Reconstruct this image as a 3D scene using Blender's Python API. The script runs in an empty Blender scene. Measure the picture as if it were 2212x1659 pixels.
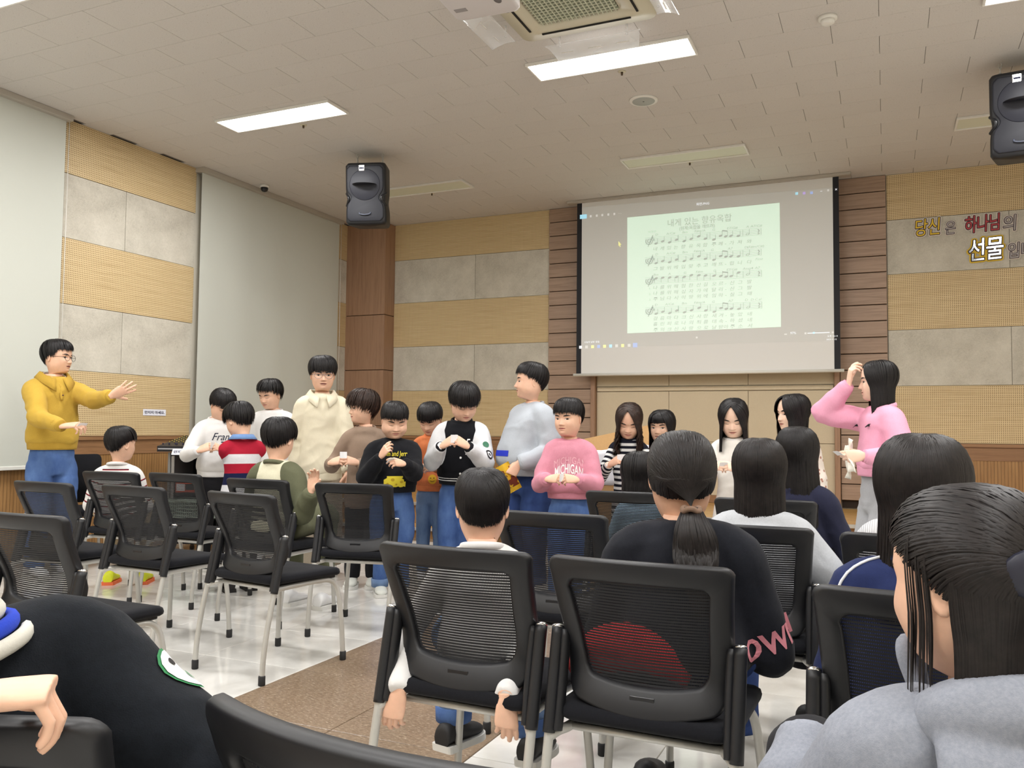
import bpy, bmesh, math, random
import numpy as np
from mathutils import Vector, Matrix
from mathutils.bvhtree import BVHTree

S = bpy.context.scene
C = S.collection
PI = math.pi
random.seed(7)
RNG = np.random.RandomState(7)

# ------------------------------------------------------------------ camera, world, exposure
CAM_H = 1.16
F_PX, YAW, PITCH, ROLL = 1822.0, -0.41796, 0.05177, 0.00989
_f = np.array([math.sin(YAW) * math.cos(PITCH), math.cos(YAW) * math.cos(PITCH), math.sin(PITCH)])
_r = np.array([math.cos(YAW), -math.sin(YAW), 0.0])
_u = np.cross(_r, _f)
CR = _r * math.cos(ROLL) + _u * math.sin(ROLL)
CU = -_r * math.sin(ROLL) + _u * math.cos(ROLL)
CF = _f
cam = bpy.data.cameras.new('camera')
cam.sensor_width = 36.0
cam.lens = F_PX / 2212.0 * 36.0
cam.clip_start = 0.02
cam_ob = bpy.data.objects.new('camera', cam)
C.objects.link(cam_ob)
cam_ob.matrix_world = Matrix(((CR[0], CU[0], -CF[0], 0), (CR[1], CU[1], -CF[1], 0), (CR[2], CU[2], -CF[2], CAM_H), (0, 0, 0, 1)))
S.camera = cam_ob
w = bpy.data.worlds.new('world'); S.world = w; w.use_nodes = True
w.node_tree.nodes['Background'].inputs[0].default_value = (0.8, 0.85, 0.9, 1)
w.node_tree.nodes['Background'].inputs[1].default_value = 0.3
S.view_settings.view_transform = 'Standard'
S.view_settings.look = 'None'
S.view_settings.gamma = 1.0
S.view_settings.exposure = 0.0
LAMP_W = 47.0          # each lit ceiling panel


def at(px, py, axis, val):
    """world point where the sight line through photo pixel (px, py) meets x|y|z = val"""
    d = CF + CR * ((px - 1106.0) / F_PX) - CU * ((py - 829.5) / F_PX)
    o = np.array([0, 0, CAM_H])
    k = 'xyz'.index(axis)
    return o + d * ((val - o[k]) / d[k])


# ------------------------------------------------------------------ object helpers
def tag(o, label=None, cat=None, group=None, kind=None):
    if label: o['label'] = label
    if cat: o['category'] = cat
    if group: o['group'] = group
    if kind: o['kind'] = kind
    return o


def mesh_of(name, V, F, smooth=True, mats=None):
    me = bpy.data.meshes.new(name)
    V = np.asarray(V, dtype=np.float32).reshape(-1, 3)
    if isinstance(F, np.ndarray): tot = np.full(len(F), F.shape[1], np.int32); flat = F.reshape(-1).astype(np.int32)
    else: tot = np.fromiter((len(f) for f in F), np.int32, len(F)); flat = np.fromiter((i for f in F for i in f), np.int32, int(tot.sum()))
    me.vertices.add(len(V)); me.vertices.foreach_set('co', V.reshape(-1))
    me.loops.add(len(flat)); me.loops.foreach_set('vertex_index', flat)
    me.polygons.add(len(tot)); me.polygons.foreach_set('loop_start', np.concatenate([[0], np.cumsum(tot)[:-1]]).astype(np.int32) if len(tot) else np.zeros(0, np.int32)); me.polygons.foreach_set('loop_total', tot)
    me.update(calc_edges=True); me.validate()
    me.polygons.foreach_set('use_smooth', np.full(len(me.polygons), bool(smooth)))
    me.update()
    return me


def mk(name, V, F, mat, parent=None, smooth=False, loc=None, kind=None):
    me = V if isinstance(V, bpy.types.Mesh) else mesh_of(name, V, F, smooth)
    if mat is not None:
        me.materials.clear(); me.materials.append(mat)
    o = bpy.data.objects.new(name, me)
    C.objects.link(o)
    if parent: o.parent = parent
    if loc is not None: o.location = loc
    if kind: o['kind'] = kind
    return o


def empty(name, loc=(0, 0, 0), rz=0.0, label=None, cat=None, group=None):
    o = bpy.data.objects.new(name, None)
    C.objects.link(o); o.location = [float(c) for c in loc]; o.rotation_euler = (0, 0, rz); o.empty_display_size = 0.1
    return tag(o, label, cat, group)


def inst(src, parent=None, loc=None, rz=None):
    o = src.copy(); C.objects.link(o)
    o.parent = parent
    if loc is not None: o.location = loc
    if rz is not None: o.rotation_euler = (0, 0, rz)
    return o


class MB:
    def __init__(s): s.V = []; s.F = []; s.n = 0
    def add(s, V, F):
        V = np.asarray(V, float).reshape(-1, 3)
        s.V.append(V); s.F += [tuple(i + s.n for i in f) for f in F]; s.n += len(V); return s
    def box(s, c, d, bev=0.0, M=None):
        c = np.asarray(c, float); h = np.asarray(d, float) / 2
        if bev <= 0:
            V = [(x, y, z) for x in (-h[0], h[0]) for y in (-h[1], h[1]) for z in (-h[2], h[2])]
            F = [(0, 1, 3, 2), (4, 6, 7, 5), (0, 4, 5, 1), (2, 3, 7, 6), (0, 2, 6, 4), (1, 5, 7, 3)]
        else:
            b = min(bev, min(h) * .95); V = []; F = []
            idx = {}
            for i, sx in enumerate((-1, 1)):
                for j, sy in enumerate((-1, 1)):
                    for k, sz in enumerate((-1, 1)):
                        base = (sx * h[0], sy * h[1], sz * h[2])
                        for ax in range(3):
                            p = [sg * (hh - b) for sg, hh in zip((sx, sy, sz), h)]
                            p[ax] = base[ax]
                            idx[(i, j, k, ax)] = len(V); V.append(p)
            g = lambda i, j, k, a: idx[(i, j, k, a)]
            F += [(g(i, 0, 0, 0), g(i, 1, 0, 0), g(i, 1, 1, 0), g(i, 0, 1, 0)) if i else (g(i, 0, 0, 0), g(i, 0, 1, 0), g(i, 1, 1, 0), g(i, 1, 0, 0)) for i in (0, 1)]
            F += [(g(0, j, 0, 1), g(0, j, 1, 1), g(1, j, 1, 1), g(1, j, 0, 1)) if j else (g(0, j, 0, 1), g(1, j, 0, 1), g(1, j, 1, 1), g(0, j, 1, 1)) for j in (0, 1)]
            F += [(g(0, 0, k, 2), g(1, 0, k, 2), g(1, 1, k, 2), g(0, 1, k, 2)) if k else (g(0, 0, k, 2), g(0, 1, k, 2), g(1, 1, k, 2), g(1, 0, k, 2)) for k in (0, 1)]
            for a in (0, 1):
                for b_ in (0, 1):
                    F.append((g(a, b_, 0, 0), g(a, b_, 1, 0), g(a, b_, 1, 1), g(a, b_, 0, 1)))
                    F.append((g(a, 0, b_, 0), g(a, 1, b_, 0), g(a, 1, b_, 2), g(a, 0, b_, 2)))
                    F.append((g(0, a, b_, 1), g(1, a, b_, 1), g(1, a, b_, 2), g(0, a, b_, 2)))
            for i in (0, 1):
                for j in (0, 1):
                    for k in (0, 1): F.append((g(i, j, k, 0), g(i, j, k, 1), g(i, j, k, 2)))
        V = np.array(V, float)
        if M is not None: V = V @ np.asarray(M, float).T
        return s.add(V + c, F)
    def tube(s, pts, rad, n=10, cap=True, sm=0):
        V, F = tube(pts, rad, n, cap, sm); return s.add(V, F)
    def verts(s): return np.vstack(s.V)
    def fix(s):
        pass
    def build(s, name, mat, parent=None, smooth=False, loc=None, kind=None):
        o = mk(name, s.verts(), s.F, mat, parent, smooth, loc, kind)
        bm = bmesh.new(); bm.from_mesh(o.data); bmesh.ops.recalc_face_normals(bm, faces=bm.faces); bm.to_mesh(o.data); bm.free()
        return o


def crom(P, n):
    """Catmull-Rom through rows of P, n samples"""
    P = np.asarray(P, float); m = len(P)
    if m < 3:
        t = np.linspace(0, 1, n)[:, None]; return P[0] * (1 - t) + P[-1] * t
    t = np.linspace(0, m - 1, n); i = np.clip(t.astype(int), 0, m - 2); u = (t - i)[:, None]
    p0 = P[np.clip(i - 1, 0, m - 1)]; p1 = P[i]; p2 = P[i + 1]; p3 = P[np.clip(i + 2, 0, m - 1)]
    return .5 * (2 * p1 + (p2 - p0) * u + (2 * p0 - 5 * p1 + 4 * p2 - p3) * u ** 2 + (3 * p1 - p0 - 3 * p2 + p3) * u ** 3)


def loft(rings, cap=True, closed=True):
    rings = np.asarray(rings, float); m, n = rings.shape[:2]
    V = rings.reshape(-1, 3).tolist(); F = []
    for i in range(m - 1):
        for j in range(n if closed else n - 1):
            a = i * n + j; b = i * n + (j + 1) % n
            F.append((a, b, b + n, a + n))
    if cap and closed:
        c0 = len(V); V.append(rings[0].mean(0)); c1 = len(V); V.append(rings[-1].mean(0))
        for j in range(n):
            F.append((c0, (j + 1) % n, j)); F.append((c1, (m - 1) * n + j, (m - 1) * n + (j + 1) % n))
    return np.array(V), F


def frames(P, ref=None):
    P = np.asarray(P, float)
    T = np.gradient(P, axis=0); T /= np.linalg.norm(T, axis=1)[:, None] + 1e-12
    if ref is None:
        ref = np.array([0, 0, 1.]) if abs(T[0][2]) < .8 else np.array([1., 0, 0])
    ref = np.asarray(ref, float)
    A = []; a = ref - T[0] * (ref @ T[0]); a /= np.linalg.norm(a) + 1e-12
    for t in T:
        a = a - t * (a @ t); a /= np.linalg.norm(a) + 1e-12; A.append(a.copy())
    A = np.array(A); B = np.cross(T, A)
    return T, A, B


def tube(pts, rad, n=10, cap=True, sm=0, ref=None):
    """rad: scalar | list | list of (a,b); a is the half size along ref, b across it"""
    P = np.asarray(pts, float)
    R = np.asarray(rad, float)
    if R.ndim == 0: R = np.full((len(P), 2), float(R))
    elif R.ndim == 1: R = np.stack([R, R], 1)
    if sm:
        P = crom(P, sm); R = crom(R, sm)
    T, A, B = frames(P, ref)
    th = np.linspace(0, 2 * PI, n, endpoint=False)
    rings = P[:, None] + A[:, None] * (R[:, 0, None] * np.cos(th))[..., None] + B[:, None] * (R[:, 1, None] * np.sin(th))[..., None]
    return loft(rings, cap)


def rrect(w, h, r, n=6):
    """rounded rectangle outline (x, z), centred"""
    out = []
    for cx, cz, a0 in ((w / 2 - r, h / 2 - r, 0), (-w / 2 + r, h / 2 - r, 90), (-w / 2 + r, -h / 2 + r, 180), (w / 2 - r, -h / 2 + r, 270)):
        for k in range(n + 1):
            a = math.radians(a0 + 90 * k / n); out.append((cx + r * math.cos(a), cz + r * math.sin(a)))
    return np.array(out)


# vectorised value noise in [-1,1]
_LAT = RNG.rand(64, 64, 64) * 2 - 1
def vnoise(P, sc=1.0, off=0.0):
    Q = np.asarray(P, float) * sc + off + 1000.0
    i = np.floor(Q).astype(int); f = Q - i; f = f * f * (3 - 2 * f); i &= 63; j = (i + 1) & 63
    def g(a, b, c): return _LAT[a, b, c]
    x0, y0, z0 = i.T; x1, y1, z1 = j.T; fx, fy, fz = f.T
    c00 = g(x0, y0, z0) * (1 - fx) + g(x1, y0, z0) * fx; c10 = g(x0, y1, z0) * (1 - fx) + g(x1, y1, z0) * fx
    c01 = g(x0, y0, z1) * (1 - fx) + g(x1, y0, z1) * fx; c11 = g(x0, y1, z1) * (1 - fx) + g(x1, y1, z1) * fx
    return (c00 * (1 - fy) + c10 * fy) * (1 - fz) + (c01 * (1 - fy) + c11 * fy) * fz


# ------------------------------------------------------------------ materials (all procedural)
def lin(c):
    """sRGB 0-255 -> linear"""
    return tuple(((v / 255) / 12.92 if v / 255 <= .04045 else ((v / 255 + .055) / 1.055) ** 2.4) for v in c)


class NT:
    def __init__(s, name):
        s.m = bpy.data.materials.new(name); s.m.use_nodes = True; s.t = s.m.node_tree
        s.b = s.t.nodes['Principled BSDF']; s.out = s.t.nodes['Material Output']
    def n(s, typ, **kw):
        nd = s.t.nodes.new(typ)
        for k, v in kw.items():
            if k.startswith('i_'): nd.inputs[k[2:].replace('_', ' ')].default_value = v
            else: setattr(nd, k, v)
        return nd
    def l(s, a, b): s.t.links.new(a, b)
    def coord(s, what='Object', scale=(1, 1, 1), loc=(0, 0, 0), rot=(0, 0, 0)):
        tc = s.n('ShaderNodeTexCoord'); mp = s.n('ShaderNodeMapping')
        mp.inputs['Scale'].default_value = scale; mp.inputs['Location'].default_value = loc; mp.inputs['Rotation'].default_value = rot
        s.l(tc.outputs[what], mp.inputs[0]); return mp.outputs[0]
    def ramp(s, fac, stops):
        r = s.n('ShaderNodeValToRGB'); e = r.color_ramp.elements
        while len(e) < len(stops): e.new(0.5)
        for el, (p, c) in zip(e, stops): el.position = p; el.color = (*c[:3], 1)
        s.l(fac, r.inputs[0]); return r.outputs[0]
    def math(s, op, a, b=None, c=None, clamp=False):
        nd = s.n('ShaderNodeMath', operation=op, use_clamp=clamp)
        for k, v in enumerate((a, b, c)):
            if v is None: continue
            if hasattr(v, 'is_output') or not isinstance(v, (int, float)): s.l(v, nd.inputs[k])
            else: nd.inputs[k].default_value = v
        return nd.outputs[0]
    def mix(s, fac, a, b, mode='MIX'):
        nd = s.n('ShaderNodeMix', data_type='RGBA', blend_type=mode)
        for k, v in ((0, fac), (6, a), (7, b)):
            if isinstance(v, (int, float)): nd.inputs[k].default_value = v
            elif isinstance(v, tuple): nd.inputs[k].default_value = (*v[:3], 1)
            else: s.l(v, nd.inputs[k])
        return nd.outputs[2]
    def col(s, v):
        if isinstance(v, tuple): s.b.inputs['Base Color'].default_value = (*v[:3], 1)
        else: s.l(v, s.b.inputs['Base Color'])
        return s
    def rough(s, v):
        if isinstance(v, (int, float)): s.b.inputs['Roughness'].default_value = v
        else: s.l(v, s.b.inputs['Roughness'])
        return s
    def bump(s, h, st=.3, dist=.01):
        nd = s.n('ShaderNodeBump'); nd.inputs['Strength'].default_value = st; nd.inputs['Distance'].default_value = dist
        s.l(h, nd.inputs['Height']); s.l(nd.outputs[0], s.b.inputs['Normal']); return s
    def sepxyz(s, v):
        nd = s.n('ShaderNodeSeparateXYZ'); s.l(v, nd.inputs[0]); return nd.outputs
    def noise(s, vec, sc, det=4, rough=.55, dist=0):
        nd = s.n('ShaderNodeTexNoise'); nd.inputs['Scale'].default_value = sc; nd.inputs['Detail'].default_value = det
        nd.inputs['Roughness'].default_value = rough; nd.inputs['Distortion'].default_value = dist
        s.l(vec, nd.inputs['Vector']); return nd.outputs[0]


MATS = {}
def plain(name, rgb, rough=.6, metal=0.0, spec=.5, emit=0.0, coat=0.0, lin_in=False):
    if name in MATS: return MATS[name]
    t = NT(name); c = rgb if lin_in else lin(rgb)
    t.col(c).rough(rough); t.b.inputs['Metallic'].default_value = metal
    t.b.inputs['Specular IOR Level'].default_value = spec
    if emit:
        t.b.inputs['Emission Color'].default_value = (*c, 1); t.b.inputs['Emission Strength'].default_value = emit
    if coat: t.b.inputs['Coat Weight'].default_value = coat
    MATS[name] = t.m; return t.m


def cloth(name, rgb, var=.12, sc=60, bump=.25, rough=.92, weave=0, rgb2=None, mott=4.0):
    """woven / knitted fabric with mottling and fine relief"""
    if name in MATS: return MATS[name]
    t = NT(name); v = t.coord()
    c = np.array(lin(rgb)); c2 = np.array(lin(rgb2)) if rgb2 else None
    n1 = t.noise(v, sc, 5, .7); n2 = t.noise(v, mott, 3, .6)
    lo = tuple(np.clip(c * (1 - var), 0, 1)); hi = tuple(np.clip(c * (1 + var), 0, 1))
    if c2 is not None: lo, hi = tuple(c2), tuple(c)
    a = t.ramp(n1, [(.3, lo), (.7, hi)])
    b = t.mix(t.math('MULTIPLY', n2, .35), a, tuple(np.clip(c * (1 - 1.3 * var), 0, 1)))
    t.col(b).rough(rough)
    n3 = t.noise(v, sc * 6, 2, .5)
    n4 = t.noise(v, 4.5, 2, .45, .9)
    t.bump(t.math('ADD', n4, t.math('MULTIPLY', t.math('ADD', n1, n3), .035)), min(.6, bump * 1.5), .03)
    t.b.inputs['Sheen Weight'].default_value = .04
    t.b.inputs['Specular IOR Level'].default_value = .2
    MATS[name] = t.m; return t.m


def wood(name, c1, c2, axis='X', sc=1.0, rough=.45, bump=.08, grain=(0.6, 14, 14)):
    if name in MATS: return MATS[name]
    t = NT(name)
    g = {'X': (grain[0], grain[1], grain[2]), 'Y': (grain[1], grain[0], grain[2]), 'Z': (grain[1], grain[2], grain[0])}[axis]
    oi = t.n('ShaderNodeObjectInfo')
    tc = t.n('ShaderNodeTexCoord'); mp = t.n('ShaderNodeMapping'); mp.inputs['Scale'].default_value = tuple(x * sc for x in g)
    t.l(tc.outputs['Object'], mp.inputs[0])
    cx = t.n('ShaderNodeCombineXYZ'); rr = t.math('MULTIPLY', oi.outputs['Random'], 37.0)
    for k in range(3): t.l(rr, cx.inputs[k])
    t.l(cx.outputs[0], mp.inputs['Location'])
    v = mp.outputs[0]
    n1 = t.noise(v, 2.2, 6, .6, 1.2); n2 = t.noise(v, 9, 4, .6)
    m = t.math('ADD', t.math('MULTIPLY', n1, .7), t.math('MULTIPLY', n2, .3))
    col = t.ramp(m, [(.32, lin(c2)), (.52, lin(c1)), (.72, tuple(min(1, x * 1.12) for x in lin(c1)))])
    col = t.mix(t.math('MULTIPLY', oi.outputs['Random'], .25), col, lin(c2))
    t.col(col).rough(rough); t.bump(m, bump, .004)
    MATS[name] = t.m; return t.m


def mat_perf():
    t = NT('perforated_board'); v = t.coord()
    x, y, z = t.sepxyz(v)
    def cell(c):
        f = t.math('FRACT', t.math('DIVIDE', c, .018)); return t.math('SUBTRACT', f, .5)
    cx, cz = cell(x), cell(z)
    d = t.math('SQRT', t.math('ADD', t.math('MULTIPLY', cx, cx), t.math('MULTIPLY', cz, cz)))
    hole = t.math('LESS_THAN', d, .235)
    vg = t.coord('Object', (.7, 1, 38)); g = t.noise(vg, 3.0, 5, .65, .3)
    base = t.ramp(g, [(.3, lin((194, 168, 124))), (.5, lin((213, 190, 146))), (.72, lin((225, 204, 162)))])
    col = t.mix(hole, base, lin((112, 82, 46)))
    t.col(col).rough(.55)
    t.bump(t.math('SUBTRACT', 1.0, hole), .5, .004)
    return t.m


def mat_woodwool():
    t = NT('mineral_board'); v = t.coord('Generated', (1, 1, 1)); vo = t.coord()
    oi = t.n('ShaderNodeObjectInfo')
    n1 = t.noise(vo, 3.2, 4, .6); n2 = t.noise(vo, 70, 6, .75, 2.0); n3 = t.noise(vo, 22, 5, .7, 3.5)
    m = t.math('ADD', t.math('ADD', t.math('MULTIPLY', n1, .45), t.math('MULTIPLY', n2, .25)), t.math('MULTIPLY', n3, .3))
    col = t.ramp(m, [(.36, lin((170, 165, 152))), (.5, lin((198, 193, 180))), (.66, lin((216, 211, 198)))])
    t.col(col).rough(.9); t.bump(t.math('ADD', n2, n3), .35, .004)
    return t.m


def mat_ceiling():
    t = NT('ceiling_tile'); v = t.coord('Object'); oi = t.n('ShaderNodeObjectInfo')
    add = t.n('ShaderNodeVectorMath', operation='ADD'); cx = t.n('ShaderNodeCombineXYZ')
    r = t.math('MULTIPLY', oi.outputs['Random'], 50.0)
    t.l(r, cx.inputs[0]); t.l(r, cx.inputs[1]); t.l(v, add.inputs[0]); t.l(cx.outputs[0], add.inputs[1])
    v2 = add.outputs[0]
    mp = t.n('ShaderNodeMapping'); mp.inputs['Scale'].default_value = (62, 105, 1); t.l(v2, mp.inputs[0])
    n1 = t.noise(mp.outputs[0], 1.0, 3, .6, .8)
    n2 = t.noise(v2, 160, 3, .6)
    fis = t.math('LESS_THAN', n1, .325)
    base = t.ramp(n2, [(.35, lin((200, 195, 190))), (.65, lin((210, 206, 201)))])
    base = t.mix(t.math('MULTIPLY', oi.outputs['Random'], .12), base, lin((190, 185, 180)))
    t.col(t.mix(t.math('MULTIPLY', fis, .55), base, lin((140, 133, 126)))).rough(.95)
    t.bump(t.math('ADD', t.math('MULTIPLY', n2, .4), t.math('MULTIPLY', n1, .8)), .25, .003)
    return t.m


def mat_floor_white():
    t = NT('glazed_floor_tile'); v = t.coord(); oi = t.n('ShaderNodeObjectInfo')
    n = t.noise(v, 2.6, 5, .6, 1.0)
    c = t.ramp(n, [(.35, lin((205, 203, 198))), (.65, lin((224, 223, 219)))])
    t.col(t.mix(t.math('MULTIPLY', oi.outputs['Random'], .15), c, lin((196, 193, 186))))
    t.rough(t.math('ADD', .05, t.math('MULTIPLY', n, .08))); t.b.inputs['Specular IOR Level'].default_value = .6
    t.bump(t.noise(v, 5, 2), .02, .01)
    return t.m


def mat_floor_brown():
    t = NT('flecked_floor_tile'); oi = t.n('ShaderNodeObjectInfo')
    v = t.coord('Object', (60, 240, 1), rot=(0, 0, .35)); v2 = t.coord('Object', (150, 36, 1), rot=(0, 0, .2))
    n1 = t.noise(v, 1.0, 3, .65, .6); n3 = t.noise(t.coord(), 5, 3)
    n2 = t.noise(t.coord('Object', (44, 160, 1), rot=(0, 0, .12)), 1.0, 4, .7, .4)
    m = t.math('ADD', t.math('MULTIPLY', n1, .5), t.math('MULTIPLY', n2, .5))
    c = t.ramp(m, [(.36, lin((84, 68, 54))), (.46, lin((120, 102, 84))), (.56, lin((142, 124, 104))), (.64, lin((196, 184, 164)))])
    t.col(t.mix(t.math('MULTIPLY', n3, .25), c, lin((112, 90, 68)))).rough(.28)
    t.bump(m, .06, .003)
    return t.m


def mat_groove(name, axis, pitch=.03):
    """wainscot boards with fine vertical grooves"""
    t = NT(name); v = t.coord(); x, y, z = t.sepxyz(v)
    c = x if axis == 'X' else y
    f = t.math('ABSOLUTE', t.math('SUBTRACT', t.math('FRACT', t.math('DIVIDE', c, pitch)), .5))
    gr = t.math('GREATER_THAN', f, .44)
    g = t.noise(t.coord('Object', (30, 30, 2.2)), 1.2, 5, .6, .6)
    base = t.ramp(g, [(.3, lin((142, 104, 62))), (.7, lin((170, 130, 82)))])
    t.col(t.mix(gr, base, lin((104, 74, 44)))).rough(.45)
    t.bump(t.math('SUBTRACT', 1.0, gr), .6, .004)
    return t.m


M_PERF = mat_perf(); M_BOARD = mat_woodwool(); M_CEIL = mat_ceiling()
M_FW = mat_floor_white(); M_FB = mat_floor_brown()
M_WAIN_X = mat_groove('wainscot_front', 'X'); M_WAIN_Y = mat_groove('wainscot_side', 'Y')
M_RISER = mat_groove('stage_riser', 'X', .045)
M_BROWN = wood('walnut_plank', (166, 140, 120), (136, 112, 94), 'X')
M_BROWNV = wood('walnut_column', (160, 126, 100), (136, 104, 82), 'Z')
M_TRIM = wood('walnut_trim', (150, 112, 78), (120, 86, 58), 'X')
M_TRIMY = wood('walnut_trim_side', (150, 112, 78), (120, 86, 58), 'Y')
M_STAGE = wood('stage_floorboard', (206, 164, 100), (186, 140, 78), 'X', rough=.2)
M_BLACK = plain('black_plastic', (20, 21, 25), .48)
M_BLACK2 = plain('black_plastic_gloss', (22, 23, 27), .28)
M_STEEL = plain('silver_paint', (190, 189, 184), .34, .35)
M_CHROME = plain('chrome', (230, 230, 230), .12, 1.0)
M_RUBBER = plain('black_rubber', (34, 34, 35), .75)
M_SEAT = cloth('black_seat_fabric', (20, 21, 26), .3, 220, .1)
M_MESH = plain('black_mesh_thread', (24, 25, 29), .7)
M_WHITE = plain('white_plastic', (226, 224, 218), .4)
M_CREAM = plain('cream_plastic', (206, 200, 178), .4)
M_PAPER = plain('white_paper', (238, 238, 240), .8)
M_INK = plain('dark_ink', (28, 30, 60), .8)
# ------------------------------------------------------------------ the room shell
ZC = 3.877          # ceiling
XL, XR, YB, YF = -6.68, 2.6, -3.4, 9.70
STAGE_Z, STEP_Z = 0.335, 0.11


def slab(name, x0, x1, y0, y1, z0, z1, mat, kind='structure', parent=None, bev=0):
    cx, cy, cz = (x0 + x1) / 2, (y0 + y1) / 2, (z0 + z1) / 2
    return MB().box((cx, cy, cz), (x1 - x0, y1 - y0, z1 - z0), bev).build(name, mat, parent, False, None, None if parent else kind)


M_GROUT = plain('floor_grout', (212, 208, 198), .8)
M_PLASTER = plain('wall_backing', (206, 200, 186), .9)
M_CBACK = plain('ceiling_backing', (140, 133, 126), .95)
floor = slab('floor', XL - .1, XR + .1, YB - .1, YF + .1, -.12, -.006, M_GROUT)
floor['label'] = 'glossy white tiled floor with a brown flecked tile strip'
ceiling = slab('ceiling', XL - .1, XR + .1, YB - .1, YF + .1, ZC + .012, ZC + .1, M_CBACK)
wall_left = slab('wall_left', XL - .12, XL, YB, YF, 0, ZC, M_PLASTER)
wall_front = slab('wall_front', XL, XR, YF, YF + .12, 0, ZC, M_PLASTER)
wall_right = slab('wall_right', XR, XR + .12, YB, YF, 0, ZC, M_PLASTER)
wall_back = slab('wall_back', XL, XR, YB - .12, YB, 0, ZC, M_PLASTER)

# --- floor tiles 0.6 m; brown strip of two tiles along y
TX0, TY0, T = -2.555, 2.727, .6
def tile_mesh(name, sx, sy, th, mat, bev=.0015):
    b = MB().box((0, 0, 0), (sx, sy, th), bev); o = b.build(name, mat); me = o.data; bpy.data.objects.remove(o); return me
me_w = tile_mesh('floor_tile', T - .0035, T - .0035, .012, M_FW)
me_b = tile_mesh('floor_tile_brown', T - .004, T - .004, .012, M_FB)
cand = []
for i in range(-8, 10):
    for j in range(-12, 14):
        x = TX0 + (i + .5) * T; y = TY0 + (j + .5) * T
        if XL - .3 < x < XR + .3 and YB < y < 8.0:
            dz = x * CF[0] + y * CF[1] - CAM_H * CF[2]
            u = (x * CR[0] + y * CR[1]) / max(dz, .05)
            vis = dz > .6 and abs(u) < .75
            cand.append((not vis, x * x + y * y, x, y, i in (0, 1) or y > 7.3))
cand.sort()
for k, (nv, d, x, y, br) in enumerate(cand):
    if k < 290:
        o = bpy.data.objects.new('brown_floor_tile' if br else 'floor_tile', me_b if br else me_w); C.objects.link(o)
        o.parent = floor; o.location = (x, y, -.006)
rest = cand[290:]
for br, mt in ((False, M_FW), (True, M_FB)):
    b = MB()
    for nv, d, x, y, q in rest:
        if q == br: b.box((x, y, -.006), (T - .004, T - .004, .012))
    if b.n: b.build('floor_tiles_beyond', mt, floor, kind='stuff')

# --- ceiling tiles 0.6 x 0.3, half-bond
GX, GY = -2.714, 5.901
me_c = tile_mesh('ceiling_tile', .6 - .0028, .3 - .0028, .012, M_CEIL, .0012)
cand = []
for j in range(-32, 14):
    for i in range(-8, 11):
        x = GX + i * .6 + (.0 if j % 2 else .3); y = GY + (j + .5) * .3
        if XL - .2 < x < XR + .2 and YB - .1 < y < YF + .1:
            dz = x * CF[0] + y * CF[1] + (ZC - CAM_H) * CF[2]
            if dz > .3:
                u = (x * CR[0] + y * CR[1] + (ZC - CAM_H) * CR[2]) / dz; v = (x * CU[0] + y * CU[1] + (ZC - CAM_H) * CU[2]) / dz
                vis = abs(u) < .67 and v < .52
            else: vis = False
            cand.append((not vis, dz if vis else 99, x, y))
cand.sort(key=lambda c: (c[0], c[1]))
for k, (nv, d, x, y) in enumerate(cand[:300]):
    o = bpy.data.objects.new('ceiling_tile', me_c); C.objects.link(o); o.parent = ceiling; o.location = (x, y, ZC + .006)
b = MB()
for nv, d, x, y in cand[300:]: b.box((x, y, ZC + .006), (.5972, .2972, .012), .0012)
b.build('ceiling_tiles_beyond', M_CEIL, ceiling, kind='stuff')

# --- panelled walls: bands of perforated board and mineral board
BANDS = [(ZC, 3.392, 'p'), (3.392, 2.812, 's'), (2.812, 2.222, 'p'), (2.222, 1.634, 's'), (1.634, 1.045, 'p')]
def panel(name, wall, axis, a0, a1, z0, z1, mat, d0, d1):
    """a board on a wall; object x runs along the wall so the material pattern follows it"""
    w_, h_ = a1 - a0 - .004, z1 - z0 - .004
    b = MB().box((0, 0, 0), (w_, d1 - d0, h_), .002)
    o = b.build(name, mat, wall)
    if axis == 'y': o.rotation_euler = (0, 0, -PI / 2); o.location = (XL + (d0 + d1) / 2, (a0 + a1) / 2, (z0 + z1) / 2)
    else: o.location = ((a0 + a1) / 2, YF - (d0 + d1) / 2, (z0 + z1) / 2)
    return o
def bands(wall, axis, a0, a1, joints):
    for zt, zb, k in BANDS:
        if k == 'p': panel('perforated_board', wall, axis, a0, a1, zb, zt, M_PERF, 0, .022)
        else:
            js = [a0] + [j for j in joints if a0 < j < a1] + [a1]
            for p0, p1 in zip(js[:-1], js[1:]): panel('mineral_board', wall, axis, p0, p1, zb, zt, M_BOARD, 0, .018)
bands(wall_left, 'y', 5.08, 6.70, [5.815])
bands(wall_left, 'y', 9.17, 9.46, [])
bands(wall_left, 'y', YB + .05, 1.2, [-2.2, -1.1, 0.0])
bands(wall_front, 'x', -6.05, -3.80, [-4.835])
bands(wall_front, 'x', 0.025, XR - .01, [1.15, 2.3])
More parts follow.
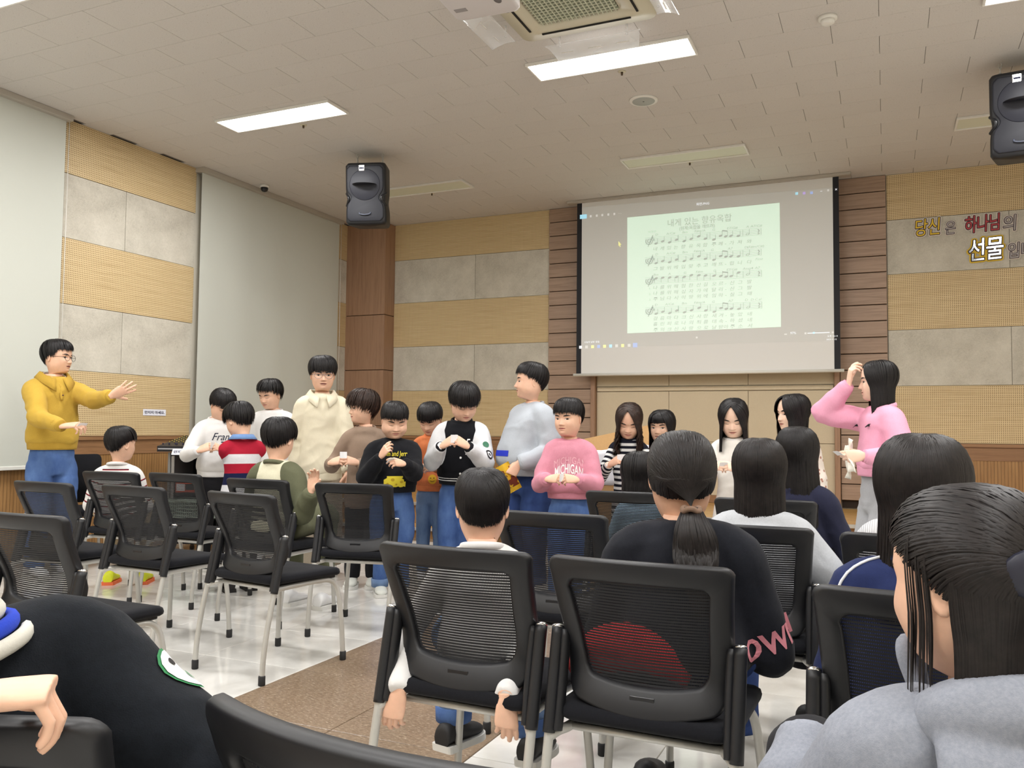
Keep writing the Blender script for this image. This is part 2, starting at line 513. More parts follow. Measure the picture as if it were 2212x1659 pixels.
# wainscot below the bands
def wains(name, wall, axis, a0, a1, z0, z1, mat, d):
    L = a1 - a0
    o = MB().box((0, 0, 0), ((L, d, z1 - z0) if axis == 'x' else (d, L, z1 - z0))).build(name, mat, wall)
    o.location = ((a0 + a1) / 2, YF - d / 2, (z0 + z1) / 2) if axis == 'x' else (XL + d / 2, (a0 + a1) / 2, (z0 + z1) / 2)
    return o
for wl, ax, a0, a1, mt, tm in ((wall_left, 'y', YB + .02, 9.46, M_WAIN_Y, M_TRIMY), (wall_front, 'x', -6.05, -3.80, M_WAIN_X, M_TRIM), (wall_front, 'x', .025, XR - .01, M_WAIN_X, M_TRIM)):
    wains('wainscot_panel', wl, ax, a0, a1, 0, .875, mt, .02)
    wains('dado_board', wl, ax, a0, a1, .875, 1.01, tm, .026)
    wains('dado_moulding', wl, ax, a0, a1, 1.01, 1.043, tm, .045)

# --- corner column clad in walnut, four courses
col = empty('trim_1', (0, 0, 0)); col['kind'] = 'structure'; col['label'] = 'walnut clad corner column'
for z0, z1 in ((0, .63), (.63, 1.168), (1.168, 1.906), (1.906, 2.64), (2.64, ZC)):
    MB().box((-6.365, 9.57, (z0 + z1) / 2), (.63, .26, z1 - z0 - .008), .003).build('cladding_panel', M_BROWNV, col)
MB().box((-6.37, 9.58, ZC / 2), (.60, .235, ZC)).build('column_core', plain('dark_gap', (40, 28, 20), .9), col)

# --- plank strips left and right of the projection screen, with thin posts
def planks(tr, x0, x1):
    t = empty(tr); t['kind'] = 'structure'
    z = ZC; ph = .1725
    MB().box(((x0 + x1) / 2, YF - .012, (ZC + .34) / 2), (x1 - x0 - .01, .02, ZC - .35)).build('plank_backing', plain('dark_gap', (40, 28, 20), .9), t)
    me = None
    while z > .5:
        if me is None:
            o = MB().box((0, 0, 0), (x1 - x0, .03, ph - .009), .003).build('wall_plank', M_BROWN, t); me = o
        else: o = inst(me, t)
        o.location = ((x0 + x1) / 2, YF - .04, z - ph / 2); z -= ph
    return t
tl = planks('trim_2', -3.80, -3.24); tl['label'] = 'stack of walnut planks left of the projection screen'
tr = planks('trim_3', -.445, .02); tr['label'] = 'stack of walnut planks right of the projection screen'
for nm, x in (('trim_4', -3.212), ('trim_5', -.478)):
    o = MB().box((0, 0, 0), (.055, .09, ZC - STAGE_Z), .003).build(nm, M_BROWNV, None); o.location = (x, YF - .045, (ZC + STAGE_Z) / 2); o['kind'] = 'structure'
# beige wall boards under the screen
M_BEIGE = cloth('beige_fabric_board', (204, 190, 164), .05, 120, .15)
for z0, z1 in ((.42, 1.02), (1.02, 1.60), (1.66, 2.3), (2.3, 3.0)):
    for x0, x1 in ((-3.183, -2.305), (-2.305, -1.41), (-1.41, -.507)):
        o = MB().box((0, 0, 0), (x1 - x0 - .005, .02, z1 - z0 - .005), .002).build('wall_board', M_BEIGE, wall_front); o.location = ((x0 + x1) / 2, YF - .011, (z0 + z1) / 2)
o = MB().box((0, 0, 0), (2.66, .03, .05), .004).build('chalk_ledge', M_BEIGE, wall_front); o.location = (-1.845, YF - .02, 1.63)
o = MB().box((0, 0, 0), (2.67, .03, .085), .003).build('skirting_board', M_TRIM, wall_front); o.location = (-1.845, YF - .016, .378)

# --- stage with a lower step
st = empty('trim_6'); st['kind'] = 'structure'; st['label'] = 'low wooden stage with one step across the front of the hall'
nb = 17
for k in range(nb):
    y0 = 8.06 + (YF - .002 - 8.06) / nb * k; y1 = 8.06 + (YF - .002 - 8.06) / nb * (k + 1)
    MB().box(((XL + .03 + XR) / 2, (y0 + y1) / 2, STAGE_Z - .01), (XR - XL - .06, y1 - y0 - .003, .02), .0015).build('stage_board', M_STAGE, st)
MB().box(((XL + XR) / 2, 8.89, (STAGE_Z - .02) / 2), (XR - XL - .04, 1.6, STAGE_Z - .021)).build('stage_riser', M_RISER, st)
for k in range(3):
    y0 = 7.70 + .12 * k
    MB().box(((XL + XR) / 2, y0 + .06, STEP_Z - .01), (XR - XL - .06, .117, .02), .0015).build('step_board', M_STAGE, st)
MB().box(((XL + XR) / 2, 7.89, (STEP_Z - .02) / 2), (XR - XL - .04, .34, STEP_Z - .021)).build('step_riser', M_RISER, st)
M_ALU = plain('aluminium_nosing', (196, 192, 184), .35, .6)
MB().box(((XL + XR) / 2, 8.055, STAGE_Z - .014), (XR - XL - .05, .03, .034), .004).build('stage_nosing', M_ALU, st)
MB().box(((XL + XR) / 2, 7.695, STEP_Z - .012), (XR - XL - .05, .03, .03), .004).build('step_nosing', M_ALU, st)

# ------------------------------------------------------------------ ceiling fittings
M_LAMP = plain('lamp_diffuser', (255, 252, 248), .5, emit=14.0)
M_OFF = plain('unlit_diffuser', (214, 216, 196), .5)
def ceiling_light(x, y, lit, label):
    t = empty('ceiling_light', (x, y, ZC), 0, label, 'ceiling light', 'recessed ceiling light panels')
    b = MB()
    for sx, sy, dx, dy in ((0, .145, 1.23, .018), (0, -.145, 1.23, .018), (.606, 0, .018, .272), (-.606, 0, .018, .272)):
        b.box((sx, sy, -.011), (dx, dy, .022), .003)
    b.build('frame', M_WHITE, t)
    MB().box((0, 0, -.007), (1.194, .272, .010), .002).build('diffuser', M_LAMP if lit else M_OFF, t)
    if lit:
        L = bpy.data.lights.new('lamp_light', 'AREA'); L.shape = 'RECTANGLE'; L.size = 1.18; L.size_y = .26; L.energy = LAMP_W; L.color = (1.0, .99, .98)
        lo = bpy.data.objects.new('lamp_light', L); C.objects.link(lo); lo.parent = t; lo.location = (0, 0, -.026)
    return t
for x, y, lit, lb in ((-4.836, 5.822, True, 'lit ceiling light panel nearest the left wall, above the standing man'),
                      (-1.824, 5.822, True, 'lit ceiling light panel beside the air conditioner'),
                      (1.2, 5.822, True, 'lit ceiling light panel at the right, near the right hanging speaker'),
                      (-4.836, 8.25, False, 'unlit ceiling light panel behind the left hanging speaker'),
                      (-1.812, 8.235, False, 'unlit ceiling light panel right above the projection screen'),
                      (1.2, 8.25, False, 'unlit ceiling light panel behind the right hanging speaker'),
                      (-4.836, 3.39, True, 'lit ceiling light panel at the top left corner of the picture'),
                      (-1.824, 3.0, True, 'lit ceiling light panel behind the air conditioner, out of view'),
                      (1.2, 3.39, True, 'lit ceiling light panel at the right over the seated girls, out of view'),
                      (-4.836, .97, True, 'lit ceiling light panel over the back rows at the left, out of view'),
                      (-1.824, .6, True, 'lit ceiling light panel over the back rows in the middle, out of view'),
                      (1.2, .97, True, 'lit ceiling light panel over the back rows at the right, out of view'),
                      (-4.836, -1.5, True, 'lit ceiling light panel at the far back left, out of view'),
                      (-1.824, -1.5, True, 'lit ceiling light panel at the far back middle, out of view'),
                      (1.2, -1.5, True, 'lit ceiling light panel at the far back right, out of view')):
    ceiling_light(x, y, lit, lb)

# air conditioner cassette
ac = empty('air_conditioner', (-1.80, 4.83, ZC), 0, 'cream ceiling cassette air conditioner with a square grille', 'air conditioner')
out = rrect(.95, .95, .07, 5); inn = rrect(.56, .52, .05, 5)
def ringplate(o_, i_, z0, z1, zi):
    n = len(o_); V = [(x, y, z0) for x, y in o_] + [(x * .985, y * .985, z1) for x, y in o_] + [(x, y, zi) for x, y in i_] + [(x, y, z0) for x, y in i_]
    F = []
    for a in range(3):
        for j in range(n): F.append((a * n + j, a * n + (j + 1) % n, (a + 1) * n + (j + 1) % n, (a + 1) * n + j))
    return V, F
V, F = ringplate(out, inn, 0, -.03, -.045); MB().add(V, F).build('fascia', M_CREAM, ac, True)
b = MB()
for k in range(1, 19): b.box((-.28 + .56 / 19 * k, 0, -.04), (.007, .5, .012))
for k in range(1, 15): b.box((0, -.26 + .52 / 15 * k, -.036), (.54, .010, .012))
b.build('grille', plain('grille_plastic', (196, 200, 178), .5), ac)
MB().box((0, 0, -.012), (.54, .5, .006)).build('filter', plain('filter_dark', (96, 96, 78), .9), ac)
for rz in (0, 90, 180, 270):
    a = math.radians(rz)
    Mz = np.array([[math.cos(a), -math.sin(a), 0], [math.sin(a), math.cos(a), 0], [0, 0, 1]])
    MB().box(Mz @ np.array([0, .372, -.0425]), (.62, .014, .006), 0, Mz).build('air_slot', plain('slot_black', (14, 13, 12), .8), ac)
t = NT('clear_acrylic'); t.col((.93, .95, .97)).rough(.08); t.b.inputs['Transmission Weight'].default_value = .0; t.b.inputs['Alpha'].default_value = .28
M_ACRYL = t.m
def deflector(x, y, rz, label):
    d = empty('wind_deflector', (x, y, ZC - .05), rz, label, 'deflector', 'clear air deflectors round the air conditioner')
    n = 8; V = []; F = []
    for i in range(n + 1):
        a = i / n; yy = .02 + .15 * a; zz = -.02 - .055 * a * a
        V += [(-.34 + .05 * a, yy, zz), (.34 - .05 * a, yy, zz), (-.34 + .05 * a, yy, zz - .003), (.34 - .05 * a, yy, zz - .003)]
    for i in range(n):
        p = 4 * i; F += [(p, p + 1, p + 5, p + 4), (p + 2, p + 6, p + 7, p + 3), (p, p + 4, p + 6, p + 2), (p + 1, p + 3, p + 7, p + 5)]
    F += [(0, 2, 3, 1), (4 * n, 4 * n + 1, 4 * n + 3, 4 * n + 2)]
    MB().add(V, F).build('plate', M_ACRYL, d, True)
    for sx in (-.24, .24): MB().tube([(sx, .05, .05), (sx, .05, -.03)], .007, 8).build('post', M_ACRYL, d, True)
    for sx in (-.2, 0, .2): MB().box((sx, .1, -.05), (.09, .006, .003)).build('slot', M_WHITE, d)
    return d
deflector(-1.80, 5.30, 0, 'clear acrylic air deflector between the air conditioner and the light panel')
deflector(-1.325, 4.83, -PI / 2, 'clear acrylic air deflector on the right of the air conditioner')
deflector(-2.275, 4.83, PI / 2, 'clear acrylic air deflector on the left of the air conditioner, by the projector')

# projector under the ceiling
pj = empty('projector', (-1.96, 3.93, 3.47), .05, 'white ceiling projector hanging in front of the air conditioner', 'projector')
rr = rrect(.38, .30, .045, 6)
rings = []
for s_, z in ((.90, -.055), (.97, -.052), (1.0, -.042), (1.0, .03), (.96, .05), (.88, .055)): rings.append([(x * s_, y * s_, z) for x, y in rr])
V, F = loft(rings); MB().add(V, F).build('case', plain('projector_white', (208, 204, 204), .45), pj, True)
V, F = tube([(.10, .145, -.005), (.10, .17, -.005)], [.036, .036], 20); MB().add(V, F).build('lens', M_BLACK2, pj, True)
V, F = tube([(.155, -.07, -.0555), (.155, -.07, -.058)], .02, 16); MB().add(V, F).build('foot', plain('grey_foot', (110, 106, 108), .6), pj, True)
V, F = tube([(.11, -.01, -.0555), (.11, -.01, -.0585)], [(.02, .034)] * 2, 16); MB().add(V, F).build('vent_patch', plain('grey_foot', (110, 106, 108), .6), pj, True)
MB().box((-.12, .03, -.0555), (.07, .035, .002)).build('rating_sticker', plain('grey_sticker', (150, 146, 146), .6), pj)
MB().tube([(0, 0, .05), (0, 0, ZC - 3.47)], .018, 12).build('mount_pole', M_WHITE, pj, True)

# flush speaker, smoke detector, sprinklers, dome camera
cs = empty('ceiling_speaker', (-1.806, 6.69, ZC), 0, 'round flush ceiling speaker with grey grille', 'speaker')
V, F = tube([(0, 0, 0), (0, 0, -.008), (0, 0, -.012)], [.118, .118, .108], 36); MB().add(V, F).build('rim', M_WHITE, cs, True)
V, F = tube([(0, 0, -.010), (0, 0, -.0135)], [.094, .092], 36); MB().add(V, F).build('grille', plain('grey_grille', (168, 172, 168), .6), cs, True)
V, F = tube([(0, 0, -.0135), (0, 0, -.015)], [.008, .006], 10); MB().add(V, F).build('centre_dot', plain('grey_dark', (90, 92, 90), .6), cs, True)
sd = empty('smoke_detector', (-.322, 5.78, ZC), 0, 'round white smoke detector on the ceiling', 'detector')
V, F = tube([(0, 0, 0), (0, 0, -.018), (0, 0, -.022)], [.06, .06, .05], 28); MB().add(V, F).build('base', M_WHITE, sd, True)
V, F = tube([(0, 0, -.02), (0, 0, -.04), (0, 0, -.05)], [.045, .043, .03], 28); MB().add(V, F).build('sensor_head', M_WHITE, sd, True)
for x, y, lb in ((-1.81, 6.08, 'small sprinkler head next to the light panel by the air conditioner'), (-4.79, 6.08, 'small sprinkler head next to the left light panel'),
                 (-1.80, 8.46, 'small sprinkler head next to the unlit panel above the screen'), (-4.80, 8.46, 'small sprinkler head right of the left hanging speaker'), (1.2, 8.46, 'small sprinkler head by the unlit panel at the right')):
    sp = empty('sprinkler', (x, y, ZC), 0, lb, 'sprinkler', 'ceiling sprinkler heads')
    V, F = tube([(0, 0, 0), (0, 0, -.006)], [.032, .026], 18); MB().add(V, F).build('escutcheon', M_CREAM, sp, True)
    V, F = tube([(0, 0, -.005), (0, 0, -.03)], [.010, .008], 10); MB().add(V, F).build('nozzle', plain('brass_dark', (90, 76, 60), .4, .8), sp, True)
dc = empty('dome_camera', (-6.41, 7.47, ZC), 0, 'small dome security camera on the ceiling above the blind', 'camera')
V, F = tube([(0, 0, 0), (0, 0, -.03)], [.05, .048], 24); MB().add(V, F).build('base', M_WHITE, dc, True)
V, F = tube([(0, 0, -.03), (0, 0, -.055), (0, 0, -.072), (0, 0, -.08)], [.042, .040, .028, .006], 24); MB().add(V, F).build('dome', M_BLACK2, dc, True)

# roller blinds on the left wall
M_BLIND = cloth('blind_fabric', (198, 201, 193), .02, 300, .08, .85)
def blind(y0, y1, zb, label):
    t = empty('roller_blind', (XL, (y0 + y1) / 2, 0), 0, label, 'blind', 'grey roller blinds')
    L = y1 - y0; n = 30; V = []; F = []
    for i in range(n + 1):
        yy = -L / 2 + L * i / n
        for k in range(9):
            z = zb + (ZC - .05 - zb) * k / 8
            wv = .006 * math.sin(i * .9 + k * .3) * (1 - k / 8)
            V.append((.085 + wv, yy, z))
    for i in range(n):
        for k in range(8): a = i * 9 + k; F.append((a, a + 9, a + 10, a + 1))
    MB().add(V, F).build('fabric', M_BLIND, t, True)
    MB().box((.085, 0, zb - .014), (.022, L, .032), .004).build('bottom_bar', plain('blind_bar', (222, 222, 216), .5), t)
    MB().box((.075, 0, ZC - .025), (.13, L + .06, .05), .004).build('headrail', plain('headrail_grey', (176, 170, 160), .5), t)
    MB().tube([(.10, L / 2 + .02, ZC - .05), (.10, L / 2 + .02, 1.25)], .003, 6).build('pull_chain', M_WHITE, t, True)
    return t
blind(1.3, 5.09, .80, 'grey roller blind behind the man in the yellow sweater')
blind(6.71, 9.17, .80, 'grey roller blind nearer the stage, behind the mixing desk')

# hanging loudspeakers
def loudspeaker(x, y, zb, rz, tilt, label):
    t = empty('loudspeaker', (x, y, zb), rz, label, 'speaker', 'black loudspeakers hung from the ceiling by chains')
    t.rotation_euler = (tilt, 0, rz)
    W, D, Hh = .42, .34, .60
    # body: waisted box, front faces -y
    rings = []
    for k in range(25):
        z = Hh * k / 24; a = k / 24
        wa = 1 - .07 * math.exp(-((a - .40) / .10) ** 2)
        e = 1.0 if .04 < a < .96 else .93
        o = rrect(W * wa * e, D * e, .05, 4)
        tp = 1 - .25 * 0
        rings.append([(px * (1 - .22 * max(0, py / D + .5)), py, z) for px, py in o])
    V, F = loft(rings); MB().add(V, F).build('cabinet', M_BLACK, t, True)
    # grille plate, hourglass outline
    ol = []
    for k in range(40):
        a = k / 39; z = .03 + (Hh - .06) * a
        wx = .185 - .045 * math.exp(-((a - .42) / .10) ** 2)
        if a < .06: wx -= .03 * (1 - a / .06)
        if a > .94: wx -= .03 * (1 - (1 - a) / .06)
        ol.append((wx, z))
    pts = [(x_, z_) for x_, z_ in ol] + [(-x_, z_) for x_, z_ in reversed(ol)]
    n = len(pts); yf = -D / 2 - .004
    V = [(a_, yf + .012, b_) for a_, b_ in pts] + [(a_ * .99, yf, b_) for a_, b_ in pts] + [(a_ * .93, yf - .004, (b_ - Hh / 2) * .97 + Hh / 2) for a_, b_ in pts]
    F = [(r * n + j, r * n + (j + 1) % n, (r + 1) * n + (j + 1) % n, (r + 1) * n + j) for r in (0, 1) for j in range(n)] + [tuple(range(2 * n, 3 * n))]
    MB().add(V, F).build('grille', plain('speaker_grille', (24, 26, 36), .55), t, True)
    V, F = tube([(0, yf - .003, .385), (0, yf - .007, .385)], [.155, .148], 40); MB().add(V, F).build('woofer_ring', plain('speaker_cone', (28, 30, 42), .5), t, True)
    V, F = tube([(0, yf - .0075, .385), (0, yf - .0075, .385 + 1e-5)], [.12, .12], 40); MB().add(V, F).build('woofer_cone', plain('speaker_grille', (24, 26, 36), .55), t, True)
    V, F = tube([(-.055, yf - .005, .115), (-.05, yf - .012, .10), (0, yf - .014, .092), (.05, yf - .012, .10), (.055, yf - .005, .115)], .006, 8, True, 20)
    MB().add(V, F).build('horn_lip', plain('horn_grey', (74, 80, 96), .35), t, True)
    MB().box((-.03, yf - .007, .545), (.058, .006, .058), .004).build('maker_badge', M_CHROME, t)
    MB().box((-.03, yf - .0105, .545), (.046, .002, .014)).build('badge_mark', M_INK, t)
    for sx in (-1, 1):
        b = MB(); V, F = tube([(sx * .200, -.12, .31), (sx * .172, -.165, .275), (sx * .164, -.172, .25), (sx * .172, -.165, .225), (sx * .200, -.12, .19)], .013, 8, True, 20)
        b.add(V, F).build('handle', M_BLACK2, t, True)
        # chain of links
        for i in range(3):
            pt = []
            for a in np.linspace(0, 2 * PI, 17):
                cx, cz = .011 * math.cos(a), .024 * math.sin(a)
                pt.append((sx * .13 + (cx if i % 2 == 0 else 0), .02 + (cx if i % 2 else 0), Hh + .03 + i * .038 + cz))
            V, F = tube(pt, .0035, 6); MB().add(V, F).build('chain_link', M_STEEL, t, True)
        V, F = tube([(sx * .13, .02, Hh - .01), (sx * .13, .02, Hh + .012)], .008, 8); MB().add(V, F).build('eye_bolt', M_STEEL, t, True)
    return t
loudspeaker(-4.70, 7.05, 3.155, .30, .10, 'black loudspeaker hanging in front of the corner column')
loudspeaker(.93, 7.05, 3.155, -.10, .10, 'black loudspeaker hanging at the right edge of the picture')
# ------------------------------------------------------------------ stacking chairs
def back_y(z):
    return float(np.interp(z, [.40, .44, .48, .53, .58, .63, .70, .77, .85], [.055, .072, .095, .110, .108, .090, .055, .022, -.004]))
def back_pt(x, z, off=0.0):
    return (x, back_y(z) + .045 * (x / .23) ** 2 * min(1, max(0, (z - .40) / .15)) + off, z)
def back_outline(inner):
    """closed loop (x,z): outer or inner edge of the back frame"""
    pts = []
    if not inner: zt, zb, wt, ww, wb, r = .842, .482, .232, .214, .196, .026
    else: zt, zb, wt, ww, wb, r = .785, .540, .176, .160, .150, .022
    def half(z):
        a = (z - zb) / (zt - zb)
        return ww + (wt - ww) * max(0, (a - .35) / .65) ** 1.2 + (wb - ww) * max(0, (.35 - a) / .35) ** 1.5
    n = 18
    sag = .030 if not inner else .016
    side = [zb + r + (zt - zb - 2 * r) * k / n for k in range(n + 1)]
    right = [(half(z), z) for z in side]
    ctr = [((half(zt) - r) + r * math.sin(a), zt - r + r * math.cos(a)) for a in np.linspace(PI / 2, 0, 6)[1:]]
    top = [(x, zt + .004 * (1 - (x / wt) ** 2)) for x in np.linspace(half(zt) - r, -(half(zt) - r), 12)[1:]]
    ctl = [(-(half(zt) - r) - r * math.sin(a), zt - r + r * math.cos(a)) for a in np.linspace(0, PI / 2, 6)[1:]]
    left = [(-half(z), z) for z in reversed(side)]
    cbl = [(-(half(zb) - r) - r * math.cos(a), zb + r - r * math.sin(a)) for a in np.linspace(0, PI / 2, 6)[1:]]
    bot = [(x, zb) for x in np.linspace(-(half(zb) - r), half(zb) - r, 14)[1:]]
    cbr = [((half(zb) - r) + r * math.sin(a), zb + r - r * math.cos(a)) for a in np.linspace(0, PI / 2, 6)[1:]]
    L = right + ctr + top + ctl + left[1:] + cbl + bot + cbr[:-1]
    L = [(x, z - sag * max(0, 1 - (x / wb) ** 2) * max(0, 1 - (z - zb) / .12) if z < zb + .12 else z) for x, z in L]
    return L
def chair_meshes():
    out = {}
    O, I = back_outline(False), back_outline(True)
    n = len(O); assert n == len(I)
    O = np.array(O); I = np.array(I)
    def lerp(a): return O * (1 - a) + I * a
    loops = [(0.0, -.004), (.05, -.015), (.14, -.0185), (.86, -.0175), (.96, -.014), (1.0, -.006), (1.0, .008), (.90, .014), (.10, .015), (0.0, .008)]
    rings = [[back_pt(x, z, o) for x, z in lerp(a)] for a, o in loops]
    rings = np.array(rings); m = len(rings)
    V = rings.reshape(-1, 3); F = []
    for i in range(m):
        for j in range(n):
            a = i * n + j; b = i * n + (j + 1) % n; c = ((i + 1) % m) * n + (j + 1) % n; d = ((i + 1) % m) * n + j
            F.append((a, d, c, b))
    out['back_frame'] = (V, F, M_BLACK, True)
    # mesh: horizontal bands with fine uprights
    def hw(z): return float(np.interp(z, [.520, .58, .66, .785], [.156, .164, .166, .180]))
    V = []; F = []
    z = .526; pitch = .0078
    while z < .788:
        w_ = hw(z); k = len(V)
        for s in range(11):
            x = -w_ + 2 * w_ * s / 10
            V.append(back_pt(x, z, -.002)); V.append(back_pt(x, z + pitch * .70, -.002))
        for s in range(10): F.append((k + 2 * s, k + 2 * s + 2, k + 2 * s + 3, k + 2 * s + 1))
        z += pitch
    for i in range(84):
        u = -1 + 2 * i / 83; k = len(V)
        for s in range(9):
            zz = .524 + .266 * s / 8; x = u * hw(zz)
            V.append(back_pt(x - .0007, zz, .0)); V.append(back_pt(x + .0007, zz, .0))
        for s in range(8): F.append((k + 2 * s, k + 2 * s + 1, k + 2 * s + 3, k + 2 * s + 2))
    out['mesh_panel'] = (V, F, M_MESH, False)
    # badge plate on the lower frame
    b = MB().box((0, back_y(.500) - .0185, .498), (.062, .004, .016), .001); out['maker_plate'] = (b.verts(), b.F, M_BLACK2, False)
    # seat cushion
    rr = rrect(.455, .45, .05, 6); rings = []
    for s_, z in ((.86, .421), (.95, .422), (.99, .429), (1.0, .439), (.985, .453), (.94, .461), (.80, .464)):
        rings.append([(x * s_, y * s_ + .285, z - .014 * max(0, (y / .23)) ** 3 * 1.0 + .006 * (x / .22) ** 2) for x, y in rr])
    V, F = loft(rings); out['seat'] = (V, F, M_SEAT, True)
    b = MB().box((0, .298, .413), (.39, .37, .018), .004); out['seat_pan'] = (b.verts(), b.F, M_BLACK, False)
    for s in (-1, 1):
        # rear leg: foot behind, leans forward going up
        V, F = tube([(s * .232, -.005, .03), (s * .232, .000, .12), (s * .232, .022, .26), (s * .232, .060, .42), (s * .232, .098, .58)], .0125, 12, True, 24); out['rear_leg', s] = (V, F, M_STEEL, True)
        V, F = tube([(s * .232, .053, .395), (s * .232, .066, .45), (s * .232, .092, .56), (s * .232, .112, .645)], [(.0175, .0165)] * 4, 14, True, 12, ref=(0, 1, 0))
        b = MB().add(V, F); V, F = tube([(s * .213, .062, .40), (s * .211, .074, .45), (s * .210, .098, .56), (s * .211, .116, .640)], [(.019, .012)] * 4, 10, True, 12, ref=(0, 1, 0)); b.add(V, F)
        out['leg_sleeve', s] = (b.verts(), b.F, M_BLACK, True)
        V, F = tube([(s * .232, .112, .644), (s * .232, .1135, .650), (s * .232, .114, .653)], [.0165, .015, .006], 14); out['chrome_cap', s] = (V, F, M_CHROME, True)
        # side rail bending down into the front leg
        V, F = tube([(s * .232, .050, .384), (s * .215, .074, .396), (s * .195, .112, .402), (s * .192, .25, .404), (s * .192, .38, .403), (s * .196, .44, .396), (s * .203, .475, .368), (s * .212, .49, .31), (s * .224, .50, .18), (s * .232, .505, .03)], .0125, 12, True, 48); out['front_leg', s] = (V, F, M_STEEL, True)
        for y_, nm in ((-.006, 'rear_foot'), (.506, 'front_foot')):
            V, F = tube([(s * .232, y_, 0), (s * .232, y_, .003), (s * .232, y_, .04), (s * .232, y_, .044)], [.014, .0158, .0158, .0135], 14); out[nm, s] = (V, F, M_RUBBER, True)
    V, F = tube([(-.195, .105, .402), (0, .105, .402), (.195, .105, .402)], .010, 8); out['cross_rail'] = (V, F, M_STEEL, True)
    res = []
    for k, (V, F, mt, sm) in out.items():
        nm = k if isinstance(k, str) else k[0]
        b = MB().add(V, F); o = b.build(nm, mt, None, sm); res.append((nm, o.data)); bpy.data.objects.remove(o)
    return res
CHAIR_PARTS = chair_meshes()
NAME = {'rear_leg': 'leg', 'front_leg': 'leg', 'rear_foot': 'foot_cap', 'front_foot': 'foot_cap'}
def chair(x, y, rz, label, group='black mesh-back stacking chairs'):
    """(x, y): floor point under the middle of the back's top edge; faces +y turned by rz"""
    t = empty('mesh_back_chair', (x, y, 0), rz, label, 'chair', group)
    for nm, me in CHAIR_PARTS:
        o = bpy.data.objects.new(NAME.get(nm, nm), me); C.objects.link(o); o.parent = t
        if nm == 'mesh_panel': o['kind'] = 'stuff'
    return t
def chair_px(a, b, label, dz=0.0, width=None):
    """from the photo pixels of the two top corners of the back"""
    A = at(*a, 'z', .838); B = at(*b, 'z', .838)
    m = (A + B) / 2; d = B - A
    return chair(m[0], m[1], math.atan2(d[1], d[0]), label)
chair(-4.19, 3.13, -.03, 'empty mesh-back chair furthest left in the second row, in front of the standing man')
chair(-2.80, 2.00, -.02, 'mesh-back chair cut off by the left edge, next to the black jacket')
chair_px((206, 1048), (340, 1056), 'empty mesh-back chair in the second row, behind the striped-shirt boy')
chair_px((168, 1019), (290, 1023), 'mesh-back chair the boy in the red and white striped shirt sits on')
chair_px((313, 1022), (421, 1027), 'empty mesh-back chair in front of the mixing desk')
chair(-2.79, 3.09, -.15, 'empty mesh-back chair standing by the edge of the brown floor strip')
chair_px((479, 1034), (612, 1040), 'mesh-back chair the boy in cream and olive green sits on')
chair_px((680, 1045), (835, 1049), 'empty mesh-back chair facing the boy in the black sweatshirt')
chair(-1.068, 1.975, -.03, 'mesh-back chair the boy in the white long-sleeved shirt sits on')
chair(-.556, 1.965, -.02, 'mesh-back chair in the centre foreground with a red bag on its seat')
chair(-1.17, 2.95, -.04, 'empty mesh-back chair behind the head of the boy in white')
chair(-1.19, 4.12, .05, 'mesh-back chair in front of the girl in the striped dress')
chair(-.52, 4.02, 0, 'mesh-back chair mostly hidden behind the grey-shirted girl')
chair(-.45, 2.885, .01, 'mesh-back chair the girl with the grey shirt sits on')
chair(.09, 2.85, 0, 'mesh-back chair the person in white ribbed knit sits on')
chair(.085, 1.845, .02, 'mesh-back chair just beyond the girl in the grey hoodie')
# ------------------------------------------------------------------ people: builders
TS = bpy.data.scenes.new('scratch')          # separate scratch scene: its dependency graph stays tiny
def scratch_eval(o):
    TS.collection.objects.link(o); vl = TS.view_layers[0]; vl.update(); return o.evaluated_get(vl.depsgraph)


def remesh(V, F, vox, it=4, fac=.5):
    """union of overlapping closed shapes as one smooth surface"""
    me = mesh_of('tmp', V, F, False); o = bpy.data.objects.new('tmp', me)
    m = o.modifiers.new('r', 'REMESH'); m.mode = 'VOXEL'; m.voxel_size = vox; m.adaptivity = 0
    if it:
        sm = o.modifiers.new('s', 'SMOOTH'); sm.factor = fac; sm.iterations = it
    e = scratch_eval(o); m2 = e.to_mesh()
    n = len(m2.vertices); v = np.empty(n * 3); m2.vertices.foreach_get('co', v); v = v.reshape(-1, 3)
    nn = np.empty(n * 3); m2.vertices.foreach_get('normal', nn); nn = nn.reshape(-1, 3)
    f = [tuple(p.vertices) for p in m2.polygons]
    e.to_mesh_clear(); bpy.data.objects.remove(o); bpy.data.meshes.remove(me)
    return v, f, nn


def join(*parts):
    b = MB()
    for V, F in parts: b.add(V, F)
    return b.verts(), b.F


def sm01(a, b, x):
    t = np.clip((x - a) / (b - a), 0, 1); return t * t * (3 - 2 * t)


def unit(v):
    v = np.asarray(v, float); return v / (np.linalg.norm(v) + 1e-12)


def skin_mat(name, rgb):
    if name in MATS: return MATS[name]
    t = NT(name); v = t.coord(); c = np.array(lin(rgb))
    n = t.noise(v, 30, 4, .6); n2 = t.noise(v, 6, 2)
    a = t.ramp(n, [(.3, tuple(c * .93)), (.7, tuple(np.clip(c * 1.05, 0, 1)))])
    a = t.mix(t.math('MULTIPLY', n2, .3), a, tuple(np.clip(c * np.array([1.0, .82, .74]), 0, 1)))
    t.col(a).rough(.5); t.b.inputs['Subsurface Weight'].default_value = .12; t.b.inputs['Subsurface Radius'].default_value = (.012, .005, .003)
    t.bump(t.noise(v, 400, 2), .04, .001)
    MATS[name] = t.m; return t.m


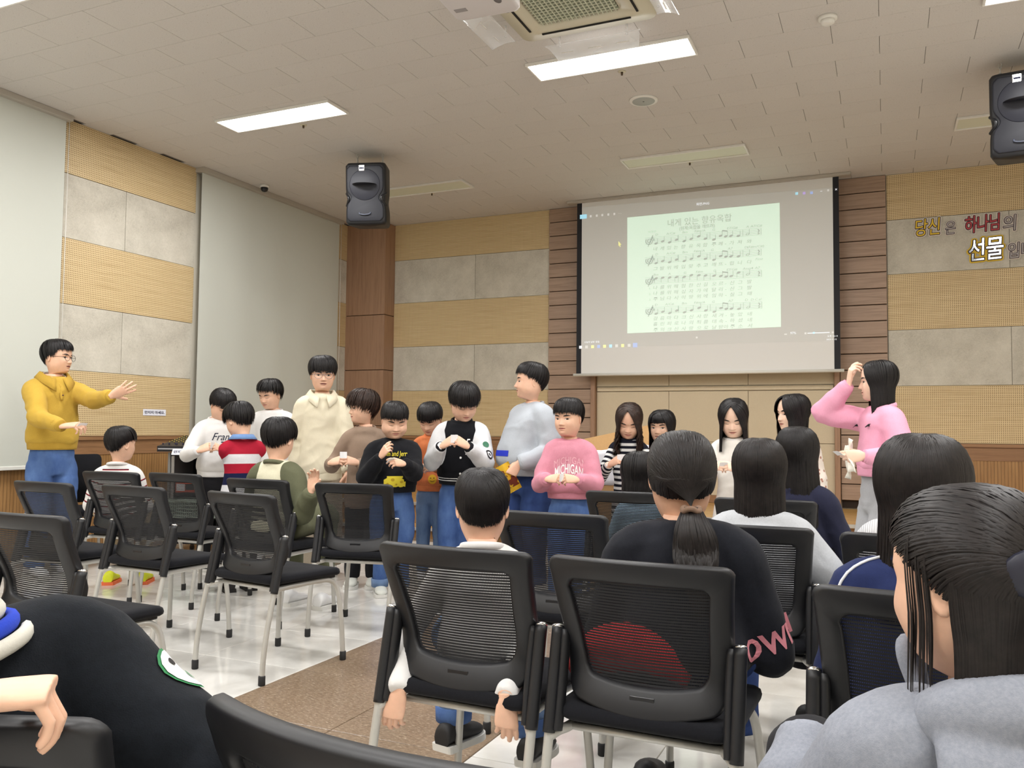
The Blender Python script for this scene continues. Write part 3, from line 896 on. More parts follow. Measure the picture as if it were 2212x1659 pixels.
def hair_mat(name, rgb, rgb2=None):
    if name in MATS: return MATS[name]
    t = NT(name); v = t.coord(); n = t.noise(v, 45, 4, .7)
    c = np.array(lin(rgb)); c2 = np.array(lin(rgb2 or rgb)) if rgb2 else c * 1.9
    t.col(t.ramp(n, [(.3, tuple(c)), (.75, tuple(c2))])).rough(.46)
    t.b.inputs['Specular IOR Level'].default_value = .26
    MATS[name] = t.m; return t.m


SKIN = skin_mat('skin_light', (226, 184, 158)); SKIN2 = skin_mat('skin_tan', (208, 164, 136)); SKIN3 = skin_mat('skin_fair', (236, 202, 180))
HAIR = hair_mat('hair_black', (16, 14, 15), (30, 27, 28)); HAIRB = hair_mat('hair_dark_brown', (30, 22, 19), (62, 44, 36)); HAIRG = hair_mat('hair_soft_black', (20, 17, 17), (37, 32, 31))
M_EYEW = plain('eye_white', (222, 216, 212), .3); M_IRIS = plain('iris_dark', (30, 20, 16), .15); M_BROW = plain('brow_dark', (44, 34, 30), .8)
M_LIP = plain('lip_rose', (178, 108, 98), .45); M_LIPD = plain('lip_brown', (150, 92, 80), .5)

# ---- head and neck as one loft, in head-height units (chin z=0, crown z=1, face +y)
_HR = np.array([  # front y,z | back y,z | half width
    (-.02, 1.0, -.08, 1.0, .012), (.12, .988, -.22, .982, .14), (.24, .948, -.33, .93, .23), (.325, .885, -.40, .85, .29), (.375, .80, -.44, .76, .325),
    (.40, .72, -.455, .67, .345), (.412, .64, -.455, .58, .352), (.412, .57, -.445, .50, .352), (.398, .50, -.42, .42, .348), (.402, .44, -.385, .35, .344),
    (.408, .38, -.345, .28, .338), (.408, .32, -.305, .21, .330), (.405, .26, -.275, .15, .318), (.402, .20, -.255, .09, .300), (.395, .13, -.24, .03, .272),
    (.378, .06, -.235, -.03, .240), (.335, .0, -.235, -.08, .212), (.25, -.018, -.235, -.12, .198), (.15, -.035, -.23, -.16, .180), (.095, -.09, -.23, -.20, .172),
    (.08, -.2, -.235, -.27, .172), (.085, -.32, -.25, -.36, .195), (.07, -.46, -.28, -.48, .26)])
_BR = np.array([(0, 0), (.03, .25), (.07, .5)])
HEAD_CACHE = {}
def head_geo(chub=0.0, nose=1.0, hi=False):
    key = (round(chub, 2), round(nose, 2), hi)
    if key in HEAD_CACHE: return HEAD_CACHE[key]
    m = 76 if hi else 60; n = 56 if hi else 44
    R = crom(_HR, m)
    u = np.linspace(0, 2 * PI, n, endpoint=False)
    a = u - .45 * np.sin(u)                      # denser towards the face
    V = []
    for fy, fz, by, bz, w_ in R:
        cy, ry = (fy + by) / 2, (fy - by) / 2; cz, rz = (fz + bz) / 2, (fz - bz) / 2
        ca, sa = np.cos(a), np.sin(a)
        low = 1 - sm01(.05, .48, fz)             # lower face: jaw squarer behind, chin narrower
        ww = w_ * (1 + chub * .16 * math.exp(-((fz - .24) / .18) ** 2))
        x = ww * np.sign(sa) * np.abs(sa) ** (.86 + .06 * low)
        x = x * (1 - .20 * low * np.clip(ca, 0, 1) ** 1.5)
        face = np.clip(ca, 0, 1)
        y = cy + ry * np.sign(ca) * np.abs(ca) ** (.92 - .20 * math.exp(-((fz - .42) / .3) ** 2) * (face > 0))
        z = cz + rz * ca
        x = x * (1.055 - .035 * sm01(-.02, -.2, fz))
        V.append(np.stack([x, y, z], 1))
    V = np.array(V)
    P = V.reshape(-1, 3); x, y, z = P.T
    fr = sm01(.05, .22, y)
    def g(cx, cz, sx, sz, both=True):
        e = np.exp(-((x - cx) / sx) ** 2 - ((z - cz) / sz) ** 2)
        return e + (np.exp(-((x + cx) / sx) ** 2 - ((z - cz) / sz) ** 2) if both and cx else 0)
    d = np.zeros_like(x)
    br = np.interp(z, [.28, .315, .36, .50, .56], [0, 1.0, .80, .18, 0])
    d += nose * .095 * br * np.exp(-(x / (.036 + .020 * sm01(.50, .32, z))) ** 2)
    d += nose * .030 * g(.058, .312, .030, .026)
    d += -.030 * g(.165, .475, .085, .048) + .014 * g(.165, .475, .060, .028)
    d += .012 * g(.16, .575, .10, .030)
    d += (.012 + .022 * chub) * g(.205, .30, .085, .09)
    d += .026 * g(0, .222, .080, .020, False) + .026 * g(0, .172, .068, .022, False) - .012 * g(0, .198, .10, .007, False)
    d += -.014 * g(0, .125, .07, .022, False) + .016 * g(0, .06, .085, .045, False)
    P[:, 1] += d * fr
    V2, F = loft(P.reshape(m, n, 3), True)
    # ears
    ears = []
    for s in (-1, 1):
        k1, k2 = 14, 12; E = []
        for i in range(k2 + 1):
            ph = PI * i / k2
            for j in range(k1):
                th = 2 * PI * j / k1
                ex = math.cos(ph); ey = math.sin(ph) * math.cos(th); ez = math.sin(ph) * math.sin(th)
                r = math.hypot(ey, ez)
                dish = -.55 * math.exp(-((r - .35) / .28) ** 2) if ex > 0 else 0
                E.append((s * (.366 + .036 * (ex + dish) + .020 * r), -.055 + .078 * ey - .025 * ez * 0, .445 + .125 * ez * (1 - .12 * ez)))
        E = np.array(E); c = np.array([s * .34, -.02, .445]); q = E - c
        ang = s * .45; qx = q[:, 0] * math.cos(ang) + q[:, 1] * math.sin(ang) * 1.0; qy = -q[:, 0] * math.sin(ang) + q[:, 1] * math.cos(ang)
        E = np.stack([qx, qy, q[:, 2]], 1) + c
        FE = []
        for i in range(k2):
            for j in range(k1): FE.append((i * k1 + j, i * k1 + (j + 1) % k1, (i + 1) * k1 + (j + 1) % k1, (i + 1) * k1 + j))
        ears.append((E, FE))
    bvh = BVHTree.FromPolygons([tuple(v) for v in V2], [tuple(f) for f in F])
    HEAD_CACHE[key] = (V2, F, ears, bvh); return HEAD_CACHE[key]


# ---- hands, unit length, right hand palm down (-z), fingers +y, thumb -x
HAND_POSES = {
    'relaxed': dict(curl=[(.35, .45, .3), (.42, .5, .35), (.5, .55, .35), (.55, .55, .35)], spread=(.08, .02, -.03, -.10), thumb=((-.55, .72, -.42), .25, .25)),
    'open': dict(curl=[(.05, .12, .1), (.0, .1, .1), (.05, .12, .1), (.1, .15, .12)], spread=(.20, .05, -.10, -.26), thumb=((-.72, .66, -.2), .05, .1)),
    'pinch': dict(curl=[(.50, .62, .35), (.66, .80, .4), (.82, .95, .45), (.95, 1.0, .5)], spread=(.10, .03, -.04, -.10), thumb=((-.36, .82, -.46), .30, .3)),
    'fist': dict(curl=[(1.25, 1.4, .8), (1.3, 1.45, .8), (1.3, 1.45, .8), (1.3, 1.4, .8)], spread=(.03, .01, -.01, -.03), thumb=((-.25, .75, -.6), .6, .5)),
    'hook': dict(curl=[(1.05, .70, .35), (1.1, .75, .35), (1.1, .75, .4), (1.05, .7, .4)], spread=(.06, .02, -.03, -.09), thumb=((-.6, .6, -.5), .2, .2)),
    'point': dict(curl=[(.35, .55, .3), (.55, .8, .5), (.8, 1.0, .5), (.9, 1.0, .5)], spread=(.06, .0, -.03, -.06), thumb=((-.42, .80, -.42), .3, .3)),
}
HAND_CACHE = {}
def hand_geo(pose, vox=.024):
    key = (pose, vox)
    if key in HAND_CACHE: return HAND_CACHE[key]
    P = HAND_POSES[pose]; parts = []
    # palm
    rr = [(-.06, .115, .085), (.0, .118, .082), (.12, .165, .088), (.30, .200, .082), (.45, .210, .070), (.52, .200, .058)]
    rings = []
    th = np.linspace(0, 2 * PI, 18, endpoint=False)
    for y, a, b in rr: rings.append([(a * math.cos(t) * abs(math.cos(t)) ** -.12 if abs(math.cos(t)) > 1e-3 else 0, y - (.05 * (math.cos(t) ) * (y > .4)), b * math.sin(t) - .012) for t in th])
    parts.append(loft(rings))
    # thumb mound
    parts.append(tube([(-.07, .06, -.03), (-.13, .18, -.06), (-.16, .28, -.075)], [.07, .085, .06], 12, True, 8))
    bx = (-.150, -.052, .046, .138); by = (.485, .515, .50, .455); ln = (.40, .445, .41, .32); rd = (.047, .049, .046, .041)
    for i in range(4):
        a = 0.0; p = np.array([bx[i], by[i] - .05, -.005]); pts = [p.copy()]; rad = [rd[i] * 1.06]
        sp = -P['spread'][i]
        for k, fr in enumerate((.47, .29, .24)):
            a += P['curl'][i][k]
            d = np.array([math.sin(sp) * math.cos(a * .7), math.cos(sp) * math.cos(a), -math.sin(a)])
            L = ln[i] * fr + (.05 if k == 0 else 0)
            pts.append(p + d * L * .5); rad.append(rd[i] * (.98 - .05 * k))
            p = p + d * L; pts.append(p.copy()); rad.append(rd[i] * (1.0 - .08 * k) if k < 2 else rd[i] * .70)
        parts.append(tube(pts, rad, 10, True))
        # rounded tip
    d0, c1, c2 = P['thumb']; d = unit(d0); p = np.array([-.135, .17, -.05]); pts = [p.copy()]; rad = [.068]
    ax = unit(np.cross(d, (0, .3, -1)))
    for L, c, r in ((.17, 0, .060), (.15, c1, .054), (.11, c2, .040)):
        # bend towards the fingers
        tgt = unit(np.array([.35, .85, -.25])); d = unit(d * (1 - c * .6) + tgt * c * .6)
        p = p + d * L; pts.append(p.copy()); rad.append(r)
    parts.append(tube(pts, rad, 10, True, 10))
    V, F = join(*parts)
    V, F, N = remesh(V, F, vox, 2, .5)
    HAND_CACHE[key] = (V, F); return V, F


def flip(F): return [tuple(reversed(f)) for f in F]


SCALP = {}


class Person:
    def __init__(s, label, px, py, Y, rel=0, hrel=None, pitch=0, roll=0, hh=.21, H=None, b=1.0, lean=0, seat=None, skin=SKIN, group=None, hi=False, chub=0.0, nose=.9,
                 hair_h=.05, name='person', side=0.0, X=None, Z=None, eyes=1.0, sw=None, neck=.17):
        s.hi = hi; s.skin = skin; s.hh = hh; s.b = b; s.chub = chub; s.eyes = eyes
        top = at(px, py, 'y', Y) if X is None else np.array([X, Y, Z])
        s.ztop = top[2]
        s.psi = math.atan2(top[0], -top[1]) + math.radians(rel)
        s.H = H or s.ztop / .995
        Hs = s.H; s.lean = math.radians(lean); s.side = math.radians(side)
        s.hyaw = math.radians((rel if hrel is None else hrel) - rel); s.pitch = math.radians(pitch); s.roll = math.radians(roll)
        s.seat = seat
        Nz = s.ztop - hh * (1 + hair_h) - neck * hh
        s.hip = np.array([0, 0, .485 * Hs if seat is None else seat + .075 * Hs])
        L = (Nz - s.hip[2]) / (math.cos(s.lean) * math.cos(s.side)); s.L = L
        s.nz = s.hip[2] + L
        s.N = s.tz((0, -.012 * Hs, s.nz))
        s.sw = (sw or .084) * Hs * b ** .7; s.shz = s.nz - .056 * Hs
        s.O = s.N + np.array([0, .085 * hh, neck * hh])
        # rotation of the head
        cy, sy = math.cos(s.hyaw), math.sin(s.hyaw); cp, sp = math.cos(-s.pitch), math.sin(-s.pitch); cr, sr = math.cos(s.roll), math.sin(s.roll)
        Rz = np.array([[cy, -sy, 0], [sy, cy, 0], [0, 0, 1]]); Rx = np.array([[1, 0, 0], [0, cp, -sp], [0, sp, cp]]); Ry = np.array([[cr, 0, sr], [0, 1, 0], [-sr, 0, cr]])
        s.Rh = Rz @ Rx @ Ry; s.piv = np.array([0, -.10, .08])
        hc = s.hpt(np.array([[0, 0, .5]]))[0]
        c_, s_ = math.cos(s.psi), math.sin(s.psi)
        s.Rw = np.array([[c_, -s_], [s_, c_]])
        xy = top[:2] - s.Rw @ hc[:2]
        s.loc = np.array([xy[0], xy[1], 0])
        s.root = empty(name, s.loc, s.psi, label, 'person', group)
        s.body_parts = []
        s.arm = {}
        s.build_head()

    # coordinate helpers
    def tz(s, p):
        """lean the upper body about the hips"""
        p = np.atleast_2d(np.asarray(p, float)).copy(); q = p - s.hip
        c, n = math.cos(s.lean), math.sin(s.lean)
        y = q[:, 1] * c + q[:, 2] * n; z = q[:, 2] * c - q[:, 1] * n; q[:, 1] = y; q[:, 2] = z
        c, n = math.cos(s.side), math.sin(s.side)
        x = q[:, 0] * c + q[:, 2] * n; z = q[:, 2] * c - q[:, 0] * n; q[:, 0] = x; q[:, 2] = z
        r = q + s.hip
        return r[0] if len(r) == 1 else r
    def loc_of(s, wpt):
        d = np.asarray(wpt, float) - s.loc; return np.array([*(s.Rw.T @ d[:2]), d[2]])
    def px(s, px_, py_, Y): return s.loc_of(at(px_, py_, 'y', Y))
    def hpt(s, P):
        """head units -> person coordinates, neck stays with the body"""
        P = np.asarray(P, float)
        r = (P - s.piv) @ s.Rh.T + s.piv
        w_ = sm01(-.34, -.03, P[:, 2])[:, None]
        return s.O + s.hh * (P * (1 - w_) + r * w_)
    def part(s, name, V, F, mat, parent=None, smooth=True, kind=None, label=None):
        o = mk(name, V, F, mat, parent or s.root, smooth, None, kind)
        if label: o['label'] = label
        return o

    # head, face
    def build_head(s):
        V, F, ears, s.bvh = head_geo(s.chub, .9 if s.hh < .22 else 1.05, s.hi)
        s.body_parts.append((s.hpt(V), F))
        for E, FE in ears: s.body_parts.append((s.hpt(E), FE))
    def fy(s, x, z):
        h = s.bvh.ray_cast(Vector((x, 2, z)), Vector((0, -1, 0)))
        return h[0].y if h[0] else .3
    def strip(s, name, xs, tops, bots, mat, off=.004, rows=2):
        V = []; n = len(xs)
        for k in range(rows + 1):
            for x, t, b_ in zip(xs, tops, bots):
                z = b_ + (t - b_) * k / rows; V.append((x, s.fy(x, z) + off, z))
        F = [(k * n + i, k * n + i + 1, (k + 1) * n + i + 1, (k + 1) * n + i) for k in range(rows) for i in range(n - 1)]
        return s.part(name, s.hpt(np.array(V)), F, mat)
    def face(s, open_=None, gaze=0.0, brow=0.0, mouth=0.0, lip=M_LIP, smile=0.0):
        op = s.eyes if open_ is None else open_
        for sg in (-1, 1):
            xs = sg * np.linspace(.088, .245, 13); u = np.linspace(0, 1, 13)
            arch = np.sin(PI * u ** .9)
            tilt = .012 * (u - .4)
            zt = .472 + tilt + (.034 * op + .003) * arch; zb = .468 + tilt - .020 * op * arch - .001
            if op > .25:
                s.strip('eye', xs, zt, zb, M_EYEW, .003)
                cx = sg * .166 + gaze * .03; r = .036
                xi = np.linspace(cx - r, cx + r, 9); cz = .474
                ti = np.minimum(cz + np.sqrt(np.clip(r * r - (xi - cx) ** 2, 0, 1)), np.interp(xi * sg, np.abs(xs), zt)); bi = np.maximum(cz - np.sqrt(np.clip(r * r - (xi - cx) ** 2, 0, 1)), np.interp(xi * sg, np.abs(xs), zb))
                s.strip('iris', xi, np.maximum(ti, bi), bi, M_IRIS, .0055)
            th = .011 if op > .25 else .009
            if op <= .25: zt = .462 + tilt - .014 * arch
            s.strip('eyelash', xs, zt + th * (.35 + .65 * arch), zt - .002, M_BROW, .007, 1)
            xb = sg * np.linspace(.070, .275, 12); ub = np.linspace(0, 1, 12)
            zc = .565 + brow + .028 * np.sin(PI * ub * .75) - .012 * ub; th = .019 * np.sin(PI * np.clip(ub * .9 + .12, 0, 1)) + .003
            s.strip('eyebrow', xb, zc + th, zc - th, M_BROW, .004)
        xs = np.linspace(-.118, .118, 15); u = np.abs(xs) / .118
        cup = .026 * (1 - u ** 1.6) * (1 - .22 * np.exp(-(xs / .02) ** 2)); cor = smile * .02 * u ** 2
        s.strip('upper_lip', xs, .200 + cup + cor, .198 + cor + .001, lip, .003)
        s.strip('lower_lip', xs * .9, .196 + cor - mouth * .018, .196 + cor - mouth * .018 - .028 * (1 - u ** 2), lip, .003)
        s.strip('mouth_line', xs, .200 + cor + .002, .197 + cor - .003 - mouth * .02 * (1 - u ** 2), plain('mouth_dark', (96, 44, 40), .6), .006, 1)
    def glasses(s, mat=None, r=.115, round_=True):
        mat = mat or plain('glasses_wire', (58, 48, 44), .3, .7); b = MB()
        for sg in (-1, 1):
            pt = []
            for a in np.linspace(0, 2 * PI, 29):
                x = sg * .172 + r * 1.05 * math.cos(a); z = .468 + r * .85 * math.sin(a); pt.append((x, .452 + .0 * x - .12 * (abs(x) - .1) ** 2 * 4, z))
            V, F = tube(s.hpt(np.array(pt)), .0065 * s.hh, 6); b.add(V, F)
            V, F = tube(s.hpt(np.array([(sg * .29, .44, .49), (sg * .36, .36, .495), (sg * .375, .0, .49), (sg * .36, -.08, .46)])), .0065 * s.hh, 6, True, 14); b.add(V, F)
        V, F = tube(s.hpt(np.array([(-.058, .455, .49), (0, .47, .50), (.058, .455, .49)])), .009 * s.hh, 6, True, 8); b.add(V, F)
        return b.build('glasses', mat, s.root, True)

    # hair: ribbons combed over the scalp, all strands at once
    def scalp_table(s):
        key = id(s.bvh)
        if key not in SCALP:
            c = Vector((0, -.03, .56)); A, E = 72, 40; T = np.zeros((A, E))
            for i in range(A):
                for j in range(E):
                    az = -PI + 2 * PI * i / A; el = -PI / 2 + PI * j / (E - 1)
                    h = s.bvh.ray_cast(c, Vector((math.cos(el) * math.sin(az), math.cos(el) * math.cos(az), math.sin(el)))); T[i, j] = h[3] if h[0] else .42
            SCALP[key] = T
        return SCALP[key]
    def hair(s, style='short', mat=HAIR, front=.63, side=.43, back=.10, vol=.075, n=None, length=.0, part=0.0, azmin=50, messy=1.0, w_=.027, crown=(0, -.30, .95), fringe=None, wave=0.0,
             tie=None, tail=.0, seed=1, flare=.06, drop=0.0, temple=.10, name='hair'):
        rng = np.random.RandomState(seed); hh = s.hh; c0 = np.array([0, -.03, .56]); T = s.scalp_table()
        long_ = style in ('long', 'pony', 'half')
        n = n or ((1900 if long_ else 1900) if s.hi else (520 if long_ else 620))
        if s.hi: w_ = w_ * .62
        cr = unit(np.array(crown)); amin = math.radians(azmin)
        nrm = lambda v: v / (np.linalg.norm(v, axis=-1, keepdims=True) + 1e-12)
        def R(d):
            az = np.arctan2(d[..., 0], d[..., 1]); el = np.arcsin(np.clip(d[..., 2], -1, 1))
            u = (az + PI) / (2 * PI) * 72; v = (el + PI / 2) / PI * 39
            i = np.floor(u).astype(int); j = np.clip(np.floor(v).astype(int), 0, 38); fu = u - i; fv = v - j; i0 = i % 72; i1 = (i + 1) % 72
            return (T[i0, j] * (1 - fu) + T[i1, j] * fu) * (1 - fv) + (T[i0, j + 1] * (1 - fu) + T[i1, j + 1] * fu) * fv
        def edge(az):
            a = np.abs(np.degrees(az))
            if style == 'short': return np.interp(a, [0, 38, 58, 72, 92, 112, 135, 180], [front, front - .01, front - .03, side + temple * .5, side + .03, side - .08, back + .12, back])
            if style == 'long': return np.where(a < azmin, fringe or front, np.interp(a, [azmin, 180], [.36, .30]))
            return np.interp(a, [0, 45, 75, 100, 140, 180], [.80, .74, .60, .46, .30, .30] if style == 'half' else [.80, .74, .58, .36, .16, .08])
        def ed(az, dz=0.0):
            return nrm(np.stack([.36 * np.sin(az), .40 * np.cos(az), edge(az) + dz - c0[2]], -1))
        def surf(d, off): return c0 + d * (R(d) + off)[..., None]
        def path(az, m, jit=0.0, t0=0.0, over=0.0, lift=0.0):
            az = np.asarray(az, float); k = np.linspace(0, 1, m)[None]
            t0 = np.broadcast_to(t0, az.shape)[:, None]; over = np.broadcast_to(over, az.shape)[:, None]; lift = np.broadcast_to(lift, az.shape)[:, None]
            e = ed(az, jit)
            if style in ('pony', 'half'):
                t = t0 + (1 - t0) * k; tp = np.array(tie or (0, -.50, .30))
                mid = nrm(e * .35 + nrm(np.stack([np.sin(az) * .55, np.full_like(az, -.55), np.full_like(az, .45)], -1)) * .8); dd = unit(tp - c0)
                d = nrm(((1 - t) ** 2)[..., None] * e[:, None] + (2 * t * (1 - t))[..., None] * mid[:, None] + (t * t)[..., None] * dd)
                P = surf(d, vol * (.45 + .5 * np.sin(PI * t)) * (1 - .3 * t) + lift); g = (t ** 6)[..., None]
                return P * (1 - g) + tp * g
            if style == 'short': r = np.broadcast_to(cr, e.shape)
            else:
                u = np.abs(az) / PI; r = nrm(np.stack([np.full_like(az, part), .86 - 1.26 * u ** .8, .66 + .24 * u], -1))
            t = t0 + (1 + over - t0) * k
            om = np.arccos(np.clip((r * e).sum(-1), -1, 1))[:, None]; so = np.sin(om) + 1e-9
            d = nrm((np.sin((1 - t) * om) / so)[..., None] * r[:, None] + (np.sin(t * om) / so)[..., None] * e[:, None])
            f = np.clip(np.cos(az), 0, 1)[:, None]; tc = np.minimum(t, 1)
            pr = vol * ((.95 if style == 'short' else .75) + .45 * np.sin(PI * np.minimum(1, tc * 1.1)) - (.80 if style == 'short' else .1) * tc ** 2.5 * (1 - .62 * f))
            return surf(d, pr + lift + .02 * np.clip(t - 1, 0, 1))
        def head(P): return s.hpt(P.reshape(-1, 3)).reshape(P.shape)
        fz = s.shz
        def hang(P, az, Lz, k):
            """continue each strand downwards, over shoulders and back"""
            p = P[:, -1].copy(); d = nrm(P[:, -1] - P[:, -2]); st = np.maximum((p[:, 2] - Lz) / k, .001); out = []
            bk = np.cos(az) < .15; ph = rng.rand(len(az)) * 6; a_ = s.sw + .05 * s.H; b_ = .088 * s.H * s.b
            for i in range(1, k + 1):
                u = i / k
                g = np.stack([np.sin(az) * flare * (1 - u), np.where(bk, -.05, .05) * (1 - u), np.full(len(az), -1.0)], -1)
                d = nrm(d * .55 + g * .6); p = p + d * (st / np.maximum(.35, -d[:, 2]))[:, None]; q = p.copy()
                if wave: q[:, 0] += wave * hh * u * np.sin(7 * u + ph); q[:, 1] += wave * hh * u * np.cos(6 * u + ph)
                low = q[:, 2] < fz + .05; f_ = np.clip((fz + .05 - q[:, 2]) / .10, 0, 1); xn = np.minimum(.98, np.abs(q[:, 0]) / a_)
                lo = math.tan(s.lean) * (q[:, 2] - s.hip[2]) + s.hip[1]; yl = b_ * np.sqrt(1 - xn ** 2) * f_ + .008
                yb = np.where(bk, np.minimum(q[:, 1], lo - yl), np.maximum(q[:, 1], lo + yl)); q[:, 1] = np.where(low, yb, q[:, 1])
                p[:, 1] = np.where(low, (p[:, 1] + q[:, 1]) / 2, p[:, 1]); out.append(q)
            return np.stack(out, 1)
        Vs = []; Fs = []; cnt = [0]
        cen0 = s.hpt(np.array([[0, -.03, .5]]))[0]
        def ribbons(P, width, cen=cen0):
            k, m = P.shape[:2]
            if k == 0: return
            Tg = nrm(np.gradient(P, axis=1)); Nn = P - cen; Nn[..., 2] = np.where(Nn[..., 2] < 0, Nn[..., 2] * .15, Nn[..., 2]); Nn = nrm(Nn - Tg * (Nn * Tg).sum(-1, keepdims=True)); B = np.cross(Tg, Nn)
            u = np.linspace(0, 1, m); prof = (.5 + .5 * np.sin(np.clip(u * 1.6, 0, PI / 2))) * np.clip((1 - u) * 2.6, .12, 1)
            wd = (np.asarray(width)[:, None] * prof)[..., None]
            V = np.stack([P - B * wd, P + Nn * wd * .45, P + B * wd], 1)       # k,3,m,3
            idx = np.arange(k * 3 * m).reshape(k, 3, m) + cnt[0]
            for c in (0, 1): Fs.append(np.stack([idx[:, c, :-1], idx[:, c, 1:], idx[:, c + 1, 1:], idx[:, c + 1, :-1]], -1).reshape(-1, 4))
            Vs.append(V.reshape(-1, 3)); cnt[0] += k * 3 * m
        def cap(P, closed=True, skip=None):
            k, m = P.shape[:2]; idx = np.arange(k * m).reshape(k, m) + cnt[0]; j = np.roll(idx, -1, 0); ok = np.ones(k, bool)
            if not closed: ok[-1] = False
            if skip is not None: ok &= ~skip
            Fs.append(np.stack([idx[ok][:, :-1], idx[ok][:, 1:], j[ok][:, 1:], j[ok][:, :-1]], -1).reshape(-1, 4)); Vs.append(P.reshape(-1, 3)); cnt[0] += k * m
        zend = s.O[2] - length
        azs = np.linspace(-PI, PI, 48, endpoint=False)
        a2 = np.where((np.abs(azs) < amin) & (fringe is None), np.where(azs < 0, -amin, amin), azs) if style == 'long' else azs
        P = head(path(a2, 12)); P = cen0 + (P - cen0) * .975
        skip = None
        if style == 'long':
            hp = hang(P, a2, np.full(48, zend + .04 * hh), 8)
            if fringe is not None:
                fr = np.abs(azs) < amin; hp[fr] = P[fr][:, -1:]
            P = np.concatenate([P, hp], 1)
            if fringe is None: skip = (np.abs(azs) < amin * .98) & (np.abs(np.roll(azs, -1)) < amin * .98)
        cap(P, True, skip)
        W = lambda k: w_ * hh * rng.uniform(.55, 1.1, k)
        if style == 'short':
            az = rng.uniform(-PI, PI, n); P = path(az, 8, rng.uniform(-.05, .035, n) * messy, rng.rand(n) ** 1.5 * .72, rng.uniform(0, .05, n), rng.uniform(-.008, .022, n) * messy + .008)
            P = P + rng.randn(n, 1, 3) * (.016 if messy > 1.2 else .009) * messy * np.linspace(0, 1, 8)[None, :, None] ** 2
            ribbons(head(P), W(n))
        elif style == 'long':
            az = rng.uniform(-PI, PI, n); fr = np.abs(az) < amin
            if fringe is not None:
                k = int(fr.sum()); af = az[fr]; t0 = rng.uniform(.15, .5, k); t = (t0[:, None] + (1 - t0[:, None]) * np.linspace(0, 1, 9)[None])[..., None]
                r = nrm(np.stack([part * .4 + .05 * rng.randn(k), np.full(k, .35), np.full(k, .9)], -1)); e = nrm(np.stack([.36 * np.sin(af * .9), .40 * np.cos(af), fringe + rng.uniform(-.03, .03, k) - c0[2]], -1))
                d = nrm(r[:, None] * (1 - t) + e[:, None] * t); ribbons(head(surf(d, vol * (.9 - .5 * t[..., 0]))), W(k)); az = az[~fr]
            else: az = np.where(fr, np.sign(az) * rng.uniform(amin, amin * 1.5, n), az)
            k = len(az); P = head(path(az, 9, rng.uniform(-.03, .03, k), np.where(rng.rand(k) < .5, rng.uniform(0, .35, k), 0), 0, rng.uniform(-.015, .015, k) * messy))
            Lz = zend + np.abs(rng.randn(k)) * .05 * hh + rng.rand(k) ** 3 * .5 * hh * messy
            ribbons(np.concatenate([P, hang(P, az, Lz, 9)], 1), W(k))
        else:
            az = rng.uniform(-PI, PI, n); P = path(az, 11, rng.uniform(-.04, .03, n), np.where(rng.rand(n) < .4, rng.uniform(0, .3, n), 0), 0, rng.uniform(-.01, .012, n)); ribbons(head(P), W(n))
        if style == 'pony':
            tp = s.hpt(np.array([tie or (0, -.50, .30)]))[0]; k = n // 2; a = rng.uniform(0, 2 * PI, k)[:, None]; r = np.sqrt(rng.rand(k))[:, None]; Lt = tail * rng.uniform(.72, 1.02, k)[:, None]; u = np.linspace(0, 1, 13)[None]
            sp = (.020 + .040 * np.sin(PI * np.minimum(1, u * 1.15)) * (.5 + .5 * u)) * hh / .2
            X = tp[0] + sp * r * np.cos(a) + drop * u; Z = tp[2] - Lt * u + .012 * np.sin(u * 3) + 0 * r; Yv = tp[1] - .035 * np.sin(PI * np.minimum(1, u * 2.2) * .5) + sp * r * np.sin(a) * .45 - .02 * (u > .1)
            ly = math.tan(s.lean) * (Z - s.hip[2]) - .092 * s.H * s.b; Yv = np.where(Z < s.shz + .02, np.minimum(Yv, ly - .006 - .02 * rng.rand(k, 1)), Yv)
            ribbons(np.stack([X, Yv, Z], -1), W(k) * 1.1, tp + np.array([0, .3, -tail / 2]))
        if style == 'half':      # loose lower layer, tucked behind the ears
            k = n; sgn = np.where(rng.rand(k) < .5, -1, 1); az = sgn * np.radians(rng.uniform(azmin, 180, k))
            d0 = nrm(np.stack([.36 * np.sin(az), .40 * np.cos(az), np.full(k, .62) + .10 * rng.rand(k) - c0[2]], -1)); d1 = nrm(np.stack([.36 * np.sin(az), .40 * np.cos(az), np.full(k, .22) - c0[2]], -1)); t = np.linspace(0, 1, 6)[None, :, None]
            d = nrm(d0[:, None] * (1 - t) + d1[:, None] * t); P = head(surf(d, vol * (.35 + .5 * np.linspace(0, 1, 6)[None]) + rng.uniform(-.02, .02, (k, 1))))
            Lz = zend + np.abs(rng.randn(k)) * .06 * hh + rng.rand(k) ** 3 * .4 * hh
            ribbons(np.concatenate([P, hang(P, az, Lz, 9)], 1), W(k))
            a3 = np.linspace(math.radians(azmin), 2 * PI - math.radians(azmin), 40); a3 = np.where(a3 > PI, a3 - 2 * PI, a3)
            dd0 = nrm(np.stack([.36 * np.sin(a3), .40 * np.cos(a3), np.full(40, .66) - c0[2]], -1)); dd1 = nrm(np.stack([.36 * np.sin(a3), .40 * np.cos(a3), np.full(40, .22) - c0[2]], -1)); d = nrm(dd0[:, None] * (1 - t) + dd1[:, None] * t)
            P = head(surf(d, vol * (.25 + .4 * np.linspace(0, 1, 6)[None]) + np.zeros((40, 1)))); cap(np.concatenate([P, hang(P, a3, np.full(40, zend + .05 * hh), 6)], 1), False)
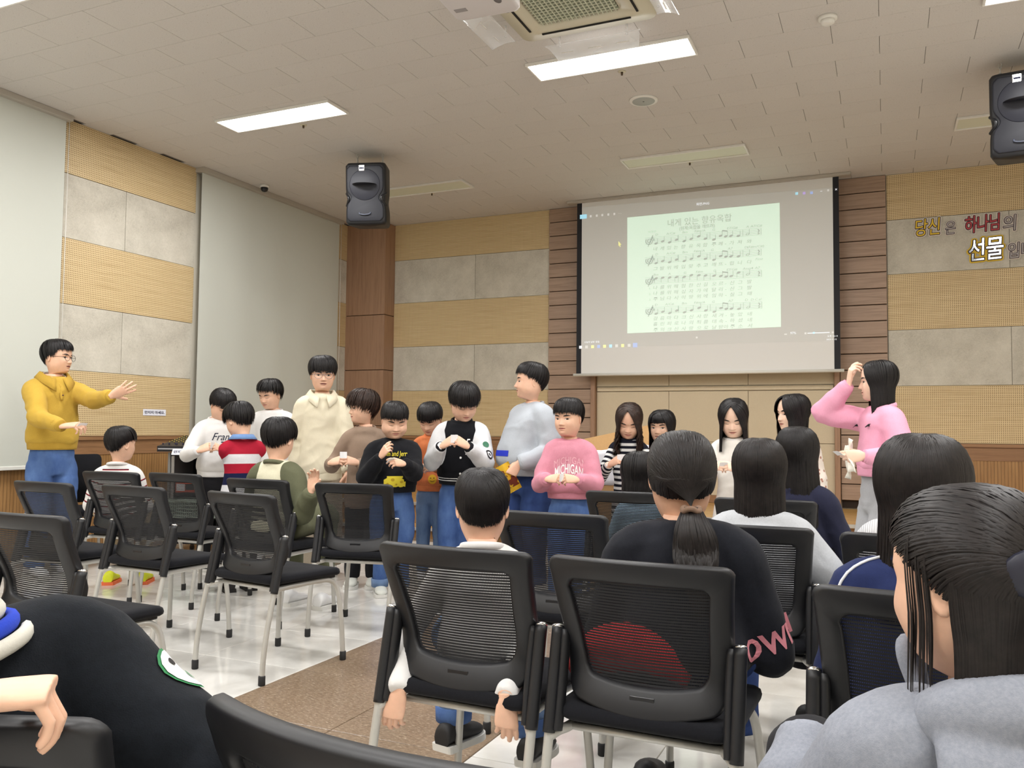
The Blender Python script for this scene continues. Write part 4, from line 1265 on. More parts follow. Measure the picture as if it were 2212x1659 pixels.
            # wisps in front of the ear
            k = n // 45; sgn = np.where(rng.rand(k) < .5, -1, 1); az = sgn * np.radians(rng.uniform(70, 90, k)); d0 = nrm(np.stack([.36 * np.sin(az), .40 * np.cos(az), np.full(k, .74) - c0[2]], -1)); d1 = nrm(np.stack([.36 * np.sin(az), .40 * np.cos(az), np.full(k, .36) - c0[2]], -1)); d = nrm(d0[:, None] * (1 - t) + d1[:, None] * t)
            P = head(surf(d, vol * .5 + rng.uniform(0, .03, (k, 1)) + 0 * np.linspace(0, 1, 6)[None])); ribbons(np.concatenate([P, hang(P, az, zend + rng.uniform(.1, .5, k) * hh, 7)], 1), W(k) * .8)
        return s.part(name, np.vstack(Vs), np.vstack(Fs), mat)

    # ---- limbs and clothes
    def arms(s, rt=None, lt=None, rpole=None, lpole=None, rh=None, lh=None, hand=.114, fore=.155, upper=.175):
        """wrist targets in person coordinates; rh/lh = (pose, finger dir, back-of-hand normal)"""
        Hs = s.H
        for sg, tgt, pole, hd in ((1, rt, rpole, rh), (-1, lt, lpole, lh)):
            S_ = s.tz((sg * s.sw, -.005 * Hs, s.shz))
            if tgt is None:
                tgt = S_ + np.array([sg * .03 * Hs, .03 * Hs, -(upper + fore) * Hs * .97])
            W = np.asarray(tgt, float); a, b_ = upper * Hs, fore * Hs
            dv = W - S_; d = np.linalg.norm(dv); dn = dv / d
            if d > (a + b_) * .985:
                W = S_ + dn * (a + b_) * .985; d = (a + b_) * .985
            pr = (a * a - b_ * b_ + d * d) / (2 * d); h = math.sqrt(max(0, a * a - pr * pr))
            pl = np.asarray(pole if pole is not None else (sg * .55, -.55, -.9), float); pl = unit(pl - dn * (pl @ dn))
            E = S_ + dn * pr + pl * h
            s.arm[sg] = (S_, E, W)
            # skin: forearm into the hand
            V, F = tube([S_ * .8 + s.tz((0, 0, s.shz - .02 * Hs)) * .2, S_ * .6 + E * .4, E, E * .5 + W * .5, W], np.array([.018, .024, .0235, .0225, .0178]) * Hs, 12, True, 18)
            s.body_parts.append((V, F))
            if hd:
                pose, fd, bn = hd[:3]; mir = sg < 0 if len(hd) < 4 else not (sg < 0)
                y_ = unit(fd); z_ = unit(np.asarray(bn, float) - y_ * (np.asarray(bn, float) @ y_)); x_ = np.cross(y_, z_)
                HV, HF = hand_geo(pose, .015 if s.hi else .020)
                HV = HV.copy(); HL = hand * Hs
                if mir: HV = HV * np.array([-1, 1, 1]); HF = flip(HF)
                P = W + HL * (HV[:, :1] * x_ + HV[:, 1:2] * y_ + HV[:, 2:] * z_)
                s.body_parts.append((P, HF))
                s.arm[sg] = (S_, E, W, x_, y_, z_, HL)
    def grip(s, sg, x=0, y=.7, z=-.08):
        """a point in hand sg's own frame (hand lengths)"""
        S_, E, W, x_, y_, z_, HL = s.arm[sg]; return W + HL * ((-x if sg < 0 else x) * x_ + y * y_ + z * z_)
    def finish_body(s, legs=None):
        # neck root into the chest
        V, F = tube([s.N + np.array([0, 0, .02]), s.N + np.array([0, 0, -.05 * s.H]), s.tz((0, 0, s.nz - .14 * s.H))], [(.034 * s.H, .032 * s.H), (.036 * s.H, .032 * s.H), (.040 * s.H, .034 * s.H)], 14, True, 6, ref=(1, 0, 0))
        s.body_parts.append((V, F))
        for p in (legs or []): s.body_parts.append(p)
        # knit the overlapping pieces into one connected surface
        V, F = join(*s.body_parts); F = list(F); cuts = np.cumsum([0] + [len(p[0]) for p in s.body_parts])
        done = np.arange(cuts[0], cuts[1])
        rest = list(range(1, len(s.body_parts)))
        while rest:
            best = None
            for k in rest:
                ids = np.arange(cuts[k], cuts[k + 1]); sub = ids[::max(1, len(ids) // 160)]; dn = done[::max(1, len(done) // 700)]
                D = ((V[sub][:, None] - V[dn][None]) ** 2).sum(2); i = np.unravel_index(D.argmin(), D.shape)
                if best is None or D[i] < best[0]: best = (D[i], k, sub[i[0]], dn[i[1]])
            _, k, a, b_ = best; ids = np.arange(cuts[k], cuts[k + 1])
            c_ = ids[np.argsort(((V[ids] - V[a]) ** 2).sum(1))[1]]
            F.append((int(a), int(b_), int(c_))); done = np.concatenate([done, ids]); rest.remove(k)
        s.body = s.part('body', V, F, s.skin)
        return s.body
    def torso_rings(s, hem, hw, hd, belly=0.0, cw=None, cd=None, grow=0.0, neckr=.043, blouse=.05):
        Hs = s.H; b_ = s.b; t0 = hem; L = s.nz - hem
        cw = (cw or .094) * Hs * b_ + grow; cd = (cd or .068) * Hs * b_ + grow
        hw = hw * Hs * b_ + grow; hd = hd * Hs * b_ + grow; nk = neckr * Hs + grow * .5
        rows = [(0, hw * .97, hd * .97, 0), (.05, hw * (1 + blouse), hd * (1 + blouse), belly * .2), (.15, hw * (1.0 + blouse * 1.2), hd * (1.02 + blouse), belly * .6), (.35, (hw + cw) / 2 * .99, (hd + cd) / 2, belly), (.55, cw * .985, cd * 1.0, belly * .8), (.72, cw * 1.0, cd, belly * .3),
                (.83, cw * .95, cd * .93, 0), (.90, cw * .78, cd * .80, -.004), (.955, nk * 1.55, nk * 1.25, -.006), (1.0, nk * 1.06, nk * 1.02, -.008)]
        R = crom(np.array(rows), 30); th = np.linspace(0, 2 * PI, 36, endpoint=False); rings = []
        for t, a, d, off in R:
            ct, sn = np.cos(th), np.sin(th)
            x = a * np.sign(ct) * np.abs(ct) ** .88; y = d * np.sign(sn) * np.abs(sn) ** .92 + off * Hs * np.clip(sn, 0, 1)
            rings.append(s.tz(np.stack([x, y, np.full_like(x, t0 + L * t)], 1)))
        return loft(np.array(rings))
    def top(s, mat, hem=.47, hw=.104, hd=.074, belly=0.0, sleeve=1.0, puff=1.0, cuff=None, hemband=None, collar=None, vox=None, name='sweater', fold=1.0, cw=None, cd=None, grow=0.0, sl_end=1.0, flare=0.0, cufflen=.035,
            collar_h=.016, neckr=.043, blouse=.05, wide=0.0, sleeve_mat=None):
        """a pullover: torso and sleeves fused into one surface"""
        Hs = s.H; b_ = s.b ** .5
        hz = hem * Hs if s.seat is None else s.hip[2] + (hem - .47) * Hs - .05 * Hs
        s.hem_z = hz
        parts = [s.torso_rings(hz, hw, hd, belly, cw, cd, grow, neckr, blouse)]
        sh = [s.tz((-s.sw, -.004 * Hs, s.shz)), s.tz((-s.sw * .5, -.006 * Hs, s.shz + .022 * Hs)), s.tz((0, -.006 * Hs, s.shz + .032 * Hs)), s.tz((s.sw * .5, -.006 * Hs, s.shz + .022 * Hs)), s.tz((s.sw, -.004 * Hs, s.shz))]
        parts.append(tube(sh, np.array([.038, .038, .036, .038, .038]) * Hs * b_ + grow, 14, True, 14))
        rng = np.random.RandomState(int(abs(s.ztop * 1000)) % 9999)
        for sg in (1, -1):
            S_, E, W = s.arm[sg][:3]
            if sl_end < 1: W2 = E + (W - E) * max(0, (sl_end - .5) * 2) if sl_end > .5 else S_ + (E - S_) * sl_end * 2
            else: W2 = W
            Sm = s.tz((sg * s.sw * .45, -.006 * Hs, s.shz + .020 * Hs))
            P = [Sm, S_, S_ * .55 + E * .45, S_ * .2 + E * .8, E, E * .75 + W2 * .25, E * .4 + W2 * .6, W2] if sl_end > .5 else [Sm, S_, S_ * .5 + W2 * .5, W2]
            r = (np.array([.034, .0395, .039, .0365, .0355, .0345, .031, .024 + flare]) if sl_end > .5 else np.array([.034, .041, .046, .050 + flare])) * Hs * b_ * puff + grow
            m = 30; Pc = crom(np.array(P), m); rc = np.interp(np.linspace(0, 1, m), np.linspace(0, 1, len(r)), r)
            u = np.linspace(0, 1, m); ph = rng.rand() * 6
            wr = .075 * np.sin(u * 34 + ph) * (np.exp(-((u - .5) / .14) ** 2) + .8 * np.exp(-((u - .88) / .10) ** 2)) * fold
            parts.append(tube(Pc, rc * (1 + wr), 14))
        V, F = join(*parts)
        v, f, nn = remesh(V, F, vox or (.0088 if s.hi else .0112), 11, .5)
        # folds: sheets of soft creases running round arms and pulling across the torso
        q = v.copy(); amp = .0052 * fold * (Hs / 1.4)
        wp = np.stack([vnoise(q, 5, 1.3), vnoise(q, 5, 7.3), vnoise(q, 5, 4.1)], 1) * .05; q = q + wp; q[:, 2] += q[:, 0] * .5 * np.sign(q[:, 0])
        w1 = vnoise(q * np.array([9, 9, 6]), 1.0, 3.1 + s.psi); w2 = 1 - 2 * np.abs(vnoise(q * np.array([6, 6, 12]), 1.0, 9.7 + s.psi)) ** .8; w3 = vnoise(q, 30, 1.0)
        v = v + nn * (amp * (w1 * .8 + w2 * .55 + w3 * .18))[:, None]
        o = s.part(name, v, f, mat)
        me = o.data
        # pattern coordinate: height on the trunk, run along the sleeve
        lz = v - s.hip; c_, n_ = math.cos(s.side), math.sin(s.side); x_ = lz[:, 0] * c_ - lz[:, 2] * n_; z_ = lz[:, 2] * c_ + lz[:, 0] * n_
        up = z_ * math.cos(s.lean) + lz[:, 1] * math.sin(s.lean) + s.hip[2]; y_ = lz[:, 1] * math.cos(s.lean) - z_ * math.sin(s.lean)
        tt = np.clip((up - hz) / (s.nz - hz), 0, 1); aw = np.interp(tt, [0, .72, .84, .92, 1], [hw, (cw or .094), (cw or .094) * .95, (cw or .094) * .72, .05]) * Hs * s.b + grow; ad = np.interp(tt, [0, .72, .92, 1], [hd, (cd or .068), (cd or .068) * .8, .045]) * Hs * s.b + grow + belly * Hs * .6
        e = (np.sqrt((x_ / aw) ** 2 + (y_ / ad) ** 2) - 1) * np.minimum(aw, ad)
        best = np.full(len(v), 9.0); ru = np.zeros(len(v))
        for sg in (1, -1):
            S_, E, W = s.arm[sg][:3]
            for a0, b0, l0 in ((S_, E, 0.0), (E, W, np.linalg.norm(E - S_))):
                ab = b0 - a0; t = np.clip(((v - a0) @ ab) / (ab @ ab), 0, 1); d = np.linalg.norm(v - (a0 + t[:, None] * ab), axis=1)
                k = d < best; best[k] = d[k]; ru[k] = (l0 + t * np.linalg.norm(ab))[k]
        arm = np.clip(.5 + (e - (best - .038 * Hs * puff * b_ - grow)) / .05, 0, 1)
        for nm, arr in (('run', up), ('sleeve', ru), ('arm', arm)):
            at_ = me.attributes.new(nm, 'FLOAT', 'POINT'); at_.data.foreach_set('value', arr.astype(np.float32))
        s.topo = o; s.full_bvh = BVHTree.FromPolygons([tuple(p) for p in v], f)
        ft = [q_ for q_ in f if arm[list(q_)].max() < .85]; s.top_bvh = BVHTree.FromPolygons([tuple(p) for p in v], ft)
        cm = cuff or mat
        if cuff is not None and sl_end >= 1:
            for sg in (1, -1):
                S_, E, W = s.arm[sg][:3]; d = unit(W - E); cl = cufflen * Hs
                r0 = .0255 * Hs * b_ + grow
                V, F = tube([W - d * cl, W - d * cl * .8, W - d * cl * .2, W + d * .004, W + d * .002], [r0 * 1.12, r0 * 1.08, r0 * .98, r0 * .94, r0 * .80], 20, False); s.part('cuff', V, F, cuff, o)
        if hemband is not None:
            hb = .040 * Hs; R = []
            th = np.linspace(0, 2 * PI, 40, endpoint=False)
            a = (hw * Hs * s.b + grow); d = (hd * Hs * s.b + grow)
            for z, k in ((hz + hb * .35, .985), (hz + hb * .2, 1.0), (hz - hb * .4, .975), (hz - hb * .6, .965), (hz - hb * .62, .90)):
                ct, sn = np.cos(th), np.sin(th)
                R.append(s.tz(np.stack([a * k * np.sign(ct) * np.abs(ct) ** .88, d * k * np.sign(sn) * np.abs(sn) ** .92 + belly * .15 * Hs * np.clip(sn, 0, 1), np.full_like(th, z)], 1)))
            V, F = loft(np.array(R), False); s.part('hem_band', V, F, hemband, o)
        if collar is not None:
            th = np.linspace(0, 2 * PI, 33); nk = neckr * Hs * 1.10 + grow * .5
            pts = s.tz(np.stack([nk * 1.02 * np.cos(th), nk * .98 * np.sin(th) - .010 * Hs, s.nz - .004 * Hs - .010 * Hs * np.sin(th)], 1))
            V, F = tube(pts, [(collar_h * Hs * .55, .006 * Hs)] * 33, 10, False, ref=(0, 0, 1)); s.part('collar', V, F, collar, o)
        return o
    def polo_collar(s, mat, drop=.05, spread=1.0):
        """fold-down collar with two points in front"""
        Hs = s.H; nk = .047 * Hs; V = []; n = 29
        for i in range(n):
            a = math.radians(-255 + 330 * i / (n - 1)); u = abs(i / (n - 1) - .5) * 2
            ca, sa = math.cos(a), math.sin(a)
            zt = s.nz + .016 * Hs - .030 * Hs * max(0, sa); pt = drop * (0.55 + .75 * u ** 6)
            V.append((nk * 1.0 * ca, nk * sa - .010 * Hs, zt)); V.append((nk * 1.16 * ca, nk * 1.16 * sa - .010 * Hs, zt + .004 * Hs))
            V.append(((nk + .5 * pt * Hs) * 1.2 * ca, (nk + .42 * pt * Hs) * 1.22 * sa - .008 * Hs, zt - pt * Hs * .75))
        F = []
        for i in range(n - 1):
            for k in range(2): F.append((i * 3 + k, (i + 1) * 3 + k, (i + 1) * 3 + k + 1, i * 3 + k + 1))
        V = s.tz(np.array(V))
        o = s.part('polo_collar', V, F, mat, s.topo); m = o.modifiers.new('t', 'SOLIDIFY'); m.thickness = .004
        return o
    def trousers(s, mat, wide=1.0, name='jeans', ankles=None, knees=None, cuffroll=None, vox=None, hipw=.050, length=.045, turn=0.0):
        Hs = s.H; b_ = s.b; parts = []
        hz = s.hip[2]
        if s.seat is None:
            wz = hz + .095 * Hs
            parts.append(tube([(0, 0, wz), (0, 0, hz), (0, .0, hz - .06 * Hs)], [(.080 * Hs * b_, .060 * Hs * b_), (.090 * Hs * b_, .066 * Hs * b_), (.084 * Hs * b_, .062 * Hs * b_)], 22, True, 8, ref=(1, 0, 0)))
            s.legs = {}
            for sg in (1, -1):
                h0 = np.array([sg * hipw * Hs * b_, 0, hz - .01 * Hs])
                k0 = np.array(knees[sg]) if knees else np.array([sg * (hipw + .002) * Hs * b_, .015 * Hs, .275 * Hs])
                a0 = np.array(ankles[sg]) if ankles else np.array([sg * (hipw + .004) * Hs, -.005 * Hs, length * Hs])
                r = np.array([.050 * b_, .051 * b_, .045 * b_, .040, .037, .036]) * Hs * (1 + (wide - 1) * np.array([0, .5, .8, 1, 1.1, 1.15]))
                parts.append(tube([h0, h0 * .55 + k0 * .45, k0 * .9 + h0 * .1, k0 * .6 + a0 * .4, k0 * .2 + a0 * .8, a0], r, 16, True, 20)); s.legs[sg] = (h0, k0, a0)
        else:
            parts.append(tube([(0, -.015 * Hs, hz + .02 * Hs), (0, -.005 * Hs, hz - .01 * Hs), (0, .05 * Hs, hz - .02 * Hs)], [(.080 * Hs * b_, .058 * Hs * b_), (.098 * Hs * b_, .070 * Hs * b_), (.095 * Hs * b_, .05 * Hs)], 20, True, 8, ref=(1, 0, 0)))
            s.legs = {}
            for sg in (1, -1):
                h0 = np.array([sg * .060 * Hs * b_, 0, hz - .012 * Hs])
                k0 = np.array(knees[sg]) if knees else np.array([sg * .085 * Hs, .245 * Hs, hz + .005 * Hs])
                a0 = np.array(ankles[sg]) if ankles else np.array([sg * .085 * Hs, .235 * Hs, max(.05, hz - .225 * Hs)])
                r = np.array([.056 * b_, .054 * b_, .047 * b_, .044, .041, .038, .036]) * Hs * wide
                parts.append(tube([h0, h0 * .5 + k0 * .5, k0 * .88 + h0 * .12, k0 + (0, .006, -.01), k0 * .8 + a0 * .2, k0 * .4 + a0 * .6, a0], r, 16, True, 24)); s.legs[sg] = (h0, k0, a0)
        V, F = join(*parts); v, f, nn = remesh(V, F, vox or .0135, 4, .5)
        w1 = vnoise(v * np.array([13, 13, 9]), 1.0, 5.5 + s.psi); w2 = 1 - 2 * np.abs(vnoise(v * np.array([9, 9, 22]), 1.0, 2.2))
        v = v + nn * (.0042 * (w1 + .8 * w2))[:, None]
        o = s.part(name, v, f, mat)
        if cuffroll is not None:
            for sg in (1, -1):
                h0, k0, a0 = s.legs[sg]; d = unit(a0 - k0); r = .0445 * Hs * wide
                V, F = tube([a0 - d * .04 * Hs, a0 - d * .038 * Hs, a0 + d * .002, a0 + d * .004], [r * .92, r * 1.03, r * 1.0, r * .86], 20, False); s.part('turn_up', V, F, cuffroll, o)
        return o
    def shoes(s, upper, sole, size=.155, yaw=(0, 0), ht=.052, at_=None, pitch=0.0, clog=False):
        Hs = s.H; L = size * Hs
        for i, sg in enumerate((1, -1)):
            h0, k0, a0 = s.legs[sg]; base = np.array([a0[0], a0[1], 0.0]) if at_ is None else np.array(at_[sg])
            a = math.radians(yaw[i]); Rm = np.array([[math.cos(a), -math.sin(a), 0], [math.sin(a), math.cos(a), 0], [0, 0, 1]])
            p = math.radians(pitch); Rp = np.array([[1, 0, 0], [0, math.cos(p), -math.sin(p)], [0, math.sin(p), math.cos(p)]])
            prof = [(-.30, .15, .10), (-.27, .20, .32), (-.12, .21, .40), (.04, .21, .36), (.22, .235, .27), (.42, .25, .22), (.58, .22, .18), (.67, .14, .13), (.70, .04, .09)]
            rings = []; th = np.linspace(0, 2 * PI, 18, endpoint=False); R = crom(np.array(prof), 22)
            for y, w_, h in R:
                rings.append([(w_ * L * .92 * math.cos(t) * .9, y * L, max(.0, (.07 + h * .5) * L + h * .5 * L * math.sin(t))) for t in th])
            V, F = loft(rings); u = s.part('shoe', (V @ Rp.T) @ Rm.T + base, F, upper)
            rings = []
            for y, w_, h in R:
                top = .10 + .03 * max(0, -y) ; rings.append([(w_ * L * 1.02 * math.cos(t), y * L * 1.02, (top if math.sin(t) > 0 else .0 + .03 * max(0, y - .45)) * L) for t in th])
            V, F = loft(rings); s.part('sole', (V @ Rp.T) @ Rm.T + base, F, sole, u, False)
    def lettering(s, text, cx, cz, size, mat, font_shear=0.0, offset=.0022, spacing=1.0, arc=0.0, name='lettering', back=False, bold=0.0, width=None, taper=0.0):
        """text printed on the chest; cx to the wearer's right, cz height; projected on the cloth"""
        V, F = text_mesh(text, size, font_shear, spacing, bold)
        if len(V) == 0: return None
        w0 = V[:, 0].max() - V[:, 0].min()
        if width: V[:, 0] *= width / w0
        V[:, 0] -= (V[:, 0].max() + V[:, 0].min()) / 2
        if arc: V[:, 1] += arc * (1 - (V[:, 0] / max(1e-6, V[:, 0].max())) ** 2)
        sg = 1 if back else -1
        return s.project(name, [(cx + sg * x, cz + y) for x, y, z in V], F, mat, offset, back)
    def project(s, name, pts, F, mat, offset=.0022, back=False, bvh=None, kind=None):
        bv = bvh or s.top_bvh; out = []
        dirn = -1 if not back else 1
        ly = None; bad = set()
        for k, (x, z) in enumerate(pts):
            h = bv.ray_cast(Vector((x, 1.0 * -dirn, z)), Vector((0, dirn, 0)))
            if h[0] is not None: y = h[0].y; ly = y
            else: y = 0.0; bad.add(k)
            out.append((x, y - dirn * offset, z))
        oa = np.array(out); F = [f for f in F if not (bad & set(f)) and np.ptp(oa[list(f)], axis=0).max() < .045]
        return s.part(name, np.array(out), F, mat, s.topo, False, kind)


def text_mesh(text, size, shear=0.0, spacing=1.0, bold=0.0, res=3, sub=None):
    cu = bpy.data.curves.new('txt', 'FONT'); cu.body = text; cu.size = size; cu.shear = shear; cu.space_character = spacing; cu.resolution_u = res; cu.offset = bold * size; cu.align_x = 'LEFT'
    o = bpy.data.objects.new('txt', cu)
    e = scratch_eval(o); me = e.to_mesh()
    bm = bmesh.new(); bm.from_mesh(me); e.to_mesh_clear()
    mx = sub or size * .25
    for _ in range(2 if sub != 0 else 0):
        ed = [x for x in bm.edges if x.calc_length() > mx]
        if not ed: break
        bmesh.ops.subdivide_edges(bm, edges=ed, cuts=1)
    bmesh.ops.triangulate(bm, faces=bm.faces)
    bm.verts.ensure_lookup_table(); V = np.array([v.co[:] for v in bm.verts]).reshape(-1, 3); F = [tuple(v.index for v in f.verts) for f in bm.faces]
    bm.free(); bpy.data.objects.remove(o); bpy.data.curves.remove(cu)
    return V, F


def stripe_mat(name, bands_, rough=.92, attr='run', base=None, arm_rgb=None, arm_bands=None, scale=1.0, off=0.0):
    """cloth with horizontal stripes following the garment; bands_: repeating list of (length_m, rgb) or ('at', z0, z1, rgb)"""
    if name in MATS: return MATS[name]
    t = NT(name)
    ar = t.n('ShaderNodeAttribute', attribute_name='arm'); isarm = t.math('GREATER_THAN', ar.outputs['Fac'], .5)
    AT = {k: t.n('ShaderNodeAttribute', attribute_name=k) for k in ('run', 'sleeve')}
    nz = t.noise(t.coord(), 160, 3, .6)
    def build(bs, a):
        if bs and bs[0][0] == 'at':
            c = (*lin(base), 1); cur = None
            for _, z0, z1, rgb in bs:
                k = t.math('MULTIPLY', t.math('GREATER_THAN', a.outputs['Fac'], z0), t.math('LESS_THAN', a.outputs['Fac'], z1))
                cur = t.mix(k, cur if cur is not None else lin(base), lin(rgb))
            return cur
        P = sum(x[0] for x in bs); f = t.math('FRACT', t.math('DIVIDE', t.math('ADD', a.outputs['Fac'], off), P))
        cur = None; acc = 0
        for L, rgb in bs:
            k = t.math('GREATER_THAN', f, acc / P)
            cur = lin(rgb) if cur is None else t.mix(k, cur, lin(rgb)); acc += L
        return cur
    c = build(bands_, AT['run'])
    if arm_rgb: c = t.mix(isarm, c, lin(arm_rgb))
    else: c = t.mix(isarm, c, build(arm_bands or bands_, AT['sleeve']))
    c2 = t.mix(t.math('MULTIPLY', nz, .22), c, (0, 0, 0)) if True else c
    t.col(c2).rough(rough); t.b.inputs['Specular IOR Level'].default_value = .2; t.bump(nz, .2, .003)
    MATS[name] = t.m; return t.m


def jeans_mat(name, rgb, rgb2):
    if name in MATS: return MATS[name]
    t = NT(name); v = t.coord()
    n1 = t.noise(t.coord('Object', (1, 1, .5)), 7, 4, .65); n2 = t.noise(v, 260, 3, .6)
    c = t.ramp(n1, [(.3, lin(rgb)), (.72, lin(rgb2))])
    t.col(t.mix(t.math('MULTIPLY', n2, .3), c, tuple(x * .6 for x in lin(rgb)))).rough(.88); t.bump(n2, .25, .002); t.b.inputs['Specular IOR Level'].default_value = .2
    MATS[name] = t.m; return t.m


def held_card(p, u, v, w_, h_, label, group='small paper slips held in the hands', mat=None, bend=.004):
    """a slip of paper: centre p (world), spanned by u, v"""
    u = unit(u); v = unit(np.asarray(v, float) - u * (np.asarray(v, float) @ u)); n = np.cross(u, v)
    V = []; F = []
    for i in range(5):
        for k in range(2):
            for j in range(2): V.append(np.asarray(p) + u * w_ * (i / 4 - .5) + v * h_ * (j - .5) + n * (bend * math.cos((i / 4 - .5) * PI) + (k - .5) * .0008))
    for i in range(4):
        a = i * 4; b_ = a + 4
        F += [(a, a + 1, b_ + 1, b_), (a + 2, b_ + 2, b_ + 3, a + 3), (a, b_, b_ + 2, a + 2), (a + 1, a + 3, b_ + 3, b_ + 1)]
    F += [(0, 2, 3, 1), (16, 17, 19, 18)]
    c = np.mean(V, 0)
    o = mk('paper_slip', np.array(V) - c, F, mat or M_PAPER, None, False, c)
    return tag(o, label, 'paper', group)
# ------------------------------------------------------------------ the people standing at the front
def hold(s, pxc, pyc, Yc, sep=.012, up=.40, pose='pinch', hand=.116, out=.85):
    c = s.px(pxc, pyc, Yc); HL = hand * s.H
    dr = unit((-out, .30, up)); dl = unit((out, .30, up))
    rt = c - dr * .60 * HL + np.array([sep, 0, 0]); lt = c - dl * .60 * HL - np.array([sep, 0, 0])
    s.arms(rt, lt, rh=(pose, dr, (.25, .80, .55)), lh=(pose, dl, (-.25, .80, .55)), hand=hand)
    return c
def slip(s, c, label, w_=.055, h_=.04, tilt=(0, 0), mat=None):
    """paper slip at person-space point c, facing the wearer"""
    R = s.Rw
    def wv(v): return np.array([*(R @ np.asarray(v[:2], float)), v[2]])
    p = np.array([*(R @ c[:2]), c[2]]) + s.loc
    return held_card(p, wv((1, tilt[0], 0)), wv((0, tilt[1], 1)), w_, h_, label, mat=mat)

J_BLUE = jeans_mat('denim_mid', (58, 84, 138), (96, 126, 178)); J_DARK = jeans_mat('denim_dark', (36, 52, 98), (60, 84, 136)); J_LIGHT = jeans_mat('denim_light', (92, 118, 158), (134, 158, 192))
K_WHITE = cloth('white_jersey', (224, 223, 222), .03, 90, .2); K_CREAM = cloth('cream_knit', (224, 216, 192), .04, 140, .3)
K_BLACK = cloth('black_jersey', (20, 21, 26), .3, 90, .25); K_GREY = cloth('heather_grey', (176, 182, 190), .1, 240, .2); K_PINK = cloth('rose_fleece', (208, 140, 158), .06, 120, .25)
K_PINK2 = cloth('pastel_pink_fleece', (232, 164, 190), .05, 120, .25); K_ORANGE = cloth('faded_orange', (212, 124, 78), .1, 40, .25); K_BROWN = cloth('taupe_jersey', (146, 126, 110), .06, 110, .2)
K_MUST = cloth('mustard_knit', (192, 158, 66), .07, 170, .3); K_TAN = cloth('tan_twill', (172, 160, 142), .06, 120, .2); K_DKTR = cloth('black_twill', (26, 26, 30), .2, 100, .2)
SOLE_W = plain('white_sole', (216, 215, 210), .6); SHOE_W = plain('white_leather', (228, 228, 228), .45); SHOE_B = plain('black_shoe', (26, 26, 28), .6)

# --- man in the yellow sweater
s = Person('man in a mustard yellow sweater and jeans pointing to the right', 126, 735, 4.5, rel=22, hrel=58, pitch=2, hh=.232, b=.98, eyes=.55, chub=.0)
s.arms(s.px(133, 920, 4.22), s.px(277, 862, 4.42), rpole=(.6, -.6, -.9), lpole=(-.2, -.3, -1), rh=('pinch', (-.75, .62, .12), (.2, .3, .9)), lh=('open', (-.80, .30, .52), (.1, .95, -.2)))
s.finish_body(); s.face(.55, .3, lip=M_LIPD, mouth=.5)
s.hair('short', HAIR, front=0.74, side=0.50, back=.12, vol=.055, messy=1.2, seed=3, crown=(-.1, -.25, .95))
s.glasses()
s.top(K_MUST, hem=.555, hw=0.100, hd=0.074, puff=1.08, cuff=cloth('mustard_rib', (180, 146, 58), .08, 170, .3), hemband=cloth('mustard_rib', (180, 146, 58), .08, 170, .3), fold=1.2, cw=0.096)
s.polo_collar(cloth('mustard_rib', (180, 146, 58), .08, 170, .3), .055)
V, F = tube(s.tz(np.array([(.0, .052 * s.H, s.nz - .035 * s.H), (0, .066 * s.H, s.nz - .07 * s.H), (0, .078 * s.H, s.nz - .10 * s.H)])), [(.010, .006)] * 3, 8, True, 6, ref=(1, 0, 0)); s.part('placket', V, F, MATS['mustard_rib'], s.topo)
V, F = tube(s.tz(np.array([(.0, .084 * s.H, s.nz - .08 * s.H), (0, .088 * s.H, s.nz - .08 * s.H)])), .006, 12); s.part('button', V, F, plain('brown_button', (96, 62, 40), .4), s.topo)
th = np.linspace(0, 2 * PI, 33); nk = .043 * s.H
V, F = tube(s.tz(np.stack([nk * np.cos(th), nk * np.sin(th) - .010 * s.H, s.nz + .004 * s.H - .014 * s.H * np.sin(th)], 1)), [(.010, .004)] * 33, 8, False, ref=(0, 0, 1)); s.part('undershirt_neck', V, F, K_WHITE, s.topo)
s.trousers(J_BLUE, 1.12); s.shoes(SHOE_W, SOLE_W)
slip(s, s.grip(1, -.05, .62, -.10), 'white paper slip in the right hand of the man in yellow', .08, .05, (.4, .9))

# --- boy in the white France sweatshirt
s = Person('boy in a white sweatshirt lettered France, looking down at a slip', 481, 836, 5.3, rel=18, hrel=30, pitch=34, hh=.215, b=.95, lean=4, eyes=.15)
c = hold(s, 459, 962, 5.05)
s.finish_body(); s.face(.1); s.hair('short', HAIR, front=0.65, side=0.50, back=.10, vol=.075, seed=5)
s.top(K_WHITE, hem=.53, puff=1.12, cuff=K_WHITE, hemband=K_WHITE, collar=K_WHITE)
s.lettering('France', -.035, s.nz - .115 * s.H, .085, plain('navy_print', (24, 28, 56), .8), .35, width=.21)
s.project('underline_swash', [(x, s.nz - .128 * s.H + dz) for x in np.linspace(0, -.13, 12) for dz in (0, .008)], [(2 * i, 2 * i + 2, 2 * i + 3, 2 * i + 1) for i in range(11)], MATS['navy_print'])
s.trousers(K_DKTR, 1.0, 'trousers'); s.shoes(SHOE_B, SOLE_W)
slip(s, c, 'white paper slip held by the boy in the France sweatshirt', .05, .05, (.8, .2))

# --- boy in white looking left
s = Person('boy in a plain white sweatshirt with spiky black hair, behind the striped rugby shirt', 584, 820, 5.75, rel=-15, hrel=-42, pitch=18, hh=.215, b=.98, eyes=.25)
s.arms(); s.finish_body(); s.face(.2, -.2)
s.hair('short', HAIR, front=0.77, side=0.56, back=.16, vol=.085, messy=2.0, seed=7)
s.top(K_WHITE, hem=.52, puff=1.1, collar=K_WHITE); s.trousers(K_TAN, 1.1, 'trousers'); s.shoes(SHOE_W, SOLE_W)

